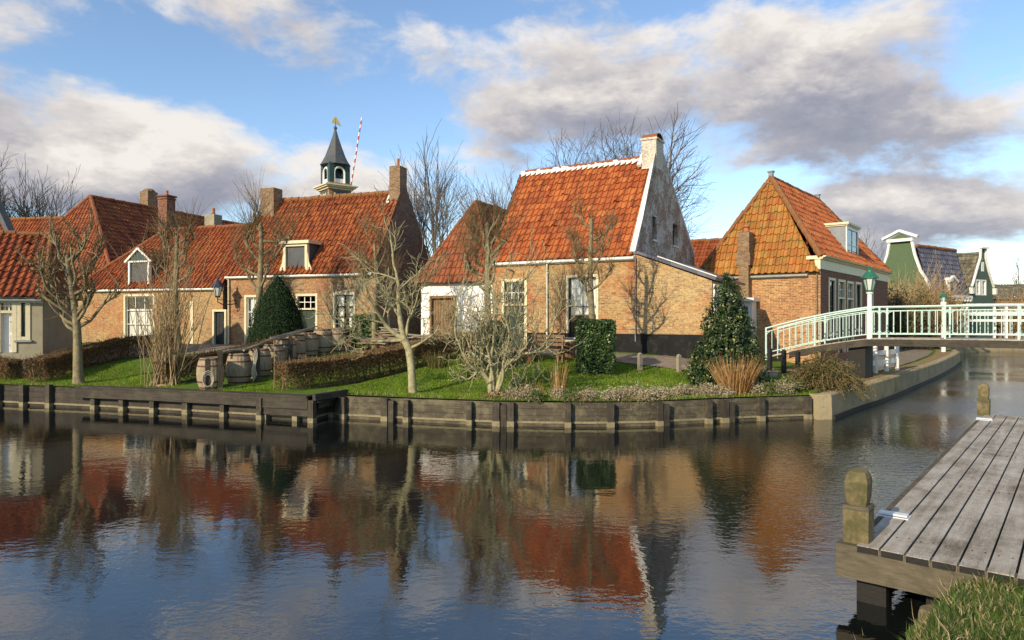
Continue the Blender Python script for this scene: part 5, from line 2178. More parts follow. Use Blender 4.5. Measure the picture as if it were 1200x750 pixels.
mb.build('ridge_tile', M['claymoss'], rf)
mb = MB()
xd, yd = 27 * k5, 3.6
mb.box((xd - .5, yd, z5(337)), (1.5, 1.0, 1.5))
for s_ in (-1, 1):
    mb.bar((xd + .3, yd + s_ * .75, z5(330) + .02), (xd + .3, yd, z5(323.5)), .2, .15)
dm = mb.build('dormer', M['white'], g5)
mb = MB()
mb.box((xd + .26, yd, z5(337.5)), (.05, .62, .95))
mb.build('pane', M['slate'], dm)
mb = MB()
mb.box((32 * k5 + .12, 4.4, z5(347.5)), (.2, 4.0, .2))
for i in range(8):
    mb.box((32 * k5 + .12, 2.7 + i * .5, z5(350.3)), (.18, .2, .3))
mb.build('fascia', M['white'], g5)

d6 = 56.0
TH6 = R(-30)
p6 = W(1151, 372, d6)
zg6 = .9


def z6(py, d=d6):
    return CZ + (HY - py) / F * d - zg6


k6 = d6 / F * 1.9
g6 = thing('green_house', 'narrow dark green house with white edged gable and a mossy brown tile roof', 'house', (p6.x, p6.y, zg6), -TH6)
OUT6 = [(-13, 336), (-12, 334), (-6, 312), (-3, 302), (-2.6, 291), (3.2, 291), (3.4, 303), (7, 318), (13, 336)]
mb = MB()
poly = [(-13 * k6, -1)] + [(x_ * k6, z6(y_)) for x_, y_ in OUT6] + [(13 * k6, -1)]
wins = [(-7.5 * k6, -2.2 * k6, z6(346), z6(328)), (-.8 * k6, 4.6 * k6, z6(346), z6(328))]
wall_face(mb, FB, poly, wins)
wall_face(mb, left_basis(-13 * k6, 9), [(0, -1), (9, -1), (9, z6(336)), (0, z6(336))])
wall_face(mb, right_basis(13 * k6, 0), [(0, -1), (9, -1), (9, z6(336)), (0, z6(336))])
mb.build('gable_wall', M['gwood2'], g6)
mb = MB()
P3 = [V((x_ * k6, -.06, z6(y_))) for x_, y_ in OUT6]
for a, b in zip(P3, P3[1:]):
    mb.bar(a, b, .15, .12)
mb.box((.3 * k6, -.1, z6(290.5)), (8 * k6, .3, .14))
for s_ in (-1, 1):
    mb.box((s_ * 13.5 * k6, -.1, z6(341)), (.3, .25, .5))
mb.build('gable_trim', M['white'], g6)
for q_ in wins:
    window(g6, FB, q_, 2, 3, .1, 'white', 'white', [(.0, 1, 0, .8)], sill=False)
mb = MB()
bbox(mb, FB, -1.2 * k6, 1.8 * k6, z6(318), z6(307), -.02, .03)
mb.build('attic_shutter', M['white'], g6)
mb = MB()
zr6, ze6 = z6(297), z6(349)
xr6 = .4 * k6
roof_plane(mb, (-14.5 * k6, 9, ze6), (-14.5 * k6, .1, ze6), (xr6, .1, zr6), (xr6, 5.2, zr6), .3, .36, seed=91)
roof_plane(mb, (14 * k6, .1, ze6), (14 * k6, 9, ze6), (xr6, 5.2, zr6), (xr6, .1, zr6), .3, .36, seed=92)
ridge_tiles(mb, (xr6, .1, zr6 + .05), (xr6, 5.2, zr6 + .05), .12)
mb.build('roof', M['tile_grey'], g6)
# low red roof at the right edge
fr_ = Fr((46, 66), R(0), .8)
hr = thing('brick_house', 'low brown roofed house beyond the shrubs at the right edge', 'house', (*fr_.O, fr_.zg), 0)
x0_, x1_ = fr_.x(1160), fr_.x(1260)
mb = MB()
wall_face(mb, FB, [(x0_, -1), (x1_, -1), (x1_, fr_.z(350, x0_)), (x0_, fr_.z(350, x0_))])
mb.build('wall', M['brick_dark'], hr)
mb = MB()
zz = fr_.z(333, x0_, 3)
roof_plane(mb, (x0_, -.2, fr_.z(351, x0_)), (x1_, -.2, fr_.z(351, x0_)), (x1_, 4, zz), (x0_, 4, zz), .3, .36, seed=95)
mb.build('roof', M['tile_grey'], hr)

# white timber stair and landing beyond the footbridge
pst = V((25.9, 40.6, 0))
sw = thing('white_stair', 'white wooden stair with handrails leading up to a raised white landing', 'stair', (30.6, 45.6, .7), R(-8))
mb = MB()
for i in range(7):
    mb.box((.25 * i - 2.0, .3, .2 * i + .1), (.3, 1.3, .05))
mb.build('tread', M['log'], sw)
mb = MB()
for y_ in (-.4, 1.0):
    mb.bar((-2.4, y_, .0), (-.4, y_, 1.6), .08, .22)
    mb.bar((-2.4, y_, 1.0), (-.4, y_, 2.75), .08, .10)
    for x_, z_ in ((-2.4, 1.05), (-.4, 2.8), (2, 2.8), (4.5, 2.8), (7, 2.8)):
        mb.box((x_, y_, z_ / 2), (.13, .13, z_))
    mb.bar((-.4, y_, 2.75), (8, y_, 2.75), .09, .13)
    mb.bar((-.4, y_, 2.15), (8, y_, 2.15), .08, .26)
    mb.bar((-.4, y_, 1.70), (8, y_, 1.70), .08, .15)
mb.build('handrail', M['white'], sw)
# ------------------------------------------------------------------ trees
def rvec(r):
    while True:
        v = V((r.uniform(-1, 1), r.uniform(-1, 1), r.uniform(-1, 1)))
        if .05 < v.length < 1:
            return v.normalized()


def limb(mb, p, d, L, r0, r1, seg, wig, up, rng, sides=6, curl=None):
    pts, rad = [V(p)], [r0]
    d = V(d).normalized()
    p = V(p)
    for i in range(seg):
        d = (d + rvec(rng) * wig + V((0, 0, up))).normalized()
        p = p + d * (L / seg)
        pts.append(p.copy())
        rad.append(r0 + (r1 - r0) * (i + 1) / seg)
    if sides > 5:
        rad = [x * (1 + .16 * noise.noise(q * 5.0)) for x, q in zip(rad, pts)]
    mb.tube(pts, rad, sides, False)
    return pts, rad, d


def grow(mbs, p, d, L, r, lvl, P, rng):
    """recursive branching; level decides which mesh takes it"""
    k = P['k']
    mb = mbs[0] if lvl < P.get('tl', 1) else mbs[1]
    sides = 7 if r > .06 else 5 if r > .02 else 3
    rend = max(r * P.get('taper', .55), P['rmin'] * .8)
    pts, rad, dend = limb(mb, p, d, L, r, rend, P.get('seg', 5), P['wig'] * (1 + .15 * lvl), P['up'] if lvl else P.get('up0', 0), rng, sides)
    if lvl >= P['max']:
        return
    n = k[lvl] if lvl < len(k) else k[-1]
    for i in range(n):
        f = P.get('from', .35) + (1 - P.get('from', .35)) * (i + rng.random() * .8) / n
        if lvl == 0 and P.get('fork'):
            f = max(f, P['fork'])
        idx = f * (len(pts) - 1)
        a = int(min(idx, len(pts) - 2))
        q = pts[a].lerp(pts[a + 1], idx - a)
        dd = (pts[a + 1] - pts[a]).normalized()
        perp = dd.cross(rvec(rng)).normalized()
        ang = R(rng.uniform(*P['ang']))
        nd = dd * math.cos(ang) + perp * math.sin(ang)
        if P.get('flat'):
            nd = V((nd.x, nd.y, nd.z * P['flat']))
        rr = max(P['rmin'], (rad[a]) * rng.uniform(.45, .68))
        grow(mbs, q, nd, L * rng.uniform(*P['lf']), rr, lvl + 1, P, rng)
    # leader goes on
    if P.get('lead', True):
        grow(mbs, pts[-1], dend, L * rng.uniform(.6, .85), rend, lvl + 1, P, rng)


def tree_from(name, label, base, mbs, mats, group=None, cat='tree', parts=('trunk', 'crown')):
    o = thing(name, label, cat, base, 0, group)
    for mb, mt, nm in zip(mbs, mats, parts):
        if mb.f:
            mb.build(nm, M[mt], o, True)
    return o


def pollard(label, px, d, base_dz, top_py, spread, limbs, seed, r0=.16, whips=9, whip_len=(.5, 1.1), trunk_px=None, name='pollard_tree', first=.45, plane=0.0, up_whip=.7):
    """knobbly pollard: trunk, bent limbs ending in fists that carry bundles of thin whips"""
    rng = random.Random(seed)
    x, y = XY(px, d)
    zb = H(x, y) - .05
    base = V((x, y, zb))
    hgt = CZ + (HY - top_py) / F * d - zb
    tr, cr = MB(), MB()
    tx = ((trunk_px - px) / F * d) if trunk_px else rng.uniform(-.1, .1)
    n = 9
    pts, rad = [], []
    for i in range(n + 1):
        k = i / n
        pts.append(V((tx * k + .03 * math.sin(k * 7 + seed), .05 * math.sin(k * 5 + seed), hgt * k)))
        rad.append(r0 * (1.25 if i == 0 else 1 - .55 * k))
    tr.tube(pts, rad, 9, False)
    heads = [(pts[-1], r0 * .62)]
    for i in range(limbs):
        k = first + (1 - first) * (i + rng.random() * .5) / limbs * .95
        q = pts[int(k * n)].lerp(pts[min(n, int(k * n) + 1)], k * n - int(k * n))
        side = 1 if i % 2 else -1
        dx = side * rng.uniform(.7, 1.0)
        dv = V((dx, rng.uniform(-.5, .5) * (1 - plane), rng.uniform(.0, .75)))
        L = spread * rng.uniform(.7, 1.05) * (1.0 - .25 * k)
        p2, r2, dd = limb(tr, q, dv, L, r0 * (.46 - .15 * k), r0 * .17, 8, .30, .14, rng, 7)
        for j in range(5):
            limb(cr, p2[rng.randint(2, 7)], rvec(rng) + V((0, 0, .4)), L * rng.uniform(.15, .4), .014, .004, 4, .3, .06, rng, 4)
        heads.append((p2[-1], r0 * rng.uniform(.38, .52)))
        for j in (3, 4, 5, 6, 7):
            if rng.random() < .62:
                p3, r3, d3 = limb(tr, p2[j], dd + rvec(rng) * .9 + V((0, 0, .5)), L * rng.uniform(.25, .5), r2[j] * .7, r0 * .14, 4, .25, .15, rng, 6)
                heads.append((p3[-1], r0 * rng.uniform(.25, .38)))
    for (q, s) in heads:
        # lumpy fist
        for _ in range(5):
            c = q + rvec(rng) * s * .45
            rr = s * rng.uniform(.35, .62)
            tr.lathe([(rr * .3, -rr), (rr * .9, -rr * .45), (rr, .1 * rr), (rr * .75, rr * .65), (rr * .2, rr)], 7, tuple(c))
        for _ in range(whips):
            dv = rvec(rng) * .75 + V((0, 0, up_whip))
            L = rng.uniform(*whip_len)
            a, b_, c_ = limb(cr, q + rvec(rng) * s * .5, dv, L, .0075, .003, 4, .13, .06, rng, 3)
            if rng.random() < .5:
                limb(cr, a[1], dv + rvec(rng) * .6, L * .5, .006, .003, 2, .1, .05, rng, 3)
    return tree_from(name, label, base, (tr, cr), ('bark', 'twig'), 'pollarded trees in front of the houses')


pollard('stout pollard tree on the left lawn with knobbly spreading limbs', 95, 20.6, 0, 300, 1.8, 22, 11, r0=.145, whips=9, whip_len=(.15, .55), trunk_px=80, first=.40)
pollard('dark pollard tree before the ochre house wall, left of the pale chimney', 208, 25.6, 0, 268, 1.4, 9, 21, r0=.15, whips=8, whip_len=(.5, 1.4), first=.5, plane=.5)
pollard('tall pollard tree with whips reaching past the roof edge, left of the clipped yew', 305, 25.2, 0, 262, 1.4, 9, 34, r0=.16, whips=8, whip_len=(.6, 1.7), first=.45, plane=.6, up_whip=1.0)
pollard('low pollard tree close to the gable of the yew house', 440, 24.6, 0, 285, 1.3, 9, 47, r0=.11, whips=9, whip_len=(.4, 1.1), first=.45, plane=.4)
pollard('pale pollard tree between the white annex and the bright orange roof', 574, 21.8, 0, 262, 1.2, 10, 52, r0=.14, whips=7, whip_len=(.6, 1.7), trunk_px=570, first=.5, plane=.5, up_whip=.9)
pollard('pollard tree rising behind the clipped square ivy block', 694, 21.2, 0, 258, 1.2, 9, 63, r0=.125, whips=9, whip_len=(.3, .85), trunk_px=692, first=.45, plane=.6)

# bare lichen covered tree on the front lawn
rng = random.Random(7)
x, y = XY(484, 17.8)
tr, cr = MB(), MB()
tp = [V((0, 0, -.05)), V((-.02, 0, .3)), V((-.05, .02, .75)), V((-.11, .05, 1.15)), V((-.22, .06, 1.38))]
tr.tube(tp, [.12, .105, .10, .105, .10], 10, False)
P = dict(k=[4, 4, 4, 3], wig=.22, up=.05, rmin=.0085, max=3, tl=1, ang=(25, 65), lf=(.5, .75), seg=7, taper=.5)
P2 = dict(P)
grow((tr, cr), tp[-1], (-.75, .15, .55), 1.15, .075, 0, dict(P, up0=.02), rng)
grow((tr, cr), tp[-1], (-.35, .3, 1.0), 1.75, .08, 0, dict(P, up0=.03), rng)
grow((tr, cr), tp[-1], (-.95, -.2, .12), 1.2, .05, 0, dict(P, up0=.05), rng)
grow((tr, cr), tp[-2], (.8, -.1, .22), .8, .05, 0, dict(P, up0=.06), rng)
grow((tr, cr), tp[-1], (.25, .4, .9), 1.0, .05, 0, dict(P, up0=.06), rng)
tree_from('bare_tree', 'leaning bare tree with pale lichen bark on the front lawn beside the brown hedge', (x, y, H(x, y)), (tr, cr), ('bark_lichen', 'bark_lichen'))

# many stemmed crooked shrub by the water
rng = random.Random(19)
x, y = XY(579, 17.15)
tr, cr = MB(), MB()
P = dict(k=[4, 4, 3, 3], wig=.36, up=.07, rmin=.0075, max=3, tl=1, ang=(25, 75), lf=(.45, .75), seg=7, taper=.5)
for (dx, dy, dzv, L, r_) in ((-.35, .1, 1, 1.1, .055), (-.12, .2, 1, 1.4, .06), (.25, .1, 1, 1.2, .055), (.62, .1, .95, 1.0, .045), (-.8, .1, .8, 1.1, .05), (.1, -.2, 1.0, 1.0, .045), (-.5, -.1, .9, .9, .04), (.45, .3, 1.0, 1.0, .04)):
    grow((tr, cr), (rng.uniform(-.08, .08), rng.uniform(-.08, .08), -.05), (dx, dy, dzv), L, r_, 0, P, rng)
zm = sorted(v[2] for v in cr.v)[int(len(cr.v) * .95)]
for mb in (tr, cr):
    mb.v = [(a * 1.08, b, c * (3.15 / zm if c > 0 else 1)) for a, b, c in mb.v]
tr.lathe([(.16, -.1), (.15, .06), (.10, .14)], 9)
tree_from('bare_shrub', 'crooked bare shrub with many pale lichen stems at the edge of the lawn', (x, y, H(x, y)), (tr, cr), ('bark_lichen', 'bark_lichen'), None, 'shrub', ('stems', 'crown'))

# tall whippy shrub on the left lawn
rng = random.Random(23)
x, y = XY(193, 19.9)
tr, cr = MB(), MB()
tr.lathe([(.3, -.1), (.28, .02), (.15, .05)], 9)
for i in range(72):
    dv = V((rng.gauss(0, .20), rng.gauss(0, .16), 1))
    L = rng.uniform(1.1, 4.3) if i % 3 else rng.uniform(2.8, 4.7)
    pts, rad, dd = limb(tr, (rng.gauss(0, .22), rng.gauss(0, .16), -.05), dv, L, rng.uniform(.011, .02), .005, 7, .10, .0, rng, 4)
    for j in range(7):
        q = rng.choice(pts[2:])
        limb(cr, q, dd + rvec(rng) * .6, rng.uniform(.3, .9), .007, .003, 3, .15, .04, rng, 3)
tree_from('bare_shrub', 'tall tan shrub of thin upright whips on the left lawn', (x, y, H(x, y)), (tr, cr), ('twig_tan', 'twig_tan'), None, 'shrub', ('stems', 'crown'))


def far_tree(label, px, d, top_py, seed, spread=(22, 48), L0=.30, k=(5, 4, 4, 4, 3), trunk=.22, up=.04, lf=(.58, .8), rmin=.014, mx=4, fork=.35, group='bare trees behind the roofs', zb=.9, wig=.12):
    rng = random.Random(seed)
    x, y = XY(px, d)
    hgt = CZ + (HY - top_py) / F * d - zb
    tr, cr = MB(), MB()
    P = dict(k=list(k), wig=wig, up=up, rmin=rmin, max=mx, tl=2, ang=spread, lf=lf, seg=5, taper=.6, fork=fork)
    P['from'] = .3
    grow((tr, cr), (0, 0, 0), (rng.uniform(-.05, .05), 0, 1), hgt * L0, trunk, 0, P, rng)
    zs_ = sorted(v[2] for v in cr.v)
    s = hgt / zs_[int(len(zs_) * .993)]
    for mb in (tr, cr):
        mb.v = [(a * s, b * s, c * s) for a, b, c in mb.v]
    return tree_from('bare_tree', label, (x, y, zb), (tr, cr), ('twig_far', 'twig_far'), group)


far_tree('large bare tree with a broad crown behind the whitewashed gable', 752, 50, 158, 3, spread=(22, 50), L0=.36, k=(7, 5, 4, 4, 3), trunk=.32, lf=(.6, .8), mx=5, fork=.45, rmin=.012)
far_tree('bare tree rising behind the middle of the bright orange roof', 664, 52, 166, 5, spread=(20, 42), L0=.36, k=(5, 4, 4, 3, 3), trunk=.22, mx=5, fork=.45, rmin=.012)
far_tree('slender upright bare tree left of the tall brick chimney above the annex', 522, 50, 166, 8, spread=(12, 28), L0=.34, k=(6, 4, 4, 3), rmin=.010, trunk=.2, mx=4, lf=(.6, .8), fork=.3)
far_tree('bare tree half hidden behind the right chimney of the yew house', 468, 54, 184, 12, spread=(14, 32), L0=.34, k=(5, 4, 3, 3), rmin=.010, trunk=.16, mx=4, fork=.35)
far_tree('low fan shaped bare tree above the annex roof', 590, 46, 218, 14, spread=(12, 30), L0=.44, k=(6, 4, 3), trunk=.16, mx=3, fork=.55, rmin=.012)
far_tree('spreading bare tree at the left edge of the picture above the red roofs', 2, 56, 190, 16, spread=(25, 55), L0=.32, k=(6, 5, 4, 4, 3), trunk=.3, mx=5, fork=.4, wig=.16)
far_tree('bare tree left of the tall left roof', 62, 58, 218, 18, spread=(15, 38), L0=.36, k=(7, 5, 4, 4), trunk=.2, mx=4, fork=.45)
far_tree('faint small bare tree behind the canal house roof', 1020, 80, 268, 20, spread=(12, 28), L0=.4, k=(8, 5, 4), trunk=.16, mx=3, fork=.4, rmin=.018)
far_tree('faint bare tree far off at the right edge', 1188, 110, 302, 22, spread=(18, 40), L0=.36, k=(6, 4, 4), trunk=.2, mx=3, fork=.4, rmin=.022)
far_tree('far bare tree beyond the narrow green gable', 1128, 120, 318, 24, spread=(18, 40), L0=.36, k=(6, 4, 4), trunk=.2, mx=3, fork=.4, rmin=.022)


# ------------------------------------------------------------------ leafy and twiggy masses
def leaf(mb, p, nrm, size, rng, asp=.55, u=None):
    a = nrm.cross(rvec(rng)).normalized()
    b = nrm.cross(a).normalized()
    h = a * (size / 2)
    w = b * (size * asp / 2)
    uu = rng.random() if u is None else u
    fold = nrm * size * .12
    mb.face([p - h, p + w * .9 + fold, p + h, p - w * .9 + fold], [(uu, 0), (uu, .5), (uu, 1), (uu, .5)])


def lumpy(n, m, fn):
    """closed radial surface from fn(theta, phi01) -> point"""
    rows = []
    for i in range(m + 1):
        rows.append([fn(2 * PI * j / n, i / m) for j in range(n)])
    mb = MB()
    mb.grid(rows, True)
    mb.face(rows[-1])
    return mb


def leafy(name, label, cat, base, surf, nleaf, size, mat, rng, core=.90, jitter=.06, group=None, lift=.5, asp=.6, corem='core', rz=0, part='foliage'):
    """surf(theta, v) -> local point on the outer form; leaves stand on and just under it"""
    o = thing(name, label, cat, base, rz, group)
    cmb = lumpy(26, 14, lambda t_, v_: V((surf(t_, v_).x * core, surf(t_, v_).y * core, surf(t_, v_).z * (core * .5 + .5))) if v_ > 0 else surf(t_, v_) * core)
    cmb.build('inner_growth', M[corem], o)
    mb = MB()
    # area weighted sampling by rejection
    S = []
    for i in range(40):
        for j in range(24):
            t_, v_ = 2 * PI * (i + .5) / 40, (j + .5) / 24
            e = .02
            du = (surf(t_ + e, v_) - surf(t_ - e, v_)) * (PI * 2 / 40 / (2 * e))
            dv = (surf(t_, min(1, v_ + e)) - surf(t_, max(0, v_ - e))) * (1 / 24 / (2 * e))
            nn = du.cross(dv)
            S.append((nn.length, i, j))
    tot = sum(s[0] for s in S)
    acc, cum = [], 0
    for a, i, j in S:
        cum += a / tot
        acc.append((cum, i, j))
    import bisect
    keys = [a[0] for a in acc]
    for _ in range(nleaf):
        k = min(len(acc) - 1, bisect.bisect(keys, rng.random()))
        _, i, j = acc[k]
        t_, v_ = 2 * PI * (i + rng.random()) / 40, (j + rng.random()) / 24
        p = surf(t_, v_)
        e = .03
        nn = (surf(t_ + e, v_) - surf(t_ - e, v_)).cross(surf(t_, min(1, v_ + e)) - surf(t_, max(0, v_ - e)))
        nn = nn.normalized() if nn.length > 1e-9 else V((0, 0, 1))
        cl = noise.noise(p * 4.5)
        p = p + nn * (rng.uniform(-jitter, jitter * .7) + cl * jitter)
        nd = (nn + rvec(rng) * .9 + V((0, 0, lift))).normalized()
        u_ = min(1, max(0, rng.gauss(.48 + .25 * cl, .22)))
        leaf(mb, p, nd, size * rng.uniform(.5, 1.45), rng, asp, u_)
    mb.build(part, M[mat], o)
    return o


def sblock(w, d, h, rnd=.12, wob=.05, seed=0):
    """clipped block with soft edges"""
    def fn(t_, v_):
        q4 = (t_ / (PI / 2)) % 4
        side, fq = int(q4), q4 - int(q4)
        a_ = 2 * fq - 1
        x, y = ((1, a_), (-a_, 1), (-1, -a_), (a_, -1))[side]
        rl = math.hypot(x, y)
        x, y = x * (1 - .10 * (rl - 1)), y * (1 - .10 * (rl - 1))
        if v_ < .72:
            k, z = 1.0, v_ / .72 * h * .97
        else:
            q = (v_ - .72) / .28
            k = max(.02, (1 - q ** 1.2))
            z = h * (.97 + .03 * (1 - (1 - q) ** 3))
        p = V((x * w / 2 * k, y * d / 2 * k, z))
        nz = noise.noise((p.x * 2.2 + seed, p.y * 2.2, p.z * 2.2)) * wob
        return V((p.x * (1 + nz), p.y * (1 + nz), p.z * (1 + nz * .5)))
    return fn


def place(px, d):
    x, y = XY(px, d)
    return (x, y, H(x, y) - .03)


rng = random.Random(31)
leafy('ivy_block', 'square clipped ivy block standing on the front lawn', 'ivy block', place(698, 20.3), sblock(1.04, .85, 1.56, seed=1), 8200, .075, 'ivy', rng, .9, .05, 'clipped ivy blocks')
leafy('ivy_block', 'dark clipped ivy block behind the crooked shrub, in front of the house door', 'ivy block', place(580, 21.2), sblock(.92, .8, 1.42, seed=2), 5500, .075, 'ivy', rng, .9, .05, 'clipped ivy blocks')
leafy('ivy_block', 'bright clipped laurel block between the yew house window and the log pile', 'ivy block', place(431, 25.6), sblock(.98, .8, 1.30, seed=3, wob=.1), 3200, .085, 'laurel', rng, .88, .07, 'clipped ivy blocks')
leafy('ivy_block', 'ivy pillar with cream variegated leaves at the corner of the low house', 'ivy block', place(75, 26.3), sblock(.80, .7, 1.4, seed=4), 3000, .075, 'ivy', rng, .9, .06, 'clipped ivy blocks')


def yew(t_, v_):
    c, s = math.cos(t_), math.sin(t_)
    R0 = 1.05
    k = v_
    z = 3.0 * (1 - (1 - k) ** 1.35)
    f = z / 3.0
    r = R0 * (1.0 if f < .10 else max(.01, (1 - ((f - .10) / .90) ** 1.75)) ** .80)
    r *= .93 + .07 * min(1, f / .1)
    nz = 1 + .04 * noise.noise((c * 1.7, s * 1.7, z * 1.5))
    return V((r * c * nz, r * s * nz, z))


rng = random.Random(37)
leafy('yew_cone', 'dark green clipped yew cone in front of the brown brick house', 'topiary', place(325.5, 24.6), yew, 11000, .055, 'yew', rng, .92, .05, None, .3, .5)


def hollyf(t_, v_):
    z = 3.2 * v_
    f = v_
    r = (1.0 * (1 - f) ** .86 + .03) * (1 - .28 * max(0, (.12 - f) / .12))
    if f < .25:
        r = min(r, .92)
    if f > .995:
        r = .01
    nz = 1 + .30 * noise.noise((math.cos(t_) * 1.9 + 5, math.sin(t_) * 1.9, z * 2.4)) + .16 * noise.noise((math.cos(t_) * 4, math.sin(t_) * 4, z * 4))
    return V((r * math.cos(t_) * nz, r * math.sin(t_) * nz, z))


rng = random.Random(41)
ho = leafy('holly_tree', 'glossy dark holly tree with painted yellow green leaf highlights by the lawn corner', 'tree', place(852, 18.9), hollyf, 15000, .085, 'holly', rng, .74, .17, None, .35, .6)
mb = MB()
mb.tube([(0, 0, -.1), (0, 0, 2.6)], [.07, .03], 7)
mb.build('trunk', M['bark'], ho)


def hedge(label, pts, w, h, seed, per_m=3600, tops=.0, group='low brown hedges round the garden', lower=.75, mat='brownleaf'):
    """leafless clipped hedge: stems, a mesh of twigs and the brown leaves that stayed on"""
    rng = random.Random(seed)
    (x0, y0) = pts[0]
    o = thing('brown_hedge', label, 'hedge', (x0, y0, H(x0, y0)), 0, group)
    org = V(o.location)
    st, tw_m, lf = MB(), MB(), MB()
    for (ax, ay), (bx, by) in zip(pts, pts[1:]):
        L = math.hypot(bx - ax, by - ay)
        d = V((bx - ax, by - ay, 0)).normalized()
        nr_ = V((d.y, -d.x, 0))
        n = int(L * 3.2)
        st.bar(V((ax, ay, H(ax, ay) - .02)) - org, V((bx, by, H(bx, by) - .02)) - org, .05, .04)
        for i in range(n):
            s = rng.uniform(0, L)
            p = V((ax, ay, 0)) + d * s + nr_ * rng.gauss(0, w * .12)
            z = H(p.x, p.y)
            limb(st, V((p.x, p.y, z - .05)) - org, V((rng.gauss(0, .15), rng.gauss(0, .15), 1)), h * .75, .028, .012, 4, .16, .05, rng, 5)
        for i in range(int(L * 420)):
            s = rng.uniform(0, L)
            f = rng.random() ** .7
            p = V((ax, ay, 0)) + d * s + nr_ * rng.uniform(-w / 2, w / 2) * (.75 + .25 * f)
            z = H(p.x, p.y) + h * (.12 + .85 * f)
            dv = rvec(rng) * .8 + V((0, 0, .8))
            q = V((p.x, p.y, z)) - org
            tw_m.tube([q, q + dv.normalized() * rng.uniform(.10, .26)], [.008, .004], 3, False)
        for i in range(int(L * per_m)):
            s = rng.uniform(0, L)
            # denser on top and on the faces, thinning towards the foot
            f = 1 - rng.random() ** 1.6 * .95
            if rng.random() < .55:
                off = rng.choice((-1, 1)) * w / 2 * rng.uniform(.8, 1.04)
            else:
                off = rng.uniform(-w / 2, w / 2)
                f = max(f, rng.uniform(.55, 1.0))
            p = V((ax, ay, 0)) + d * s + nr_ * off
            g_ = noise.noise((p.x * 2.2, p.y * 2.2, f * 2.0 + seed))
            if g_ < -.05 - .6 * f and rng.random() < lower:
                continue
            z = H(p.x, p.y) + h * f + .03 * g_
            leaf(lf, V((p.x, p.y, z)) - org, (rvec(rng) + nr_ * .4 * (1 if off > 0 else -1)).normalized(), rng.uniform(.04, .085), rng, .5, min(1, max(0, rng.gauss(.5, .24))))
    st.build('stems', M['twig'], o)
    tw_m.build('twigs', M['twig'], o)
    lf.build('leaves', M[mat], o)
    return o


hedge('brown hedge along the back of the left lawn behind the stout pollard tree', [(-14.55, 20.75), (-14.9, 23.0), (-14.35, 25.2), (-12.9, 25.6)], .55, .72, 1)
hedge('brown hedge between the tall tan shrub and the row of barrels', [(-10.25, 19.75), (-8.6, 22.6), (-7.0, 26.4), (-5.9, 26.7)], .5, .72, 2)
hedge('brown hedge running from the landing step up beside the leaning bare tree', [(-6.25, 18.35), (-4.3, 20.5), (-2.2, 22.8), (-1.2, 23.6)], .62, .76, 3, 4200)
hedge('short dark hedge in front of the low house at the left edge', [(-17.4, 22.1), (-15.6, 21.45)], .5, .62, 4)


# dry ornamental grass
def tuft(name, label, base, n, h, spread, seed, mat='reed', group=None, lean=.25, w=.014, cat='grass tuft', col=(0, 1)):
    rng = random.Random(seed)
    o = tag(MB_tuft(n, h, spread, rng, lean, w, col).build(name, M[mat]), label, cat, group)
    o.location = base
    return o


def MB_tuft(n, h, spread, rng, lean, w, col):
    mb = MB()
    for i in range(n):
        a = rng.uniform(0, 2 * PI)
        rr = spread * math.sqrt(rng.random())
        p = V((math.cos(a) * rr, math.sin(a) * rr * .8, 0))
        L = h * rng.uniform(.5, 1.08)
        d = V((math.cos(a) * lean * rng.uniform(.3, 1.4) + rng.gauss(0, .1), math.sin(a) * lean * rng.uniform(.3, 1.2), 1)).normalized()
        sd = V((rng.uniform(-1, 1), rng.uniform(-1, 1), 0)).normalized()
        u_ = rng.uniform(*col)
        q = p + d * L * .55
        bend = V((d.x, d.y, -.12)) * rng.uniform(.0, .5)
        r_ = q + (d + bend).normalized() * L * .45
        mb.face([p - sd * w / 2, p + sd * w / 2, q + sd * w * .45, q - sd * w * .45], [(u_, 0)] * 4)
        mb.face([q - sd * w * .45, q + sd * w * .45, r_], [(u_, 1)] * 3)
    return mb


tuft('dry_grass_tuft', 'large tuft of dry orange ornamental grass in front of the holly', place(862, 17.75), 620, 1.12, .34, 3, w=.014, lean=.42)
tuft('dry_grass_tuft', 'thin upright tan grass stems in the border right of the crooked shrub', place(655, 17.3), 70, 1.0, .16, 4, w=.011, lean=.12)
tuft('dry_grass_tuft', 'small pale dry tuft in the border near the crooked shrub', place(627, 17.1), 70, .5, .2, 5, w=.012, lean=.4)
tuft('dry_grass_tuft', 'short bundle of olive stems beside the white annex path', place(512, 21.4), 150, .62, .26, 6, 'oliveleaf', w=.016, lean=.3)
tuft('dry_grass_tuft', 'small bundle of olive stems in front of the white annex wall', place(545, 21.4), 90, .48, .18, 7, 'oliveleaf', w=.016, lean=.3)


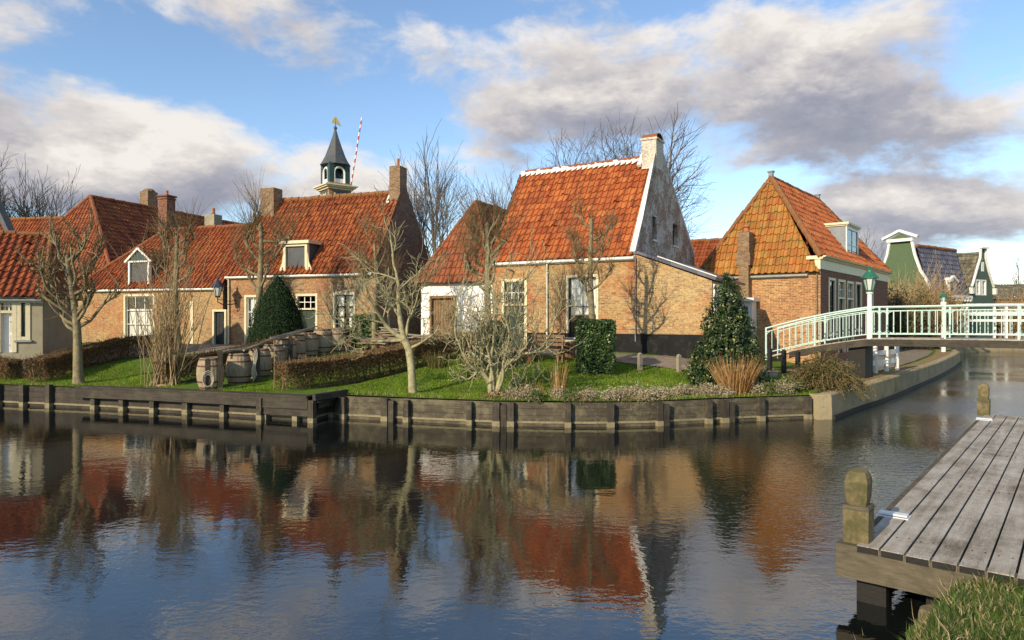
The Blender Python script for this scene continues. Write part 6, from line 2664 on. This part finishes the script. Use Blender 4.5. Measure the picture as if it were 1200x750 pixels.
# berry shrub hanging over the concrete wall
def shrub(name, label, base, rx, ry, h, nst, nlf, mat, seed, lean=(0, 0), lsize=.07, group=None, stem='twig', droop=.1, part='foliage', dens=.9):
    rng = random.Random(seed)
    o = thing(name, label, 'shrub', base, 0, group)
    st, lf = MB(), MB()
    tips = []
    for i in range(nst):
        a = rng.uniform(0, 2 * PI)
        rr = math.sqrt(rng.random())
        tgt = V((math.cos(a) * rr * rx + lean[0], math.sin(a) * rr * ry + lean[1], h * rng.uniform(.45, 1.0) * (1 - .35 * rr)))
        p0 = V((rng.gauss(0, rx * .12), rng.gauss(0, ry * .12), -.05))
        pts = []
        for k in range(7):
            f = k / 6
            q = p0.lerp(tgt, f) + V((0, 0, math.sin(f * PI) * h * .16 - droop * f * f * rr)) + rvec(rng) * .03 * f
            pts.append(q)
        st.tube(pts, [.013 - .0014 * k for k in range(7)], 4, False)
        tips.append(pts)
    for i in range(nlf):
        pts = rng.choice(tips)
        f = rng.uniform(.25, 1.0) * 5.99
        k = int(f)
        p = pts[k].lerp(pts[k + 1], f - k) + V((rng.gauss(0, .07), rng.gauss(0, .07), rng.gauss(0, .06)))
        leaf(lf, p, (rvec(rng) + V((0, 0, .4))).normalized(), lsize * rng.uniform(.6, 1.3), rng, .5, min(1, max(0, rng.gauss(.45, .28))))
    st.build('stems', M[stem], o)
    lf.build(part, M[mat], o)
    return o


shrub('berry_shrub', 'loose olive shrub with red berries hanging over the end of the plank quay', place(962, 18.7), 1.3, .8, 1.5, 260, 10500, 'oliveleaf', 51, (.05, -.25), .062, droop=.75)
shrub('berry_shrub', 'spindly green bush with tan stems left of the berry shrub', place(922, 18.1), .5, .4, .6, 60, 900, 'greenleaf', 53, (0, 0), .06, stem='twig_tan')
# border plants on the edge of the quay
rng = random.Random(61)
bl = [(p[0], p[1]) for p in QR[3:]]
spots = resample(bl, .30)
kinds = ['grey woolly', 'pale seeding', 'low green', 'bleached']
i = 0
for (x, y) in spots:
    if x < .05 or x > 7.3:
        continue
    if 4.7 < x < 5.9 and rng.random() < .3:
        continue
    px_ = 600 + F * x / y
    kd = rng.choice([0, 1, 1, 3, 2, 2])
    off = rng.uniform(.18, .7)
    xx, yy = x + rng.uniform(-.15, .15), y + off
    o = shrub('border_plant', '%s border plant on the quay edge' % kinds[kd], (xx, yy, H(xx, yy)), rng.uniform(.24, .40), rng.uniform(.2, .32), rng.uniform(.24, .5), 30, 800, ['greyleaf', 'paleleaf', 'greenleaf', 'paleleaf'][kd], 100 + i, (0, -.05), rng.uniform(.045, .07), 'low plants in the border on the quay edge', 'twig_tan', .15)
    o['px'] = px_
    o['kd'] = kd
    i += 1
shrub('border_plant', 'yellow green trailing plant spilling over the quay planks below the square ivy block', place(676, 16.5), .42, .2, .22, 40, 700, 'oliveleaf', 171, (0, -.15), .04, 'low plants in the border on the quay edge', 'twig_tan', .3)
shrub('border_plant', 'yellow trailing plant on the plank edge right of the ivy block', place(732, 16.5), .30, .18, .2, 30, 500, 'oliveleaf', 172, (0, -.12), .04, 'low plants in the border on the quay edge', 'twig_tan', .3)
shrub('border_plant', 'low litter of brown stems at the foot of the crooked shrub', place(582, 17.0), .45, .3, .28, 60, 500, 'brownleaf', 173, (0, 0), .05, 'low plants in the border on the quay edge', 'twig', .1)
shrub('border_plant', 'green rosette plant between the crooked shrub and the tan stems', place(608, 16.95), .25, .2, .2, 26, 260, 'greenleaf', 174, (0, 0), .06, 'low plants in the border on the quay edge', 'twig_tan', .1)

# big hedges and bushes beyond the bridge
def bush(label, px0, px1, py_top, d, mat, seed, n=5200, size=.16, dark=False, group='bushes beyond the bridge', stem='twig', asp=.5):
    rng = random.Random(seed)
    pc = (px0 + px1) / 2
    x, y = XY(pc, d)
    zb = H(x, y)
    hw = (px1 - px0) / 2 / F * d
    hh = CZ + (HY - py_top) / F * d - zb
    o = thing('wild_bush', label, 'bush', (x, y, zb), 0, group)
    st, lf = MB(), MB()
    for i in range(int(40 + hw * 30)):
        a = rng.uniform(0, 2 * PI)
        rr = math.sqrt(rng.random())
        p0 = V((math.cos(a) * rr * hw * .7, math.sin(a) * rr * hw * .5, -.1))
        P = dict(k=[4, 4], wig=.14, up=.06, rmin=.010, max=2, tl=9, ang=(18, 50), lf=(.4, .7), seg=4, taper=.5, lead=True)
        grow((st, st), p0, (math.cos(a) * rr * .5, math.sin(a) * rr * .4, 1), hh * rng.uniform(.32, .5), .03, 0, P, rng)
    zm = max(v[2] for v in st.v)
    s_ = hh / zm
    st.v = [(a, b, c * s_) for a, b, c in st.v]
    pts = st.v
    for i in range(n):
        p = V(rng.choice(pts))
        if p.z < .2 * hh and rng.random() < .5:
            continue
        p += V((rng.gauss(0, .1), rng.gauss(0, .1), rng.gauss(0, .1)))
        leaf(lf, p, rvec(rng), size * rng.uniform(.5, 1.2), rng, asp, min(1, max(0, rng.gauss(.45 + .3 * noise.noise(p * .9), .22))))
    st.build('stems', M[stem], o)
    lf.build('foliage', M[mat], o)
    return o


bush('dark evergreen bush right behind the far corner of the orange brick house', 1030, 1064, 320, 41, 'holly', 201, 9000, .17)
bush('rust coloured bush with thin twigs in front of the bell gable', 1040, 1085, 293, 44, 'rust', 202, 8000, .13, stem='rustwig' if False else 'twig_tan')
bush('pale flowering wild bush before the dark blue roof', 1056, 1098, 316, 43, 'rust', 203, 10000, .14, stem='twig_tan')
bush('low tangled bush beside the white stair', 1086, 1110, 340, 45, 'rust', 204, 3500, .14, stem='twig_tan')
bush('orange autumn bush at the right edge beyond the green gable', 1164, 1215, 333, 60, 'rust', 205, 7000, .18, stem='twig_tan')

# ------------------------------------------------------------------ grass
rng = random.Random(71)
mb = MB()
LAWN = [[(-5.0, 18.2), (-4.3, 17.75), (-2.56, 17.15), (-.41, 16.55), (1, 16.38), (3.2, 16.5), (4.8, 17.0), (7.6, 17.7), (9.4, 19.6), (8.9, 21.0), (6.0, 20.6), (3.2, 21.8), (.6, 23.1), (-1.4, 23.2), (-4.5, 19.6)],
        [(-18.4, 19.8), (-15.3, 20.5), (-12.3, 19.65), (-9.7, 18.9), (-9.5, 20), (-10.6, 20.6), (-13.8, 24.6), (-14.6, 21.4), (-15.4, 22.2), (-17.6, 21.3)],
        [(-8.2, 18.5), (-6.6, 17.9), (-6.2, 18.5), (-5.0, 20.6), (-6.4, 22.6), (-7.6, 19.8)]]
cnt = (110000, 42000, 22000)
for poly, n in zip(LAWN, cnt):
    xs = [p[0] for p in poly]
    ys = [p[1] for p in poly]
    k = 0
    while k < n:
        x, y = rng.uniform(min(xs), max(xs)), rng.uniform(min(ys), max(ys))
        k += 1
        if not inside(x, y, poly):
            continue
        g_ = noise.noise((x * .9, y * .9, 1))
        if noise.noise((x * 1.7, y * 1.7, 5)) < -.32 and rng.random() < .75:
            continue
        z = H(x, y) - .005
        h_ = rng.uniform(.025, .065) * (1 + .5 * g_)
        a = rng.uniform(0, 2 * PI)
        sd = V((math.cos(a), math.sin(a), 0)) * rng.uniform(.008, .014)
        tip = V((x + rng.gauss(0, .018), y + rng.gauss(0, .018), z + h_))
        u_ = min(1, max(0, rng.gauss(.45 + .4 * g_ + .25 * noise.noise((x * 3.1, y * 3.1, 9)), .2)))
        if rng.random() < .05:
            u_ = 1
        p = V((x, y, z))
        mb.face([p - sd, p + sd, tip], [(u_, 0)] * 3)
tag(mb.build('lawn_grass', M['grass']), 'short bright green grass of the village lawns', 'grass', kind='stuff')
# long grass hanging over the quay edge
mb = MB()
for (x, y) in resample(QL[3:7], .012) + resample(QR[1:9], .010) + resample(QC[2:11], .06):
    if rng.random() < .35:
        continue
    p = V((x + rng.uniform(-.05, .05), y + rng.uniform(.0, .2), 0))
    p.z = H(p.x, p.y)
    sd = V((rng.uniform(-1, 1), rng.uniform(-1, 1), 0)).normalized() * .008
    tip = p + V((rng.gauss(0, .05), rng.gauss(-.05, .06), rng.uniform(.02, .13)))
    u_ = rng.choice([.3, .6, .85, .95, 1.0])
    mb.face([p - sd, p + sd, tip], [(u_, 0)] * 3)
tag(mb.build('edge_grass', M['drygrass']), 'yellowed longer grass along the edge of the quay', 'grass', kind='stuff')
# near bank
mb = MB()
n = 0
while n < 60000:
    x, y = rng.uniform(1.6, 6.0), rng.uniform(3.4, 7.0)
    n += 1
    td = seg_dist(x, y, BANKL)
    if not inside(x, y, BANKL + [(1600, -1600), (-1600, -1600)]) or td < .05:
        continue
    z = HB(x, y)
    if z < .02:
        continue
    # keep the planks free
    q = V((x, y, 0)) - A0
    la, lo_ = q.dot(V((u.y, -u.x, 0))), q.dot(u)
    if lo_ > -.12 and la > -.1:
        if la < .95 or lo_ > .05:
            continue
    if math.hypot(x - 3.32, y - 5.42) < .17:
        continue
    g_ = noise.noise((x * 2.2, y * 2.2, 3))
    p = V((x, y, z - .01))
    L = rng.uniform(.04, .12) * (1 + .5 * g_)
    if rng.random() < .04:
        L *= 2.2
    sd = V((rng.uniform(-1, 1), rng.uniform(-1, 1), 0)).normalized() * rng.uniform(.003, .0055)
    d = V((rng.gauss(-.1, .45), rng.gauss(.1, .45), 1)).normalized()
    q1_ = p + d * L * .55
    q2_ = q1_ + (d + V((rng.gauss(0, .4), rng.gauss(0, .4), -.45))).normalized() * L * .5
    u_ = min(1, max(0, rng.gauss(.42 + .35 * g_, .25)))
    if rng.random() < .10:
        u_ = rng.uniform(.85, 1)
    mb.face([p - sd, p + sd, q1_ + sd * .7, q1_ - sd * .7], [(u_, 0)] * 4)
    mb.face([q1_ - sd * .7, q1_ + sd * .7, q2_], [(u_, 0)] * 3)
tag(mb.build('bank_grass', M['drygrass']), 'rough green and straw coloured grass of the near bank', 'grass', kind='stuff')
tuft('dry_grass_tuft', 'sparse dry reed stalks at the foot of the jetty piles', (2.78, 5.25, HB(2.78, 5.25)), 46, .34, .30, 8, 'drygrass', w=.006, lean=.7, col=(.8, 1))
mb = MB()
mb.lathe([(.13, -.3), (.135, .1), (.125, .17), (.10, .19)], 9)
o = thing('stump', 'sawn grey green timber stump on the near bank under the jetty beam', 'stump', (3.36, 5.40, .10), .4)
mb.build('block', M['bpost'], o)

# fallen leaves and litter on the lawns
mb = MB()
for i in range(4500):
    poly = LAWN[0] if i % 3 else LAWN[1]
    xs = [p[0] for p in poly]
    ys = [p[1] for p in poly]
    x, y = rng.uniform(min(xs), max(xs)), rng.uniform(min(ys), max(ys))
    if not inside(x, y, poly) or noise.noise((x * .8, y * .8, 12)) < -.1:
        continue
    leaf(mb, V((x, y, H(x, y) + .035)), (V((0, 0, 1)) + rvec(rng) * .5).normalized(), rng.uniform(.04, .075), rng, .7)
tag(mb.build('fallen_leaves', M['brownleaf']), 'scattered brown fallen leaves on the lawns', 'leaves', kind='stuff')
# ------------------------------------------------------------------ barrels and other garden things
def make_barrel(label):
    o = thing('barrel', label, 'barrel', (0, 0, 0), 0, 'row of old barrels beside the hedge')
    mb = MB()
    n = 20
    prof = [(.27, 0), (.315, .12), (.35, .28), (.365, .45), (.35, .62), (.315, .78), (.27, .90)]
    rows = []
    for r_, z_ in prof:
        row = []
        for j in range(n * 3):
            k = j % 3
            a = 2 * PI * j / (n * 3)
            rr = r_ - (.006 if k == 0 else 0)
            row.append(V((rr * math.cos(a), rr * math.sin(a), z_)))
        rows.append(row)
    mb.grid(rows, True)
    rows2 = [[V((p.x * .93, p.y * .93, .90)) for p in rows[-1]], [V((p.x * .91, p.y * .91, .85)) for p in rows[-1]]]
    mb.grid([rows[-1]] + rows2, True)
    mb.build('staves', M['barrel'], o)
    mb = MB()
    mb.face(rows2[1])
    mb.build('lid', M['pole'], o)
    for z_ in (.05, .22, .66, .84):
        mb = MB()
        f = abs(z_ - .45) / .45
        r_ = .366 - .092 * f ** 1.9
        r2 = .366 - .092 * (abs(z_ + .045 - .45) / .45) ** 1.9
        mb.lathe([(r_ - .02, z_), (r_ + .004, z_ + .002), (r2 + .004, z_ + .043), (r2 - .02, z_ + .045)], 32)
        mb.build('hoop', M['hoop'], o)
    return o


bp_ = [(247, 19.15), (280, 19.95), (304, 20.9), (320, 21.9), (334, 22.7), (346, 23.5), (361, 24.0), (378, 24.6), (394, 24.9)]
lb = ['pale barrel nearest to the water at the front of the row', 'pale barrel second from the water, with a dark post at each side', 'barrel third from the water under the grey poles', 'barrel fourth from the water behind the rope hung post', 'barrel fifth from the water under the end of the poles', 'barrel sixth from the water, half hidden by its neighbours',
      'barrel seventh from the water, close to the yew cone', 'barrel last but one of the row, in front of the green door', 'last barrel of the row at the hedge end']
first = None
for i, (px, d) in enumerate(bp_):
    x, y = XY(px, d)
    z = H(x, y) - .03
    if first is None:
        first = make_barrel(lb[0])
        first.location = (x, y, z)
        first.rotation_euler = (R(1.5), R(-1), .4)
    else:
        b = dup(first, (x, y, z), i * 1.3, lb[i], (1, 1, 1.0 if i % 3 else .95))

# grey poles lying across the barrels
rng = random.Random(81)


def top_at(px, d, extra=.9):
    x, y = XY(px, d)
    return V((x, y, H(x, y) + extra))


pairs = [((258, 19.4), (300, 20.6), .045, 'thick grey pole lying on the two nearest barrels'),
         ((266, 19.6), (345, 23.3), .036, 'long bent grey pole lying across the barrels'),
         ((284, 20.0), (352, 23.6), .034, 'straight grey pole on the barrels, behind the bent one'),
         ((296, 20.6), (366, 24.0), .028, 'thin grey pole on the far barrels'),
         ((318, 21.9), (372, 24.2), .03, 'short grey pole on top of the pile near the yew'),
         ((326, 22.3), (362, 23.9), .02, 'thin brown stick on top of the pole pile')]
for i, (A, B, r_, l_) in enumerate(pairs):
    n = 10
    z_ = .92 + r_ + .03 * (i // 2)
    a = top_at(*A, z_)
    pts = []
    for k in range(n + 1):
        f = k / n
        dd_ = A[1] + (B[1] - A[1]) * f
        xa_ = XY(A[0], A[1])
        xb_ = XY(B[0], B[1])
        x_, y_ = xa_[0] + (xb_[0] - xa_[0]) * f, xa_[1] + (xb_[1] - xa_[1]) * f
        pts.append(V((x_ + .04 * math.sin(f * 5 + i), y_, H(x_, y_) * .5 + (H(*xa_) * (1 - f) + H(*xb_) * f) * .5 + z_ + .03 * math.sin(f * 7 + i * 2))) - a)
    mb = MB()
    mb.tube(pts, [r_ * (1 - .35 * k / n) for k in range(n + 1)], 8)
    o = tag(mb.build('wooden_pole', M['pole']), l_, 'pole', 'poles lying on the barrels')
    o.location = a

# black mooring stakes with rope
for (px, d, h_, l_) in ((243.5, 18.35, .86, 'black stake with a coil of pale rope in front of the nearest barrel'), (258, 19.0, 1.05, 'black stake between the two nearest barrels'), (301.5, 19.9, 1.02, 'black stake hung with a long rope beside the third barrel'), (340.5, 22.4, .95, 'black stake among the far barrels')):
    x, y = XY(px, d)
    o = thing('mooring_stake', l_, 'stake', (x, y, H(x, y)), rng.uniform(0, 1), 'black stakes beside the barrels')
    mb = MB()
    mb.box((0, 0, h_ / 2 - .1), (.13, .13, h_ + .2))
    mb.box((0, 0, h_ + .015), (.10, .10, .03))
    mb.build('stake', M['qpost'], o)
    if 'rope' in l_:
        mb = MB()
        if 'coil' in l_:
            for c in range(3):
                pts = [V((math.cos(t * .5) * (.10 + .02 * c), -.09 - .012 * c, .30 + .03 * c + math.sin(t * .5) * (.17 + .02 * c))) for t in range(14)]
                mb.tube(pts, .012, 5)
        else:
            for c in range(4):
                pts = [V((-.14 + .03 * c + .03 * math.sin(t), -.10, .85 - .11 * t + .05 * c)) for t in range(8)]
                mb.tube(pts, .017, 5)
        mb.build('rope', M['rope'], o)

# two short grey posts on the path
for px, l_ in ((750, 'short grey post on the path below the seam of the tarred plinth'), (795.5, 'short grey post on the path near the holly tree')):
    x, y = XY(px, 20.7)
    o = thing('bollard', l_, 'bollard', (x, y, H(x, y)), .5, 'short posts on the path by the plinth')
    mb = MB()
    mb.box((0, 0, .2), (.11, .11, .58))
    mb.build('post', M['pole'], o)
    mb = MB()
    mb.lathe([(.075, .49), (.07, .515), (.02, .55)], 4)
    mb.build('cap', M['pole'], o)
# black stakes by the bridge ramp
for px, d, l_ in ((902, 23.2, 'black stake at the foot of the bridge ramp'), (918.5, 23.0, 'black stake under the middle of the bridge ramp'), (935, 22.8, 'black stake under the upper part of the bridge ramp')):
    x, y = XY(px, d)
    o = thing('bollard', l_, 'bollard', (x, y, H(x, y)), .6, 'black stakes along the bridge ramp')
    mb = MB()
    mb.box((0, 0, .3), (.12, .12, .9))
    mb.build('post', M['dark'], o)
    mb = MB()
    mb.lathe([(.07, .74), (.07, .77), (.02, .80)], 4)
    mb.build('cap', M['dark'], o)

# wooden tub table, slatted bench and flower pots on the terrace
x, y = XY(663, 22.3)
o = thing('tub_table', 'brown slatted tub with a pale round top below the curtained window', 'table', (x, y, H(x, y)))
o.scale = (.85, .85, .85)
mb = MB()
for i in range(16):
    a = 2 * PI * i / 16
    mb.box((math.cos(a) * .34, math.sin(a) * .34, .32), (.05, .11, .64), (V((math.cos(a), math.sin(a), 0)), V((-math.sin(a), math.cos(a), 0)), V((0, 0, 1))))
mb.build('slats', M['log'], o)
mb = MB()
mb.lathe([(.36, .64), (.37, .66), (.37, .69), (.36, .70)], 20)
mb.build('table_top', M['cream'], o)
x, y = XY(640, 21.5)
o = thing('garden_bench', 'dark wooden slatted bench in the shade under the brown shrub twigs', 'bench', (x, y, H(x, y)), -TH3)
for nm, boxes, mt in (('seat', [((0, .08 * i - .12, .43), (1.1, .065, .03)) for i in range(4)], 'log'), ('backrest', [((0, .22, .58 + .13 * i), (1.1, .025, .09)) for i in range(3)], 'log')):
    mb = MB()
    for c, s_ in boxes:
        mb.box(c, s_)
    mb.build(nm, M[mt], o)
for sx_ in (-.48, .48):
    for sy_ in (-.13, .2):
        mb = MB()
        mb.box((sx_, sy_, .2 if sy_ < 0 else .42), (.06, .06, .42 if sy_ < 0 else .86))
        mb.build('leg', M['log'], o)
for px, d, s_, l_ in ((600, 21.5, .9, 'terracotta pot with dry stems at the left end of the terrace'), (619, 21.6, 1.2, 'larger terracotta pot beside the house door'), (700, 21.4, .8, 'terracotta pot half hidden behind the square ivy block')):
    x, y = XY(px, d)
    o = thing('flower_pot', l_, 'flower pot', (x, y, H(x, y)), 0, 'terracotta pots on the terrace')
    mb = MB()
    mb.lathe([(.10 * s_, 0), (.155 * s_, .25 * s_), (.175 * s_, .25 * s_), (.175 * s_, .30 * s_), (.15 * s_, .30 * s_), (.14 * s_, .26 * s_)], 16)
    mb.build('pot', M['terracotta'], o)
    MB_tuft(40, .5 * s_, .1 * s_, rng, .5, .014, (0, 1)).build('plant', M['brownleaf'], o).location = (0, 0, .26 * s_)

# piles of split wood behind the hedge
for px, d, n, l_ in ((458, 24.6, 26, 'stack of brown and pale planks behind the hedge, right of the laurel block'), (494, 24.2, 16, 'small heap of broken planks behind the hedge near the white annex'), (442, 23.4, 14, 'weathered planks lying in front of the laurel block')):
    x, y = XY(px, d)
    o = thing('plank_stack', l_, 'wood pile', (x, y, H(x, y)), -.3, 'wood piles behind the hedge')
    for mt, k in (('log', 0), ('pole', 1)):
        mb = MB()
        for i in range(n // 2):
            z_ = .12 + .07 * (i // 2) + .03 * k
            mb.box((rng.uniform(-.25, .25), rng.uniform(-.2, .2), z_ + .3), (rng.uniform(.8, 1.5), rng.uniform(.09, .17), .035), tuple(Matrix.Rotation(rng.uniform(-.5, .5), 3, 'Z') @ Matrix.Rotation(rng.uniform(-.1, .1), 3, 'Y') @ a for a in (V((1, 0, 0)), V((0, 1, 0)), V((0, 0, 1)))))
        mb.build('planks', M[mt], o)
    for sx_ in (-.45, .45):
        mb = MB()
        mb.box((sx_, 0, .17), (.1, .6, .34))
        mb.build('bearer', M['log'], o)

# drainless garden odds: thin tan stakes
x, y = XY(321, 18.9)
o = tag(MB(), None) if False else thing('plant_stake', 'thin pale plant stake standing between the barrels and the hedge', 'stake', (x, y, H(x, y)))
mb = MB()
mb.tube([(0, 0, -.1), (.02, 0, .7), (.0, 0, 1.3)], [.014, .012, .009], 5)
mb.build('cane', M['twig_tan'], o)
mb = MB()
mb.lathe([(.018, 1.26), (.022, 1.29), (.01, 1.33)], 6)
mb.build('cap', M['terracotta'], o)

# unique wording for the border plants, by what they grow under
marks = [(600, 'right of the crooked shrub'), (640, 'under the thin tan stems'), (670, 'left of the square ivy block'), (698, 'in front of the square ivy block'), (725, 'right of the square ivy block'), (750, 'below the first short post'), (772, 'between the two short posts'), (797, 'below the second short post'), (818, 'left of the holly tree'), (845, 'below the holly tree'), (866, 'at the foot of the orange grass'), (893, 'right of the orange grass'), (915, 'left of the berry shrub'), (945, 'under the berry shrub')]
used = {}
for o in [o for o in COL.objects if o.name.startswith('border_plant') and o.get('px')]:
    m_ = min(marks, key=lambda q: abs(q[0] - o['px']))
    l_ = '%s plant on the quay edge %s' % (kinds[o['kd']], m_[1])
    if l_ in used:
        side = 'right of its like' if o['px'] > used[l_] else 'left of its like'
        l_ += ', ' + side
    used[l_] = o['px']
    o['label'] = l_
    del o['px']
    del o['kd']
